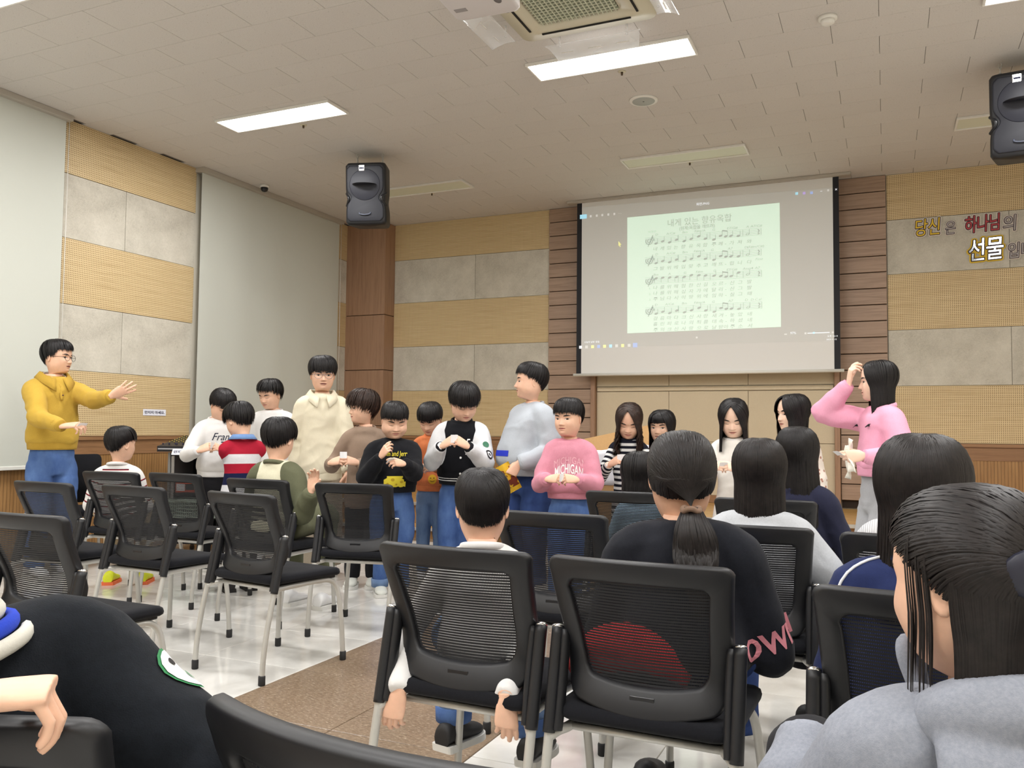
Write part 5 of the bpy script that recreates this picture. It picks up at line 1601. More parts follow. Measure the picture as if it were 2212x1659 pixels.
# --- tall boy in the cream polo sweatshirt
s = Person('tall boy in a cream collared sweatshirt and round glasses', 698, 773, 5.48, rel=4, hrel=4, pitch=4, hh=.236, b=.93, eyes=.55)
s.arms(s.px(640, 1045, 5.42), s.px(756, 1048, 5.42), rh=('relaxed', (-.1, .2, -1), (.9, .2, 0)), lh=('relaxed', (.1, .2, -1), (-.9, .2, 0)))
s.finish_body(); s.face(.6, 0, mouth=.4, lip=M_LIPD); s.glasses(plain('silver_wire', (150, 146, 150), .25, .9), .12)
s.hair('short', HAIR, front=0.62, side=0.50, back=.08, vol=.105, seed=9, messy=1.1, crown=(.15, -.1, .98))
s.top(K_CREAM, hem=.455, hw=0.107, hd=0.076, puff=1.18, cuff=K_CREAM, hemband=K_CREAM, fold=1.3)
s.polo_collar(cloth('cream_rib', (228, 220, 196), .04, 150, .3), .055)
s.trousers(K_TAN, 1.32, 'wide_trousers'); s.shoes(SHOE_W, SOLE_W, yaw=(10, -10))

# --- boy in taupe, profile
s = Person('boy in a taupe sweatshirt with shaggy hair turned to the left', 784, 845, 5.22, rel=-6, hrel=-72, pitch=3, hh=.215, b=.92, eyes=.6)
c = hold(s, 742, 992, 4.98, up=.25)
s.finish_body(); s.face(.5, -.3); s.hair('short', HAIRB, front=0.61, side=0.44, back=-.02, vol=.095, messy=2.2, seed=11)
s.top(K_BROWN, hem=.40, puff=1.1, collar=K_BROWN, cuff=K_BROWN); s.trousers(K_DKTR, 1.1, 'trousers', cuffroll=None); s.shoes(plain('off_white_clog', (206, 208, 200), .55), SOLE_W)
slip(s, c + np.array([0, .01, .03]), 'white paper slip held by the boy in taupe', .05, .045)

# --- boy in black with yellow lettering
s = Person('boy in a black sweatshirt with yellow lettering and a yellow cheese print', 853, 866, 5.05, rel=6, hrel=10, pitch=20, hh=.222, b=1.16, chub=1.0, eyes=.2, skin=SKIN)
s.arms(s.px(821, 988, 4.83), s.px(874, 1002, 4.82), rh=('point', (-.45, .35, .75), (.6, .7, .2)), lh=('pinch', (.85, .4, .2), (-.3, .8, .5)))
s.finish_body(); s.face(.15, lip=M_LIP); s.hair('short', HAIR, front=0.68, side=0.56, back=.14, vol=.06, seed=13)
s.top(K_BLACK, hem=.55, hw=0.106, hd=0.084, belly=.02, puff=1.2, cuff=K_BLACK, hemband=K_BLACK, collar=K_BLACK, fold=1.2)
s.lettering('Tom and Jerry', -.005, s.nz - .082 * s.H, .05, plain('yellow_print', (232, 214, 60), .8), .15, width=.185)
pts = [(.075 * x * (1.0 if z < .8 else .72), s.nz - .238 * s.H + .075 * z) for z in np.linspace(0, 1, 7) for x in np.linspace(-1, 1, 13)]
pts = [(x, z + (.004 * math.sin(i * 1.9) if i < 13 else 0)) for i, (x, z) in enumerate(pts)]
s.project('cheese_print', pts, [(r * 13 + i, r * 13 + i + 1, (r + 1) * 13 + i + 1, (r + 1) * 13 + i) for r in range(6) for i in range(12)], plain('yellow_print', (232, 214, 60), .8), .003)
for hx, hz_, r in ((-.045, .035, .011), (.015, .05, .013), (.05, .022, .009), (-.01, .018, .008)):
    s.project('cheese_hole', [(hx, s.nz - .238 * s.H + hz_)] + [(hx + r * math.cos(a), s.nz - .238 * s.H + hz_ + r * .8 * math.sin(a)) for a in np.linspace(0, 2 * PI, 13)[:-1]], [(0, i + 1, (i + 1) % 12 + 1) for i in range(12)], plain('ochre_print', (196, 164, 36), .8), .0045)
s.trousers(J_BLUE, 1.0, cuffroll=J_LIGHT); s.shoes(plain('off_white_clog', (206, 208, 200), .55), SOLE_W)
slip(s, s.grip(-1, -.05, .62, -.08), 'white paper slip in the left hand of the boy in black', .06, .045, (.4, 1.2))

# --- boy in orange
s = Person('boy in a faded orange sweatshirt and light jeans looking down', 930, 866, 5.62, rel=-12, hrel=-22, pitch=30, hh=.212, b=.88, eyes=.15, lean=3)
c = hold(s, 912, 1008, 5.38, up=.15)
s.finish_body(); s.face(.1); s.hair('short', HAIR, front=0.65, side=0.54, back=.12, vol=.07, seed=15)
s.top(K_ORANGE, hem=.52, puff=1.08, cuff=K_ORANGE, hemband=K_ORANGE, collar=K_ORANGE, fold=1.2)
M_BP = plain('blue_print', (70, 96, 160), .85)
s.lettering('MIDDLE', -.02, s.nz - .21 * s.H, .075, M_BP, 0, width=.15, bold=.015, arc=.01)
disc = lambda cx, cz, rx, rz, n=18: ([(cx, cz)] + [(cx + rx * math.cos(a), cz + rz * math.sin(a)) for a in np.linspace(0, 2 * PI, n + 1)[:-1]], [(0, i + 1, (i + 1) % n + 1) for i in range(n)])
p_, f_ = disc(-.02, s.nz - .245 * s.H, .033, .036); s.project('round_patch', p_, f_, plain('yellow_patch', (226, 180, 40), .8), .003)
for ex in (-.032, -.008): p_, f_ = disc(ex, s.nz - .238 * s.H, .006, .003); s.project('patch_eye', p_, f_, plain('dark_print', (30, 26, 26), .8), .0042)
s.project('patch_mouth', [(-.02 + .018 * math.cos(a), s.nz - .25 * s.H + .012 * math.sin(a) + dz) for a in np.linspace(PI * 1.1, PI * 1.9, 9) for dz in (0, .003)], [(2 * i, 2 * i + 2, 2 * i + 3, 2 * i + 1) for i in range(8)], plain('dark_print', (30, 26, 26), .8), .0042)
s.trousers(J_LIGHT, 1.0); s.shoes(SHOE_W, SOLE_W)
slip(s, c, 'white paper slip held by the boy in orange', .06, .03, (.3, 1.5))

# --- boy in the varsity jacket
s = Person('boy in a black varsity jacket with white sleeves reading a slip', 1003, 824, 5.38, rel=-8, hrel=18, pitch=30, roll=4, hh=.232, b=1.05, chub=.4, eyes=.15, lean=4)
c = hold(s, 981, 948, 5.10, up=.55)
s.finish_body(); s.face(.1); s.hair('short', HAIR, front=0.62, side=0.52, back=.10, vol=.10, messy=1.3, seed=17)
M_VAR = stripe_mat('varsity_cloth', [(1.0, (20, 21, 26))], arm_rgb=(222, 223, 226))
V_RIB = stripe_mat('varsity_rib', [('at', -9, 9, (22, 22, 26))], base=(22, 22, 26))
s.top(M_VAR, hem=.53, hw=0.105, hd=0.077, puff=1.16, cuff=K_BLACK, hemband=K_BLACK, collar=K_BLACK, name='varsity_jacket', collar_h=.03, fold=1.1)
M_WP = plain('white_print', (232, 232, 232), .8)
s.lettering('For', -.085, s.nz - .125 * s.H, .085, M_WP, .3, width=.075, bold=.01)
s.project('print_underline', [(x, s.nz - .160 * s.H + .02 * (-x - .06) + dz) for x in np.linspace(-.045, -.125, 8) for dz in (0, .006)], [(2 * i, 2 * i + 2, 2 * i + 3, 2 * i + 1) for i in range(7)], M_WP)
s.lettering('use', .085, s.nz - .12 * s.H, .07, M_WP, .3, width=.06, bold=.01)
p_, f_ = disc(.022, s.nz - .085 * s.H, .022, .026); s.project('round_badge', p_, f_, plain('red_patch', (176, 60, 56), .8), .003)
p_, f_ = disc(.022, s.nz - .076 * s.H, .020, .015); s.project('badge_top', p_, f_, M_WP, .0042)
for k in range(5):
    zc = s.nz - (.10 + .075 * k) * s.H; p_, f_ = disc(-.012, zc, .008, .008, 12); s.project('snap_button', p_, f_, M_WP, .005)
for sg in (1, -1):
    S_, E, W = s.arm[sg][:3]; d = unit(W - E)
    for k in (.008, .020):
        V, F = tube([W - d * (k + .004), W - d * k], .0265 * s.H, 20, False); s.part('cuff_stripe', V, F, M_WP, s.topo)
for k in (.012, -.004):
    th = np.linspace(0, 2 * PI, 41); a = 0.1055 * s.H * s.b; d_ = .0775 * s.H * s.b
    V, F = tube(np.stack([a * np.sign(np.cos(th)) * np.abs(np.cos(th)) ** .88, d_ * np.sign(np.sin(th)) * np.abs(np.sin(th)) ** .92, np.full(41, s.hem_z + k)], 1), [(.003, .002)] * 41, 6, False, ref=(0, 0, 1)); s.part('hem_stripe', s.tz(V), F, M_WP, s.topo)
S_, E, W = s.arm[-1][:3]
ctr = S_ * .25 + E * .75
def sleeve_patch(s, ctr, out, r, mat, nm, off=.003):
    out = unit(out); ux = unit(np.cross(out, (0, 0, 1))); uz = np.cross(ux, out); V = []
    for rr in (0, .5, 1):
        for a in np.linspace(0, 2 * PI, 17)[:-1]:
            q = ctr + ux * r * rr * math.cos(a) + uz * r * rr * math.sin(a)
            h = s.full_bvh.ray_cast(Vector(q + out * .3), Vector(-out)); p = np.array(h[0]) if h[0] else q
            V.append(p + out * off)
    F = [(k * 16 + i, k * 16 + (i + 1) % 16, (k + 1) * 16 + (i + 1) % 16, (k + 1) * 16 + i) for k in range(2) for i in range(16)]
    return s.part(nm, np.array(V), F, mat, s.topo)
od = np.array([-.55, .8, .1])
sleeve_patch(s, ctr, od, .034, plain('dark_print', (30, 26, 26), .8), 'sleeve_badge'); sleeve_patch(s, ctr, od, .022, M_WP, 'badge_centre', .0042); sleeve_patch(s, ctr, od, .012, plain('dark_print', (30, 26, 26), .8), 'badge_mark', .0055)
sleeve_patch(s, ctr + np.array([0, 0, .075]), od, .022, plain('green_print', (56, 110, 84), .8), 'sleeve_label')
s.trousers(J_BLUE, 1.25); s.shoes(SHOE_W, SOLE_W)
slip(s, c + np.array([0, .0, .0]), 'white paper slip held by the boy in the varsity jacket', .05, .055, (.5, .1))

# --- big boy in grey, profile
s = Person('large boy in a heather grey sweatshirt standing in profile', 1147, 785, 5.58, rel=-58, hrel=-84, pitch=-2, hh=.238, b=1.22, chub=.9, eyes=.5)
s.arms(s.px(1100, 1010, 5.68), s.px(1121, 1000, 5.27), rpole=(.2, -.9, -.6), lpole=(-.6, -.9, -.5), rh=('relaxed', (-.2, .3, -.9), (.9, .3, .1)), lh=('fist', (.15, .55, -.8), (-.9, .35, .1)))
s.finish_body(); s.face(.35, 0); s.hair('short', HAIR, front=0.73, side=0.56, back=.20, vol=.06, seed=19)
s.top(K_GREY, hem=.53, hw=0.102, hd=0.094, belly=.045, puff=1.2, cuff=K_GREY, hemband=K_GREY, collar=K_GREY, fold=1.2)
s.project('blue_print', [(x, s.nz - .215 * s.H + z) for x in np.linspace(-.08, .08, 14) for z in (-.02, .02)], [(2 * i, 2 * i + 2, 2 * i + 3, 2 * i + 1) for i in range(13)], plain('royal_blue_print', (28, 50, 190), .8), .003)
s.trousers(J_DARK, 1.15); s.shoes(SHOE_W, SOLE_W)
hw_ = s.grip(-1, .0, .45, -.16); hwp = np.array([*(s.Rw @ hw_[:2]), hw_[2]]) + s.loc
bag = empty('snack_bag', hwp, s.psi, 'gold and brown snack bag in the hand of the boy in grey', 'bag')
V = []; F = []
for i in range(9):
    for j in range(7):
        u, v = i / 8 - .5, j / 6 - .5; V.append((u * .10, .014 * math.cos(u * PI) * math.cos(v * PI) + .003 * math.sin(9 * u + 5 * v), v * .20))
for i in range(9):
    for j in range(7):
        u, v = i / 8 - .5, j / 6 - .5; V.append((u * .10, -.014 * math.cos(u * PI) * math.cos(v * PI) - .001, v * .20))
for k in (0, 63):
    for i in range(8):
        for j in range(6): a = k + i * 7 + j; F.append((a, a + 7, a + 8, a + 1))
tb = NT('foil_gold'); vv = tb.coord(); n_ = tb.noise(vv, 22, 3, .6)
zz = tb.sepxyz(vv)[2]
tb.col(tb.mix(tb.math('MULTIPLY', tb.math('GREATER_THAN', n_, .52), tb.math('LESS_THAN', tb.math('ABSOLUTE', zz), .07)), lin((212, 170, 40)), lin((110, 50, 30)))).rough(.3); tb.b.inputs['Metallic'].default_value = .4
o = MB().add(V, F).build('foil_pouch', tb.m, bag, True); o.rotation_euler = (0, .5, 1.2); o.location = (-.0, .02, -.03)

# --- boy in the pink MICHIGAN sweatshirt
s = Person('boy in a pink sweatshirt lettered MICHIGAN', 1228, 862, 5.25, rel=-8, hrel=-30, pitch=4, hh=.220, b=.98, chub=.4, eyes=.55)
c = hold(s, 1213, 1032, 4.98, up=.12, sep=.012)
s.finish_body(); s.face(.5, -.3); s.hair('short', HAIR, front=0.67, side=0.56, back=.14, vol=.07, seed=21)
s.top(K_PINK, hem=.54, hw=0.111, hd=0.081, puff=1.28, cuff=K_PINK, hemband=K_PINK, collar=K_PINK, fold=1.3)
s.lettering('MICHIGAN', -.005, s.nz - .180 * s.H, .085, M_WP, 0, width=.185, bold=.02, arc=.03)
s.lettering('MICHIGAN', -.012, s.nz - .135 * s.H, .065, plain('rose_outline', (226, 176, 188), .85), 0, width=.21, arc=.03)
s.trousers(J_BLUE, 1.25); s.shoes(SHOE_W, SOLE_W)
slip(s, c, 'white paper slip held by the boy in the pink MICHIGAN sweatshirt', .03, .05, (.9, .2))

# --- girl in the striped dress
s = Person('girl in a black and white striped dress with long brown hair', 1359, 866, 5.7, rel=-8, hrel=-4, pitch=28, roll=-3, hh=.215, b=.85, eyes=.12, lean=3)
c = hold(s, 1343, 990, 5.46, up=.5)
s.finish_body(); s.face(.1); s.hair('long', HAIRB, vol=.06, length=.16, part=.06, azmin=42, wave=.10, seed=23)
M_STR = stripe_mat('navy_white_stripe', [(.019, (26, 27, 38)), (.019, (228, 228, 226))])
s.top(M_STR, hem=.30, hw=0.106, hd=0.080, puff=.9, collar=M_STR, name='striped_dress', blouse=.0, collar_h=.03)
s.lettering('label', -.03, s.nz - .155 * s.H, .05, plain('dark_print', (30, 26, 26), .8), .3, width=.10)
s.trousers(K_DKTR, .8, 'leggings'); s.shoes(SHOE_W, SOLE_W)
slip(s, c, 'white paper slip held by the girl in the striped dress', .06, .05, (.1, .2))

# --- girl behind in pink
s = Person('small girl with straight fringe in a pink top, behind the ponytailed woman', 1430, 885, 6.0, rel=-15, hrel=-22, pitch=6, hh=.212, b=.85, eyes=.6)
s.arms(); s.finish_body(); s.face(.5, -.2); s.hair('long', HAIR, vol=.065, length=.12, fringe=.64, azmin=50, seed=25)
s.top(cloth('coral_pink', (224, 112, 134), .05, 100, .2), hem=.45, puff=1.05, collar=MATS['coral_pink']); s.trousers(K_DKTR, .9, 'leggings'); s.shoes(SHOE_W, SOLE_W)

# --- girl in white
s = Person('girl in a long white top with a hair slide, looking at her hands', 1584, 857, 5.7, rel=-6, hrel=-6, pitch=24, hh=.222, b=.85, eyes=.15, skin=SKIN3)
c = hold(s, 1563, 1004, 5.45, up=.3, pose='point')
s.finish_body(); s.face(.12); s.hair('long', HAIR, vol=.06, length=.14, part=.04, azmin=40, seed=27, messy=.8)
V, F = tube(s.hpt(np.array([(.20, .33, .80), (.27, .28, .72), (.31, .26, .64)])), .010 * s.hh * 2, 8, True, 8); s.part('hair_slide', V, F, M_PAPER)
s.top(cloth('white_cotton_dress', (230, 226, 220), .03, 70, .2), hem=.30, hw=0.123, hd=0.088, puff=1.1, collar=K_WHITE, name='white_top', blouse=0)
s.trousers(K_WHITE, .8, 'tights'); s.shoes(SHOE_W, SOLE_W)
slip(s, c, 'pale paper slip in the hands of the girl in white', .05, .035, (.3, .8))

# --- girl in the floral blouse
s = Person('girl in a white floral blouse with bobbed black hair turned to the left', 1712, 851, 5.85, rel=-30, hrel=-58, pitch=4, hh=.225, b=.9, eyes=.5, skin=SKIN3)
s.arms(); s.finish_body(); s.face(.4, -.2); s.hair('long', HAIR, vol=.07, length=.05, part=-.03, azmin=42, seed=29, messy=.8)
tf = NT('floral_cotton'); vf = tf.coord(); vo = tf.n('ShaderNodeTexVoronoi'); vo.inputs['Scale'].default_value = 30; tf.l(vf, vo.inputs['Vector'])
tf.col(tf.mix(tf.math('LESS_THAN', vo.outputs['Distance'], .26), lin((232, 224, 212)), lin((176, 130, 112)))).rough(.9)
s.top(tf.m, hem=.46, puff=1.1, collar=tf.m, name='blouse'); s.trousers(K_TAN, 1.1, 'trousers'); s.shoes(SHOE_W, SOLE_W)

# --- girl in the pastel pink sweatshirt, hand raised
s = Person('girl in a pastel pink sweatshirt and grey sweatpants with one hand raised', 1896, 778, 5.5, rel=-62, hrel=-86, pitch=2, hh=.225, b=.95, eyes=.6, skin=SKIN3)
s.arms(s.px(1833, 830, 5.50), s.px(1868, 985, 5.14), rpole=(.75, .75, -.8), lpole=(-.5, -.6, -.8), rh=('point', (-.05, -.1, 1), (.3, .95, .1)), lh=('pinch', (.45, .9, -.05), (-.85, .45, .2)))
s.finish_body(); s.face(.5, 0); s.hair('long', HAIR, vol=.05, length=.17, part=0, azmin=58, seed=31, messy=1.0, w_=.03)
s.top(K_PINK2, hem=.585, hw=0.102, hd=0.077, puff=1.22, cuff=K_PINK2, hemband=K_PINK2, collar=K_PINK2, fold=1.2)
s.trousers(cloth('grey_marl', (168, 170, 174), .1, 200, .25), 1.5, 'sweatpants'); s.shoes(SHOE_W, SOLE_W)
slip(s, s.grip(-1, -.1, .75, -.05), 'white paper slip in the hand of the girl in the pastel pink sweatshirt', .06, .04, (.2, 1.5))
q = s.grip(-1, .0, .45, -.12); qw = np.array([*(s.Rw @ q[:2]), q[2]]) + s.loc
V = []; F = []
for i in range(10):
    for j in range(6):
        u, v = i / 9, j / 5; V.append((.085 * (v - .5) * (.5 + 1.1 * abs(u - .45)) + .012 * math.sin(5 * u), .018 * math.sin(9 * v + 4 * u), .09 - .20 * u + .015 * math.sin(6 * v)))
for i in range(9):
    for j in range(5): a = i * 6 + j; F.append((a, a + 1, a + 7, a + 6))
nap = mk('napkin', V, F, cloth('striped_tissue', (226, 222, 210), .04, 40, .2), None, True, qw); m = nap.modifiers.new('t', 'SOLIDIFY'); m.thickness = .004; nap.rotation_euler = (.2, .35, s.psi)
tag(nap, 'crumpled white tissue hanging from the hand of the girl in pastel pink', 'tissue')
# ------------------------------------------------------------------ the people seated or seen from behind
# --- boy in the striped rugby shirt, standing with his back to the room
s = Person('boy in a red, white and navy striped rugby shirt seen from behind', 517, 868, 4.72, rel=192, hrel=215, pitch=22, hh=.216, b=1.0, lean=3)
s.arms(s.px(486, 975, 4.98), s.px(560, 975, 4.95), rpole=(.7, -.3, -.8), lpole=(-.7, -.3, -.8), rh=('pinch', (.3, .9, .2), (.5, .1, .9)), lh=('pinch', (-.3, .9, .2), (-.5, .1, .9)))
s.finish_body(); s.hair('short', HAIR, front=.62, side=0.52, back=.16, vol=.075, messy=1.5, seed=33)
H_ = s.H
M_RUG = stripe_mat('rugby_stripes', [('at', .0, .50 * H_, (36, 50, 110)), ('at', .50 * H_, .555 * H_, (222, 222, 226)), ('at', .555 * H_, .615 * H_, (24, 30, 66)), ('at', .615 * H_, .665 * H_, (170, 30, 52)), ('at', .665 * H_, .715 * H_, (222, 222, 226))], base=(176, 34, 56),
                  arm_bands=[('at', .10 * H_, .16 * H_, (222, 222, 226)), ('at', .16 * H_, .20 * H_, (170, 30, 52)), ('at', .20 * H_, .26 * H_, (24, 30, 66))])
s.top(M_RUG, hem=.45, hw=.106, hd=.08, puff=1.12, name='rugby_shirt'); s.polo_collar(cloth('chambray', (110, 142, 190), .1, 100, .2), .05)
s.trousers(K_DKTR, 1.0, 'trousers'); s.shoes(plain('sandal_black', (34, 30, 30), .6), plain('sandal_sole', (26, 24, 24), .7))

# --- boy in the red and white striped shirt on a chair
s = Person('boy in a white shirt with thin red stripes seated near the mixing desk', 263, 922, 4.28, rel=165, hrel=128, pitch=2, hh=.212, H=1.36, b=.95, seat=.47)
s.arms(s.tz((.10, .22, .62)), s.tz((-.10, .22, .62)), rh=('relaxed', (-.3, .9, -.1), (.3, 0, 1)), lh=('relaxed', (.3, .9, -.1), (-.3, 0, 1)))
s.finish_body(); s.face(.5); s.hair('short', HAIR, front=.66, side=0.56, back=.18, vol=.055, seed=35)
M_RW = stripe_mat('thin_red_stripes', [(.040, (228, 226, 224)), (.006, (150, 34, 48)), (.004, (34, 30, 40))])
s.top(M_RW, hem=.47, puff=1.05, collar=M_RW, name='striped_shirt')
s.trousers(cloth('beige_twill', (176, 158, 130), .06, 120, .2), 1.15, 'trousers'); s.shoes(plain('neon_sneaker', (224, 232, 40), .5), plain('orange_sole', (236, 116, 70), .6))

# --- boy in cream and olive on a chair, hand raised
s = Person('boy in a cream and olive raglan shirt on a chair with one hand raised', 604, 905, 4.17, rel=142, hrel=150, pitch=10, hh=.218, H=1.45, b=.98, seat=.47, lean=2)
s.arms(s.px(672, 1062, 4.02), s.tz((-.12, .24, .66)), rpole=(.5, -.2, -1), rh=('relaxed', (.15, .1, 1), (-.2, .9, 0)), lh=('relaxed', (.3, .9, -.1), (-.3, 0, 1)))
s.finish_body(); s.hair('short', HAIR, front=.62, side=0.50, back=.16, vol=.09, seed=37, messy=1.2)
M_RAG = stripe_mat('cream_olive_raglan', [(1.0, (226, 222, 196))], arm_rgb=(100, 102, 80))
K_OLIVE = cloth('olive_fleece', (100, 102, 80), .08, 90, .25)
s.top(M_RAG, hem=.47, puff=1.3, collar=K_OLIVE, cuff=K_OLIVE, name='raglan_shirt', fold=1.3)
s.trousers(K_OLIVE, 1.3, 'trousers'); s.shoes(plain('white_leather', (228, 228, 228), .45), SOLE_W)

# --- boy in white long sleeves on the near chair
s = Person('boy in a white long-sleeved shirt on the near chair, seen from behind', 1043, 1013, 2.24, rel=178, hrel=180, pitch=4, hh=.192, H=1.22, b=.95, seat=.47, hi=True, skin=SKIN, neck=.09)
s.arms(s.px(1092, 1505, 2.045), s.px(864, 1492, 2.045), rpole=(.3, .8, 0), lpole=(-.3, .8, 0), rh=('relaxed', (.05, -.05, -1), (.10, -1, .0)), lh=('relaxed', (-.28, .05, -1), (-.30, -.9, .0)), hand=.125, fore=.165, upper=.18)
s.finish_body(); s.hair('short', HAIR, front=.66, side=0.54, back=.12, vol=.05, seed=39, crown=(-.12, -.42, .85), n=2600, messy=.7, temple=.06)
s.top(K_WHITE, hem=.47, puff=.95, name='long_sleeved_shirt', collar=K_WHITE, flare=.006)
s.trousers(J_LIGHT, 1.1, ankles={1: (.16, .32, .17), -1: (-.10, .36, .20)}, knees={1: (.12, .34, .50), -1: (-.10, .34, .50)}, cuffroll=J_BLUE)
s.shoes(SHOE_B, SOLE_W, at_={1: (.16, .30, .085), -1: (-.10, .34, .115)}, size=.165, yaw=(-25, -35))

# --- woman with the low ponytail
s = Person('woman in a black T-shirt with a low ponytail, seated in the centre foreground', 1472, 930, 2.38, rel=176, hrel=186, pitch=6, hh=.228, H=1.62, b=1.02, seat=.47, hi=True, lean=8, skin=SKIN2, neck=.07)
s.arms(np.array([.20, .30, .62]), np.array([-.16, .30, .64]), rpole=(.35, -.6, -1), lpole=(-.4, -.6, -1), rh=('relaxed', (-.3, .9, -.1), (.3, 0, 1)), lh=('relaxed', (.3, .9, -.1), (-.3, 0, 1)))
s.finish_body(); s.hair('pony', HAIRG, vol=.055, tie=(.06, -.47, .10), tail=.27, seed=41, n=3000, drop=.03)
tp = s.hpt(np.array([(.06, -.47, .10)]))[0]
th = np.linspace(0, 2 * PI, 25); V, F = tube(np.stack([tp[0] + .022 * np.cos(th), tp[1] - .004 + .020 * np.sin(th), tp[2] - .006 + .004 * np.sin(3 * th)], 1), .008, 8); s.part('hair_tie', V, F, cloth('taupe_scrunchie', (128, 104, 88), .2, 60, .3))
K_CHAR = cloth('charcoal_tee', (28, 30, 37), .2, 110, .2)
s.top(K_CHAR, hem=.47, hw=.106, hd=.080, puff=1.2, sl_end=.62, flare=.012, name='t_shirt', fold=.8)
S_, E, W = s.arm[1][:3]; c_ = E + (W - E) * .02
tv, tf_ = text_mesh('OWN', .075, 0, 1.0, .03)
ax = unit(E - S_); upv = unit(np.cross(ax, (0, 1, 0)));
tv[:, 0] -= tv[:, 0].mean(); outw = unit(np.array([.55, -.83, .0])); tdir = unit(np.cross(outw, ax)); base = S_ * .12 + E * .88
VV = []
for x, y, z in tv:
    q = base + tdir * x + -ax * y; h = s.full_bvh.ray_cast(Vector(q + outw * .3), Vector(-outw)); VV.append((np.array(h[0]) if h[0] else q) + outw * .003)
s.part('sleeve_lettering', np.array(VV), tf_, plain('pink_print', (206, 130, 140), .8), s.topo, False)
s.trousers(J_DARK, 1.1); s.shoes(SHOE_B, SOLE_W)

# --- girl with the grey shirt
s = Person('girl with long dark hair in a light grey shirt, seated right of the ponytailed woman', 1640, 948, 3.2, rel=172, hrel=178, pitch=6, hh=.220, H=1.5, b=1.0, seat=.47, hi=True, lean=8)
s.arms(np.array([.22, .26, .64]), np.array([-.16, .28, .64]), rpole=(.7, -.4, -.8))
s.finish_body(); s.hair('long', HAIRG, vol=.065, length=.135, part=0, azmin=50, seed=43, messy=.7, n=2600, flare=.05)
M_GRT = stripe_mat('grey_shirt_olive_sleeve', [('at', -9, 9, (190, 193, 198))], base=(190, 193, 198), arm_bands=[('at', .19 * s.H, 9, (132, 136, 112))])
s.top(M_GRT, hem=.47, puff=1.2, name='shirt', fold=1.2)
s.trousers(K_DKTR, 1.3, 'trousers'); s.shoes(SHOE_B, SOLE_W)

# --- girl with very long black hair
s = Person('girl with very long straight black hair, beyond the grey-shirted girl', 1722, 922, 4.30, rel=172, hrel=168, pitch=4, hh=.225, H=1.5, b=.95, seat=.47, hi=True)
s.arms(s.tz((.14, .24, .66)), s.tz((-.14, .24, .66))); s.finish_body()
s.hair('long', HAIR, vol=.065, length=.235, part=0, azmin=50, seed=45, messy=.8, n=2600, flare=.16)
s.top(cloth('navy_jersey', (36, 38, 58), .1, 90, .2), hem=.47, puff=1.1); s.trousers(K_DKTR, 1.1, 'trousers'); s.shoes(SHOE_B, SOLE_W)

# --- small girl behind the chair in the third row
s = Person('small girl with bobbed black hair and a pale blue collar, low behind a chair back', 1379, 975, 4.42, rel=176, hrel=200, pitch=8, hh=.205, H=1.15, b=.9, seat=.47)
s.arms(s.tz((.1, .2, .6)), s.tz((-.1, .2, .6))); s.finish_body()
s.hair('long', HAIR, vol=.07, length=.05, part=0, azmin=48, seed=47, messy=.8)
s.top(cloth('pale_blue_cotton', (150, 180, 204), .08, 90, .2), hem=.47, puff=1.05, collar=MATS['pale_blue_cotton'], name='blouse'); s.trousers(K_DKTR, 1.1, 'trousers'); s.shoes(SHOE_W, SOLE_W)

# --- person in white ribbed knit, mostly hidden
s = Person('person in a white ribbed knit, hidden but for one shoulder', 1985, 962, 3.22, rel=178, hrel=178, pitch=42, hh=.21, H=1.45, b=1.0, seat=.47, side=6, lean=20)
s.arms(np.array([.16, .28, .64]), np.array([-.16, .28, .64]), rpole=(.4, -.5, -1), lpole=(-.4, -.5, -1)); s.finish_body()
s.hair('long', HAIR, vol=.06, length=.10, part=0, azmin=50, seed=49, n=500)
tk = NT('white_rib_knit'); ta = tk.n('ShaderNodeAttribute', attribute_name='run'); ob = tk.coord(); xx = tk.sepxyz(ob)[0]
wv_ = tk.math('SINE', tk.math('MULTIPLY', xx, 900)); tk.col(tk.mix(tk.math('MULTIPLY', tk.math('ADD', wv_, 1), .22), lin((224, 224, 226)), lin((150, 152, 158)))).rough(.95); tk.bump(wv_, .6, .004)
s.top(tk.m, hem=.47, puff=1.15, name='ribbed_knit', collar=tk.m); s.trousers(K_DKTR, 1.1, 'trousers'); s.shoes(SHOE_W, SOLE_W)

# --- girl with long hair in navy, right foreground
s = Person('girl with long black hair in a navy jacket with white piping', 1992, 940, 2.16, rel=180, hrel=172, pitch=4, hh=.228, H=1.55, b=1.0, seat=.47, hi=True)
s.arms(np.array([.14, .28, .66]), np.array([-.14, .28, .66]), rpole=(.3, -.5, -1), lpole=(-.3, -.5, -1)); s.finish_body()
s.hair('long', HAIRG, vol=.07, length=.17, part=.03, azmin=46, seed=51, messy=1.1, n=3200, flare=.12)
K_NAVY = cloth('navy_shell', (34, 44, 84), .1, 90, .2)
s.top(K_NAVY, hem=.47, puff=1.15, name='jacket', collar=K_NAVY)
for sg in (1, -1):
    S_, E, W = s.arm[sg][:3]; q0 = s.tz((sg * .04 * s.H, -.02, s.nz - .005)); pts = []
    for k in range(14):
        u = k / 13; q = q0 * (1 - u) + (S_ * .2 + E * .8) * u; out = unit(np.array([sg * .25, -.5, .85 * (1 - .6 * u)]))
        h = s.full_bvh.ray_cast(Vector(q + out * .3), Vector(-out)); pts.append((np.array(h[0]) if h[0] else q) + out * .002)
    V, F = tube(pts, .0035, 6); s.part('piping', V, F, plain('white_piping', (226, 228, 232), .6), s.topo)
s.trousers(K_DKTR, 1.1, 'trousers'); s.shoes(SHOE_W, SOLE_W)

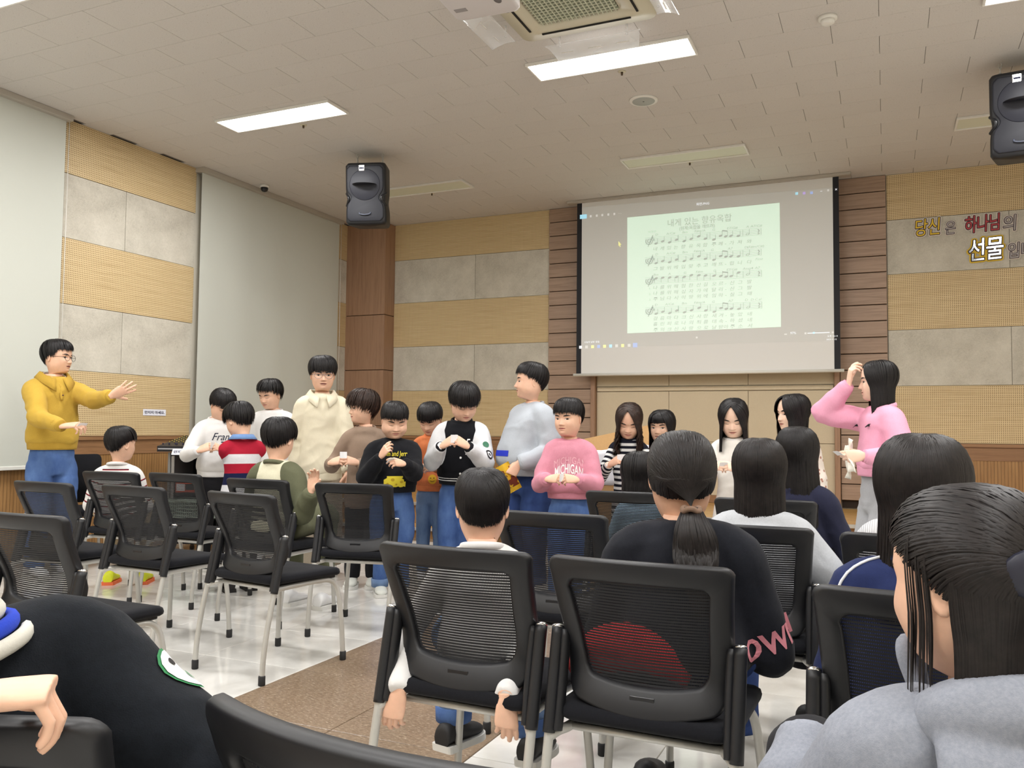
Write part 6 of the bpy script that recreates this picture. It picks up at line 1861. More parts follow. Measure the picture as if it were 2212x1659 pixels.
# --- girl in the grey hoodie, nearest on the right
s = Person('girl in a grey hoodie with half-tied hair, nearest at the right edge', 2092, 1048, 1.30, rel=205, hrel=236, pitch=4, hh=.222, H=1.5, b=1.02, seat=.47, hi=True, skin=SKIN, chub=.5, nose=.7)
s.arms(np.array([.16, .26, .66]), np.array([-.16, .26, .66]), rpole=(.4, -.5, -1), lpole=(-.5, -.4, -1)); s.finish_body(); s.face(.5)
s.hair('half', HAIRG, vol=.075, length=.13, azmin=104, seed=53, messy=1.2, n=2200, flare=.05, w_=.024, tie=(0, -.53, .56))
q = s.hpt(np.array([(0, -.56, .56)]))[0]
for dx, a in ((-.03, .5), (.03, -.5)):
    V, F = tube([q, q + np.array([dx, -.012, .018]), q + np.array([dx * 1.9, -.008, .004]), q + np.array([dx * 1.4, -.008, -.018]), q], [(.006, .004), (.016, .006), (.020, .006), (.014, .006), (.006, .004)], 10, True, 20); s.part('hair_bow', V, F, plain('navy_satin', (26, 28, 44), .5))
K_HOOD = cloth('hoodie_grey', (146, 150, 160), .12, 170, .3, rgb2=(124, 129, 140))
s.top(K_HOOD, hem=.47, hw=.112, hd=.088, puff=1.35, name='hoodie', fold=1.4, cw=.105, vox=.007)
# hood lying on the back, and the drawn neck fold
pts = []; rad = []
for a in np.linspace(-2.7, 2.7, 23):
    pts.append(s.tz((.078 * math.sin(a) * s.H / 1.5 * 1.1, -.035 - .075 * math.cos(a) * .8, s.nz - .028 + .030 * math.cos(a)))); rad.append((.030 + .016 * math.cos(a / 2) ** 2, .024 + .018 * math.cos(a / 2) ** 2))
V, F = tube(pts, rad, 14, True); V2, F2 = tube([s.tz((0, -.075, s.nz - .02)), s.tz((0, -.125, s.nz - .08)), s.tz((0, -.145, s.nz - .16)), s.tz((0, -.13, s.nz - .22))], [(.10, .03), (.115, .04), (.095, .035), (.04, .015)], 18, True, 10, ref=(1, 0, 0))
V, F = join((V, F), (V2, F2)); v, f, nn = remesh(V, F, .007, 5); v = v + nn * (.005 * vnoise(v, 16, 2))[:, None]; s.part('hood', v, f, K_HOOD, s.topo)
V, F = tube([s.tz((-.075, .03, s.nz - .01)), s.tz((-.085, .045, s.nz + .03)), s.tz((-.075, .065, s.nz + .045)), s.tz((-.058, .075, s.nz + .02)), s.tz((-.05, .08, s.nz - .03))], .012, 10, True, 24); s.part('neck_loop', V, F, K_HOOD, s.topo)
s.trousers(K_DKTR, 1.1, 'trousers')
chair(float(s.loc[0]) + .27, float(s.loc[1]) + .0, PI / 2 - .1, 'mesh-back chair under the girl in the grey hoodie')

# --- near left: person in the black varsity jacket, turned in the chair
s = Person('person in a black jacket with a white and blue ribbed collar at the left edge', 0, 0, .62, rel=196, hrel=200, pitch=4, hh=.222, H=1.5, b=1.05, seat=.42, hi=True, lean=0, side=-14, roll=-12, X=-1.07, Z=1.165, sw=.104)
s.arms(s.px(760, 2060, .98), s.px(-85, 1508, .55), rpole=(.3, -.5, -.3), lpole=(-1, -.3, -.5), rh=('relaxed', (.2, .8, -.5), (.3, .2, .9)), lh=('hook', (.88, -.32, -.02), (.10, -.15, 1), 'm'), hand=.102)
s.finish_body(); s.hair('long', HAIR, vol=.065, length=.16, azmin=50, seed=55, n=1600)
K_JKT = cloth('black_wool', (20, 24, 30), .25, 90, .3)
s.top(K_JKT, hem=.47, hw=.105, hd=.085, puff=1.25, name='varsity_jacket', fold=1.3, cw=.100, vox=.008)
S_, E, W = s.arm[1][:3]; c_ = S_ * .62 + E * .38; od = unit(np.array([.80, -.45, .45]))
sleeve_patch(s, c_, od, .038, plain('patch_green', (40, 120, 70), .8), 'sleeve_badge'); sleeve_patch(s, c_, od, .034, M_WP, 'badge_field', .0042); sleeve_patch(s, c_ + np.array([.0, 0, -.014]), od, .008, plain('patch_green', (40, 120, 70), .8), 'badge_mark', .0055); sleeve_patch(s, c_ + np.array([0, -.006, .02]), od, .006, plain('dark_print', (30, 26, 26), .8), 'badge_dot', .0055)
th = np.linspace(0, 2 * PI, 41)
for k, (r_, dz, mt) in enumerate(((1.62, -.022, 'w'), (1.45, -.004, 'b'), (1.28, .014, 'w'))):
    nk = .047 * s.H * r_
    V, F = tube(s.tz(np.stack([nk * np.cos(th), nk * .95 * np.sin(th) - .012, s.nz + dz - .012 * np.sin(th)], 1)), [(.011, .008)] * 41, 10, False, ref=(0, 0, 1)); s.part('collar_rib', V, F, cloth('white_rib', (214, 212, 202), .06, 300, .5) if mt == 'w' else cloth('blue_rib', (44, 72, 196), .06, 300, .4), s.topo)
# ------------------------------------------------------------------ projection screen
YS = 9.43
x0, x1 = -3.355, -.432
zt, zb = ZC - .03, .663 + CAM_H - .02
sc_t = empty('projection_screen', ((x0 + x1) / 2, YS, 0), 0, 'large white projection screen showing a sheet of music', 'projection screen')
cx = (x0 + x1) / 2; W2 = (x1 - x0) / 2
tsn = NT('screen_fabric'); tsn.col(lin((226, 226, 224))).rough(.9)
MB().box((0, 0, (zt + zb) / 2), (2 * W2 - .10, .004, zt - zb)).build('fabric', tsn.m, sc_t)
for s_ in (-1, 1): MB().box((s_ * (W2 - .03), -.001, (zt + zb) / 2), (.06, .006, zt - zb)).build('black_border', plain('border_black', (18, 20, 28), .7), sc_t)
MB().tube([(-W2 - .035, 0, zb - .012), (W2 + .035, 0, zb - .012)], .018, 12).build('bottom_bar', plain('blind_bar', (222, 222, 216), .5), sc_t, True)
MB().box((0, .0, ZC - .016), (2 * W2 + .24, .10, .03), .004).build('case', plain('headrail_grey', (176, 170, 160), .5), sc_t)
# projected picture: window, page, notes
def glow(name, rgb, e):
    if name in MATS: return MATS[name]
    t = NT(name); t.col(lin((206, 206, 203))).rough(1.0); t.b.inputs['Emission Color'].default_value = (*lin(rgb), 1); t.b.inputs['Emission Strength'].default_value = e; MATS[name] = t.m; return t.m
G_WIN = glow('projected_window', (176, 176, 170), .20); G_PAGE = glow('projected_page', (204, 240, 214), .62); G_INK = glow('projected_ink', (150, 168, 160), .34); G_WH = glow('projected_white', (240, 246, 255), .75)
def scr(px, py): p = at(px, py, 'y', YS - .006); return p[0] - cx, p[2]
def quad(name, pts, mat, y, parent=sc_t):
    V = [(a, y, b) for a, b in pts]; V2 = [(a, y + .0006, b) for a, b in pts]
    return mk(name, V + V2, [(0, 1, 2, 3), (7, 6, 5, 4), (0, 4, 5, 1), (1, 5, 6, 2), (2, 6, 7, 3), (3, 7, 4, 0)], mat, parent)
pg = [scr(1355, 470), scr(1684, 438), scr(1687, 706), scr(1355, 720)]
quad('projected_window', [scr(1256, 448), scr(1806, 405), scr(1811, 735), scr(1254, 752)], G_WIN, -.0032)
page = quad('music_page', pg, G_PAGE, -.0045)
pgA = [np.array(p) for p in pg]
def pguv(u, v):
    """u right, v down on the page, 0..1"""
    return (pgA[0] * (1 - u) + pgA[1] * u) * (1 - v) + (pgA[3] * (1 - u) + pgA[2] * u) * v
def on_page(name, V, F, mat, parent, y=-.0062):
    return mk(name, [(pguv(a, b)[0], y, pguv(a, b)[1]) for a, b in V], F, mat, parent, kind='stuff')
def ptext(txt, u, v, h, mat=G_INK, shear=0.0, bold=0.0, width=None, name='lyric_line', center=False):
    V, F = text_mesh(txt, 1.0, shear, 1.0, bold, 2, 0)
    if not len(V): return
    ar = 1.10      # page height : width
    k = h * .8; X = V[:, 0] * k / ar * 1.1; Yv = V[:, 1] * k
    if width: X *= width / (X.max() - X.min() + 1e-9)
    if center: X -= (X.max() + X.min()) / 2
    return on_page(name, np.stack([u + X, v - Yv], 1), F, mat, page)
GLYPH = {}
def load_glyphs(words):
    """mesh every distinct token in one pass, one token per line"""
    ws = sorted(set(w for w in words if w.strip() and w not in GLYPH)); cu = bpy.data.curves.new('txt', 'FONT'); cu.body = chr(10).join(ws); cu.size = 1.0; cu.space_line = 4.0; cu.shear = .15; cu.offset = .008; cu.resolution_u = 2
    o = bpy.data.objects.new('txt', cu); e = scratch_eval(o); me = e.to_mesh(); V = np.empty(len(me.vertices) * 3); me.vertices.foreach_get('co', V); V = V.reshape(-1, 3); F = [tuple(q.vertices) for q in me.polygons]; e.to_mesh_clear(); bpy.data.objects.remove(o)
    ln = np.round(-(V[:, 1] - .35) / 4.0).astype(int)
    for k, w_ in enumerate(ws):
        ids = np.where(ln == k)[0]; mp = {int(q): i for i, q in enumerate(ids)}; G = V[ids].copy()
        if not len(G): continue
        G[:, 1] += k * 4.0; GLYPH[w_] = (G, [tuple(mp[i] for i in f) for f in F if f[0] in mp and all(i in mp for i in f)])
def spaced(words, us, v, h, **kw):
    VV = []; FF = []; n = 0
    for t_, u in zip(words, us):
        if t_ not in GLYPH: continue
        V, F = GLYPH[t_]; k = h * .8; X = V[:, 0] * k; X = X - (X.max() + X.min()) / 2
        VV.append(np.stack([u + X, v - V[:, 1] * k], 1)); FF += [tuple(i + n for i in f) for f in F]; n += len(V)
    return on_page(kw.get('name', 'lyric_line'), np.vstack(VV), FF, G_INK, page)
ptext('내게 있는 향유옥합', .49, .108, .088, center=True, width=.42, name='song_title')
ptext('(원제:옥합을 깨뜨려)', .475, .150, .046, center=True, width=.235, bold=.015, name='song_subtitle')
ptext('박정관', .145, .150, .026, name='composer_name')
US = [.20, .245, .285, .335, .385, .435, .485, .53, .59, .635, .68, .73, .80]
US = [.185, .232, .278, .322, .375, .425, .475, .522, .585, .632, .690, .742, .815]
def bars(v0, first):
    b = MB(); n0 = []
    def line(u0, v0_, u1, v1_, t): 
        d = np.array([u1 - u0, v1_ - v0_]); L = np.hypot(*d); nrm = np.array([-d[1], d[0]]) / L * t / 2
        P = [(u0 + nrm[0], v0_ + nrm[1]), (u1 + nrm[0], v1_ + nrm[1]), (u1 - nrm[0], v1_ - nrm[1]), (u0 - nrm[0], v0_ - nrm[1])]
        k = len(V_); V_.extend(P); F_.append((k, k + 1, k + 2, k + 3))
    def ell(u, v, a, b_, hollow=False):
        k = len(V_); m = 10
        if not hollow:
            V_.append((u, v))
            for i in range(m):
                t = 2 * PI * i / m; V_.append((u + a * math.cos(t), v + b_ * math.sin(t) - .3 * b_ * math.cos(t)))
            for i in range(m): F_.append((k, k + 1 + i, k + 1 + (i + 1) % m))
        else:
            for r in (1, .6):
                for i in range(m):
                    t = 2 * PI * i / m; V_.append((u + a * r * math.cos(t), v + b_ * r * math.sin(t) - .3 * b_ * math.cos(t)))
            for i in range(m): F_.append((k + i, k + (i + 1) % m, k + m + (i + 1) % m, k + m + i))
    V_ = []; F_ = []
    h = .0135
    for k in range(5): line(.125, v0 + k * h, .885, v0 + k * h, .0022)
    on_page('staff_lines', V_, F_, G_INK, page); V_, F_ = [], []
    for u in (.35, .56, .77, .885): line(u, v0, u, v0 + 4 * h, .0028)
    on_page('bar_lines', V_, F_, G_INK, page); V_, F_ = [], []
    pit = [4, 3, 4, 2.8, 4, 3, 1.8, 3.6, 4.6, 2.6, 3.2, 3.2, 3.6, 3]
    if first == 2: pit = [.8, .6, .8, .8, 1, .2, .6, 1, 1.5, 2, 2.6, 2.4, .6, 2]
    nu = [.20, .245, .292, .338, .39, .437, .486, .53, .585, .628, .662, .695, .742, .80]
    for i, (u, p) in enumerate(zip(nu, pit)):
        v = v0 + p * h
        ell(u, v, .0125, .0095, i == 13)
        if first == 2 and p < 1.2: line(u - .011, v, u - .011, v + .040, .0032)
        else: line(u + .011, v, u + .011, v - .042, .0032)
    line(.639, v0 + 2.6 * h - .042, .673, v0 + 3.2 * h - .042, .010)
    for u in (.865,): line(u, v0 + .5 * h, u + .008, v0 + 1.6 * h, .008); line(u + .008, v0 + 1.6 * h, u, v0 + 2.6 * h, .007); ell(u + .004, v0 + 3.2 * h, .007, .006)
    on_page('notes', V_, F_, G_INK, page); V_, F_ = [], []
    # treble clef: spiral with a slanted stem
    pr = None
    for i in range(40):
        t = i / 39; r = .006 + .024 * t; a = -1 + 11 * t; q = (.155 + r * math.cos(a) * .9, v0 + 2.3 * h + r * math.sin(a) * 1.05)
        if pr: line(*pr, *q, .006)
        pr = q
    line(.145, v0 + 5.6 * h, .178, v0 - 1.5 * h, .006)
    for du, dv in ((.195, 0), (.205, 1.2)): 
        line(du - .006 - .02, v0 + dv * h, du + .006 - .02, v0 + dv * h - .004, .004); line(du - .006 - .02, v0 + (dv + .6) * h, du + .006 - .02, v0 + (dv + .6) * h - .004, .004); line(du - .023, v0 + (dv - .6) * h, du - .023, v0 + (dv + 1.2) * h, .003); line(du - .017, v0 + (dv - .6) * h, du - .017, v0 + (dv + 1.2) * h, .003)
    on_page('clef', V_, F_, G_INK, page)
rows = [(.285, 0), (.455, 1), (.625, 2), (.865 - .02, 3)]
CH = [(['D', 'A/C#', 'Bm', 'F#m/A', 'G', 'E7/G#', 'A', 'A7/C#'], [.205, .30, .395, .495, .585, .705, .80, .855]), (['D', 'A/C#', 'Bm', 'F#m/A', 'G', 'A7', 'D', '(F#m/C#)'], [.205, .30, .395, .49, .575, .69, .79, .85]),
      (['Bm', 'A', 'G', 'F#m', 'G', 'E7/G#', 'Asus4', 'A7'], [.20, .29, .395, .49, .59, .70, .80, .86]), (['D', 'A/C#', 'Bm', 'F#m/A', 'G', 'A7', 'D', 'D.C.al'], [.20, .29, .39, .49, .58, .69, .79, .85])]
VROW = [.300, .472, .645, .880]
VROW = [.292, .455, .622, .850]
LYR = [['내게있는향유옥합주께-가져와'], ['그발위에입맞추고깨뜨-립니다'], ['나를위해험한산길오르-신그발', '나를위해십자가에달리-신그발', '주님다시이땅위에임하-실그때'], ['걸음마다크신사랑새겨-놓았네', '흘린피로나의죄를대속-하셨네', '주의크신사랑으로날받아주소서']]
VR = [.30, .462, .622, .862 - .0]
vr = [.295, .452, .605, .800]
load_glyphs([w for c in CH for w in c[0]] + [ch for l in LYR for ln in l for ch in (ln[0] if isinstance(ln, list) else ln)])
for k in range(4):
    v0 = (.192, .360, .534, .790)[k]
    bars(v0, k)
    ws, us = CH[k]; spaced(ws, us, v0 - .012, .033, name='chord_names')
    for j, ln in enumerate(LYR[k]):
        chs = list(ln[0] if isinstance(ln, list) else ln); u = np.interp(np.linspace(0, 1, len(chs)), np.linspace(0, 1, 14), [.195, .242, .288, .335, .385, .435, .485, .53, .585, .628, .66, .70, .75, .81])
        spaced(chs, u, v0 + (.113, .114, .101, .107)[k] + j * .048, .044)
ptext('Fine', .845, .452, .036, shear=.3, name='ending_mark')
for j, t_ in enumerate(('1.', '2.', '3.')): ptext(t_, .15, .635 + j * .048, .03, name='verse_number')
# window furniture
def stext(txt, px, py, h, mat=G_WH, name='screen_caption'):
    V, F = text_mesh(txt, h, 0, 1.0, 0, 2, 0); a, b = scr(px, py); slope = -.005
    return mk(name, [(a + x, -.0062, b + y) for x, y, z in V], F, mat, sc_t)
def sicon(px, py, w_, h_, mat, name='taskbar_icon'):
    a, b = scr(px, py); return quad(name, [(a - w_ / 2, b + h_ / 2), (a + w_ / 2, b + h_ / 2), (a + w_ / 2, b - h_ / 2), (a - w_ / 2, b - h_ / 2)], mat, -.0062)
G_CY = glow('projected_cyan', (120, 220, 250), .7); G_YE = glow('projected_yellow', (240, 236, 100), .7); G_LB = glow('projected_blue', (90, 150, 240), .6); G_PU = glow('projected_purple', (160, 120, 230), .6); G_GR = glow('projected_grey', (214, 214, 210), .5)
sicon(1260, 468, .085, .05, G_CY, 'toolbar_button')
for i, x in enumerate((1276, 1289, 1301, 1314, 1327)): sicon(x, 467 - i * 1.2, .022, .026, G_GR, 'toolbar_icon')
for x in (1336, 1339, 1342): sicon(x, 461, .006, .006, G_GR, 'toolbar_dot')
stext('화면.PNG', 1504, 444, .036)
for x, m in ((1721, G_CY), (1737, G_PU), (1753, G_LB)): sicon(x, 418 - (x - 1721) * .05, .026, .026, m, 'title_icon')
sicon(1774, 413, .022, .004, G_WH, 'minimise_mark'); sicon(1789, 411, .018, .022, G_GR, 'restore_mark'); stext('×', 1803, 413, .05)
for i, (x, m) in enumerate(((1254, G_WH), (1267, G_GR), (1280, G_YE), (1293, G_LB), (1306, G_YE), (1319, G_CY), (1332, G_GR), (1345, G_YE), (1359, G_GR), (1372, G_LB))): sicon(x, 750 - i * .5, .034 if i < 9 else .05, .034 if i < 9 else .05, m)
stext('오늘의 날씨  맑음', 1262, 741, .026); stext('97%', 1707, 722, .036)
sicon(1768, 719, .22, .007, G_WH, 'zoom_slider'); sicon(1758, 719, .018, .018, G_CY, 'slider_knob'); sicon(1740, 720, .02, .02, G_GR, 'zoom_icon'); sicon(1799, 718, .02, .02, G_GR, 'zoom_icon'); sicon(1697, 722, .028, .014, G_GR, 'page_icon')
stext('오후 12:14', 1787, 728, .024); stext('2023-11-12', 1785, 735, .022); sicon(1505, 729, .02, .02, G_GR, 'fold_mark')
a, b = scr(1336, 521); mk('mouse_pointer', [(a, -.0064, b), (a + .035, -.0064, b - .045), (a + .018, -.0064, b - .043), (a + .026, -.0064, b - .066), (a + .017, -.0064, b - .070), (a + .010, -.0064, b - .048), (a, -.0064, b - .058)], [(0, 1, 2), (0, 2, 5), (2, 3, 4, 5), (0, 5, 6)], G_YE, sc_t)

# ------------------------------------------------------------------ cut-out greeting letters on the front wall
def band_mesh(V2, F, half, y):
    """flat band of the given half width along every edge of a filled lettering outline"""
    cnt = {}
    for f in F:
        for i in range(len(f)):
            e = tuple(sorted((f[i], f[(i + 1) % len(f)]))); cnt[e] = cnt.get(e, 0) + 1
    VV = []; FF = []; seen = set()
    for (i, j), c in cnt.items():
        if c != 1: continue
        p, q = V2[i], V2[j]; d = q - p; L = np.hypot(*d)
        if L < 1e-6: continue
        nn = np.array([-d[1], d[0]]) / L * half; k = len(VV); VV += [p + nn, q + nn, q - nn, p - nn]; FF.append((k, k + 3, k + 2, k + 1))
        for v in (i, j):
            if v in seen: continue
            seen.add(v); k = len(VV); VV += [V2[v] + half * np.array([math.cos(t), math.sin(t)]) for t in np.linspace(0, 2 * PI, 9)[:-1]]; FF.append(tuple(range(k, k + 8)))
    n = len(VV); lift = {}
    for k, f in enumerate(FF):
        for i in f: lift[i] = (k * 7919 % 101) / 101 * .0016
    front = [(x, y - lift[i], z) for i, (x, z) in enumerate(VV)]; back_ = [(x, y + .004, z) for x, z in VV]
    return front + back_, FF + [tuple(i + n for i in reversed(f)) for f in FF]
def outline_word(parent, txt, px, py, height, face, edge, halo, name, shear=.1, rot=.0, th=.012, wscale=1.0):
    V, F = text_mesh(txt, height, shear, .92, .004, 4, 0); V[:, 0] *= wscale
    c, s_ = math.cos(rot), math.sin(rot); V2 = np.stack([V[:, 0] * c - V[:, 1] * s_, V[:, 0] * s_ + V[:, 1] * c], 1)
    for half, mat, y, nm in ((.085, halo, -.004, 'paper_border'), (.035, edge, -.009, 'dark_outline')):
        A, B = band_mesh(V2, F, half * height, y); mk(nm, A, B, mat, parent)
    n = len(V2); mk('coloured_face', [(x, -.0125, z) for x, z in V2] + [(x, -.008, z) for x, z in V2], list(F) + [tuple(i + n for i in reversed(f)) for f in F], face, parent)
def word(txt, px, py, h, face, edge, halo, label, rot=.0, wscale=1.0):
    p = at(px, py, 'y', YF - .024); t = empty('wall_letters', p, 0, label, 'letters', 'cut-out greeting letters on the front wall')
    outline_word(t, txt, px, py, h, face, edge, halo, 'word', .12, rot, wscale=wscale); return t
P_Y = plain('letter_yellow', (226, 190, 50), .6); P_R = plain('letter_red', (178, 58, 66), .5); P_D = plain('letter_dark', (52, 34, 44), .6); P_W = plain('letter_white', (222, 212, 202), .7); P_S = plain('letter_silver', (196, 200, 204), .12, 1.0); P_G = plain('letter_grey', (172, 166, 166), .6)
word('당신', 1974, 509, .195, P_Y, P_D, P_W, 'yellow cut-out word at the left of the wall greeting', .03, .72)
word('은', 2041, 505, .15, P_G, P_D, P_W, 'small outlined syllable right after the yellow word', .03, .72)
word('하나님', 2083, 502, .19, P_R, P_D, P_W, 'dark red cut-out word in the wall greeting', .04, .64)
word('의', 2165, 497, .17, P_G, P_D, P_W, 'outlined syllable right after the dark red word', .04, .84)
word('선물', 2090, 562, .25, P_S, P_D, P_Y, 'silver foil cut-out word with a yellow edge below the red word', .05, .72)
word('입니다', 2175, 556, .17, P_G, P_D, P_W, 'outlined word cut off by the right edge of the picture', .03, .75)

# ------------------------------------------------------------------ do-not-touch notices
def notice(p, rz, w_, h_, label, tilt=0.0):
    t = empty('notice', p, rz, label, 'sign', 'white do-not-touch notices'); t.rotation_euler = (tilt, 0, rz)
    MB().box((0, 0, 0), (w_, .002, h_)).build('paper', plain('notice_paper', (232, 234, 246), .7), t)
    V, F = text_mesh('만지지 마세요.', .1, 0, .95, .03, 3, 0); V[:, 0] -= (V[:, 0].max() + V[:, 0].min()) / 2; V[:, 1] -= (V[:, 1].max() + V[:, 1].min()) / 2
    k = w_ * .88 / (V[:, 0].max() - V[:, 0].min()); ky = h_ * .50 / (V[:, 1].max() - V[:, 1].min())
    mk('lettering', [(x * k, -.0018, y * ky) for x, y, z in V], F, M_INK, t); return t
q = at(334, 891, 'x', XL + .026); notice(q, PI / 2, .285, .062, 'white do-not-touch notice on the perforated wall board')

# ------------------------------------------------------------------ mixing desk rack
RX, RY = -5.90, 6.18
rk = empty('equipment_rack', (RX, RY, 0), math.radians(20), 'grey metal equipment rack on wheels under the mixing desk', 'rack')
M_RK = plain('rack_grey', (156, 158, 158), .4, .5); M_RKD = plain('rack_inside', (14, 14, 16), .8)
W_, D_, H_ = .54, .50, .90
for sx in (-1, 1):
    MB().box((sx * (W_ / 2 - .012), 0, H_ / 2 + .06), (.024, D_, H_ - .12), .003).build('side_panel', M_RK, rk)
    MB().box((sx * (W_ / 2 - .045), -D_ / 2 + .012, H_ / 2 + .06), (.03, .01, H_ - .18), .002).build('rack_rail', plain('rail_silver', (190, 192, 194), .3, .8), rk)
    for sy in (-1, 1):
        V, F = tube([(sx * .22 - .012, sy * .2, .03), (sx * .22 + .012, sy * .2, .03)], .03, 16); MB().add(V, F).build('caster', M_RUBBER, rk, True)
MB().box((0, D_ / 2 - .01, H_ / 2 + .06), (W_, .012, H_ - .12)).build('back_panel', M_RKD, rk)
for z in (.075, .30, .52, H_ - .01): MB().box((0, .0, z), (W_ - .04, D_ - .02, .022), .002).build('shelf', M_RKD if z < .8 else M_RK, rk)
cth, sth = math.cos(math.radians(20)), math.sin(math.radians(20))
def rkp(x, y, z): return (RX + x * cth - y * sth, RY + x * sth + y * cth, z)
# boxes on the rack shelf
o = empty('product_box', rkp(-.105, -.15, .531), math.radians(22), 'orange and white product box on the rack shelf', 'box')
MB().box((0, 0, .045), (.21, .12, .09), .001).build('carton', plain('carton_orange', (206, 84, 56), .5), o)
MB().box((-.055, -.0605, .048), (.08, .001, .066)).build('white_panel', M_PAPER, o); MB().box((.03, -.0612, .05), (.08, .0015, .05)).build('device_picture', plain('print_black', (40, 40, 44), .5), o)
o = empty('product_box', rkp(.115, -.14, .531), math.radians(4), 'purple and white product box on the rack shelf', 'box')
MB().box((-.035, 0, .075), (.085, .14, .15), .001).build('purple_side', plain('carton_purple', (112, 66, 168), .5), o); MB().box((.048, 0, .075), (.08, .14, .15), .001).build('white_side', plain('carton_pale', (196, 188, 208), .5), o)
bk = empty('plastic_basket', rkp(0, -.22, .311), math.radians(20), 'pale green perforated plastic basket on the lower rack shelf', 'basket')
M_BSK = plain('basket_green', (168, 184, 172), .5)
MB().box((0, 0, .006), (.44, .26, .008)).build('base', M_BSK, bk)
for sy in (-1, 1):
    MB().box((0, sy * .13, .155), (.46, .010, .03), .003).build('rim', M_BSK, bk)
    for i in range(24): MB().box((-.22 + .44 * i / 23, sy * .128, .075), (.008, .006, .14)).build('slat', M_BSK, bk)
    for k in range(4): MB().box((0, sy * .128, .025 + .03 * k), (.44, .005, .007)).build('cross_slat', M_BSK, bk)
for sx in (-1, 1):
    MB().box((sx * .225, 0, .155), (.010, .26, .03), .003).build('rim', M_BSK, bk)
    for i in range(12): MB().box((sx * .222, -.12 + .24 * i / 11, .075), (.006, .008, .14)).build('slat', M_BSK, bk)
# the desk itself
mx = empty('mixing_desk', rkp(.02, -.02, H_ + .0), math.radians(20), 'black audio mixing desk with rows of knobs on top of the rack', 'mixing desk')
V = [(-.36, -.30, .01), (.36, -.30, .01), (.36, .26, .01), (-.36, .26, .01), (-.36, -.30, .06), (.36, -.30, .06), (.36, .24, .15), (-.36, .24, .15)]
MB().add(V, [(0, 3, 2, 1), (4, 5, 6, 7), (0, 1, 5, 4), (1, 2, 6, 5), (2, 3, 7, 6), (3, 0, 4, 7)]).build('console', plain('mixer_black', (30, 30, 34), .45), mx)
ang = math.atan2(.09, .54)
ktube = MB(); V, F = tube([(0, 0, 0), (0, 0, .014)], [.006, .005], 8); ktube.add(V, F); k0 = ktube.build('knob', plain('knob_grey', (90, 92, 98), .5), mx, True)
fad = MB().box((0, 0, .007), (.008, .018, .014), .002).build('fader', plain('fader_navy', (34, 36, 70), .4), mx)
kn2 = plain('knob_ochre', (150, 132, 60), .5); m2 = k0.data.copy(); m2.materials.clear(); m2.materials.append(kn2)
first = True
for i in range(16):
    x = -.33 + .044 * i; 
    for j in range(7):
        y = -.12 + .05 * j; z = .06 + (y + .30) * .09 / .54
        o = k0 if first else inst(k0, mx); first = False; o.location = (x, y, z)
        if (j + i) % 3 == 0: o.data = m2
    o = fad if i == 0 else inst(fad, mx); o.location = (x, -.22 + .03 * ((i * 7) % 3 - 1), .06 + .08 * .09 / .54)
MB().box((0, -.302, .036), (.70, .004, .012)).build('front_strip', plain('mixer_silver', (176, 176, 180), .4), mx)
for i in range(9):
    x = .0 + .035 * i - .05; V, F = tube([(x, .23, .14), (x, .235, .185), (x + .01, .25, .20)], [.009, .008, .004], 8, True, 8); MB().add(V, F).build('cable_plug', M_BLACK2, mx, True)
for i in range(4):
    x = -.06 + .08 * i; V, F = tube([(x, .235, .18), (x - .04, .22, .23), (x - .10, .20, .20), (x - .12, .24, .12)], .004, 6, True, 16); MB().add(V, F).build('cable', M_BLACK2, mx, True)
q = np.array(rkp(-.05, -.345, H_ + .01)); notice(q, math.radians(20), .27, .06, 'white do-not-touch notice hanging from the front of the mixing desk', -.5)
wm = empty('wireless_receiver', rkp(.30, .12, H_ + .16), math.radians(20), 'black wireless microphone receiver with an aerial behind the mixing desk', 'receiver')
MB().box((0, 0, .055), (.24, .16, .10), .006).build('case', M_BLACK2, wm)
V, F = tube([(-.10, .0, .06), (-.15, -.01, .20)], [.006, .004], 8); MB().add(V, F).build('aerial', M_BLACK2, wm, True)
dk = empty('side_desk', rkp(.68, .0, 0), math.radians(20), 'low wooden desk with gear beside the equipment rack', 'desk')
MB().box((0, 0, .62), (.60, .50, .03), .003).build('top', M_STAGE, dk)
for sx in (-1, 1):
    for sy in (-1, 1): MB().box((sx * .27, sy * .22, .303), (.04, .04, .605), .003).build('leg', M_RK, dk)
MB().box((0, 0, .30), (.54, .44, .02)).build('shelf', M_STAGE, dk)
o = empty('amplifier', rkp(.66, -.02, .635), math.radians(20), 'black amplifier on the low desk beside the rack', 'amplifier')
MB().box((0, 0, .13), (.44, .36, .26), .006).build('case', M_BLACK2, o); MB().box((0, -.183, .13), (.40, .006, .20), .003).build('front_panel', M_BLACK, o)

# ------------------------------------------------------------------ cardboard box and white board at the stage
cb = empty('cardboard_box', (-2.02, 6.55, 0), .15, 'tall open cardboard box with a raised flap behind the boy in pink', 'cardboard box')
M_CARD = cloth('cardboard', (176, 140, 96), .06, 60, .1)
for sx, sy, dx, dy in ((0, -.2, .62, .008), (0, .2, .62, .008), (-.306, 0, .008, .40), (.306, 0, .008, .40)): MB().box((sx, sy, .48), (dx, dy, .96)).build('side', M_CARD, cb)
f_ = MB().box((0, 0, 0), (.60, .006, .20)).build('flap', M_CARD, cb); f_.location = (.03, .24, 1.05); f_.rotation_euler = (-.5, -.22, 0)
f_ = MB().box((0, 0, 0), (.20, .38, .006)).build('flap', M_CARD, cb); f_.location = (.40, 0, .93); f_.rotation_euler = (0, .5, 0)
V = []; F = []
for i in range(13):
    for j in range(8):
        u, v = i / 12, j / 7; V.append((-.33 + .66 * u, -.212 - .012 * math.sin(9 * u), 1.02 - .30 * v + .03 * math.sin(7 * u + 2) * (1 - v)))
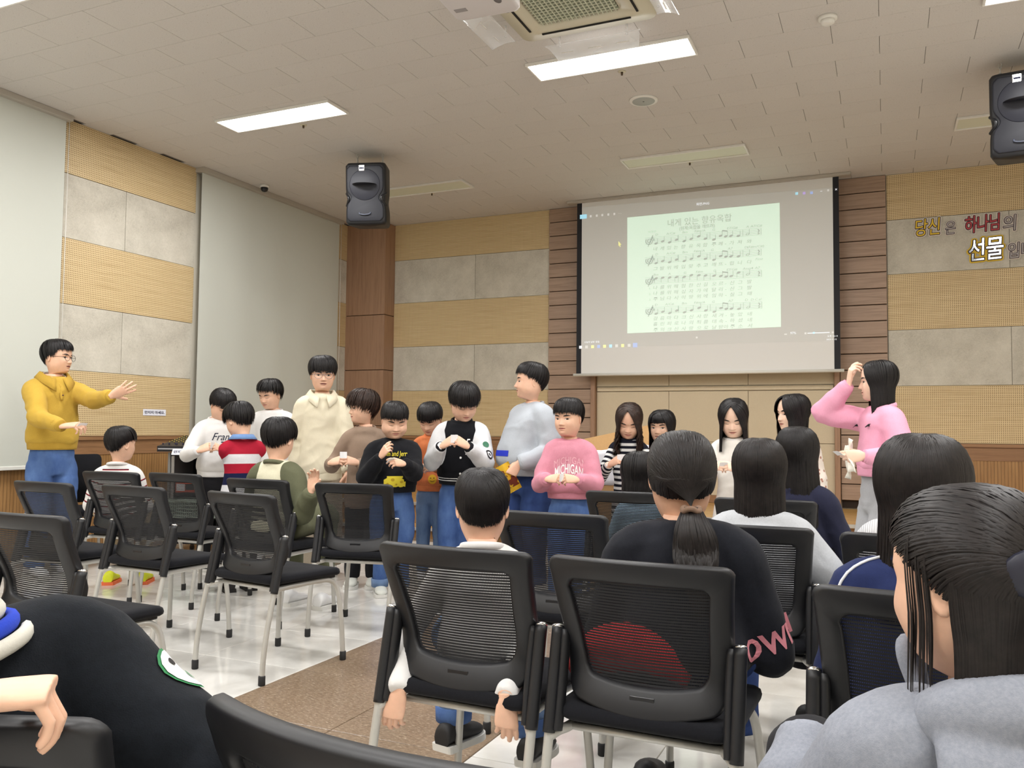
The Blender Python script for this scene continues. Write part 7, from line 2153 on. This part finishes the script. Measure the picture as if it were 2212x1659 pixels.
for i in range(12):
    for j in range(7): a = i * 8 + j; F.append((a, a + 8, a + 9, a + 1))
o = mk('foam_wrap', V, F, cloth('white_foam', (224, 226, 232), .03, 40, .15), cb, True); m = o.modifiers.new('t', 'SOLIDIFY'); m.thickness = .006

# ------------------------------------------------------------------ bag and cloth on the near chair
bg = empty('shoulder_bag', (-.63, 2.20, .478), .2, 'red and black bag lying on the seat of the centre chair', 'bag')
V, F = tube([(-.15, 0, .03), (-.08, .01, .075), (0, .01, .085), (.08, 0, .07), (.15, 0, .03)], [(.03, .05), (.07, .085), (.08, .095), (.07, .085), (.03, .05)], 18, True, 16, ref=(0, 0, 1))
V[:, 2] = np.maximum(V[:, 2], .001); MB().add(V, F).build('pouch', cloth('red_nylon', (170, 36, 40), .12, 60, .2), bg, True)
V, F = tube([(-.14, -.06, .02), (-.05, -.10, .05), (.05, -.10, .055), (.14, -.06, .02)], [(.012, .006)] * 4, 8, True, 16, ref=(0, 0, 1)); MB().add(V, F).build('strap', K_BLACK, bg, True)
# chair with its back to the left wall
ct = empty('upholstered_chair', (-6.22, 5.02, 0), math.radians(-95), 'black upholstered chair standing against the left wall behind the man', 'chair')
rr_ = rrect(.44, .40, .05, 5)
rings = [[(x * k, y, z + .70) for x, z in rr_] for k, y in ((.94, -.03), (1, -.02), (1, .01), (.95, .025))]
V, F = loft(rings); MB().add(V, F).build('backrest', M_SEAT, ct, True)
rings = [[(x * k, y * k + .24, z) for x, y in rrect(.46, .44, .05, 5)] for k, z in ((.92, .42), (1, .43), (1, .46), (.94, .48))]
V, F = loft(rings); MB().add(V, F).build('seat', M_SEAT, ct, True)
for sx in (-1, 1):
    V, F = tube([(sx * .2, .04, 0), (sx * .2, .02, .42), (sx * .2, -.01, .62)], .012, 10, True, 12); MB().add(V, F).build('leg', M_STEEL, ct, True)
    V, F = tube([(sx * .2, .44, 0), (sx * .2, .43, .42)], .012, 10); MB().add(V, F).build('leg', M_STEEL, ct, True)
# chairs in the nearest row
A = at(395, 1520, 'z', .838); B = at(925, 1672, 'z', .838); d = unit(B - A); m_ = A + d * .225
chair(float(m_[0]), float(m_[1]), math.atan2(d[1], d[0]), 'mesh-back chair cut off at the bottom edge, showing only the curved top of its back')
A = at(148, 1590, 'z', .838); th_ = math.radians(10)
chair(float(A[0] - .225 * math.cos(th_)), float(A[1] - .225 * math.sin(th_)), th_, 'mesh-back chair in the bottom left corner, gripped by a hand')
bpy.data.scenes.remove(TS)
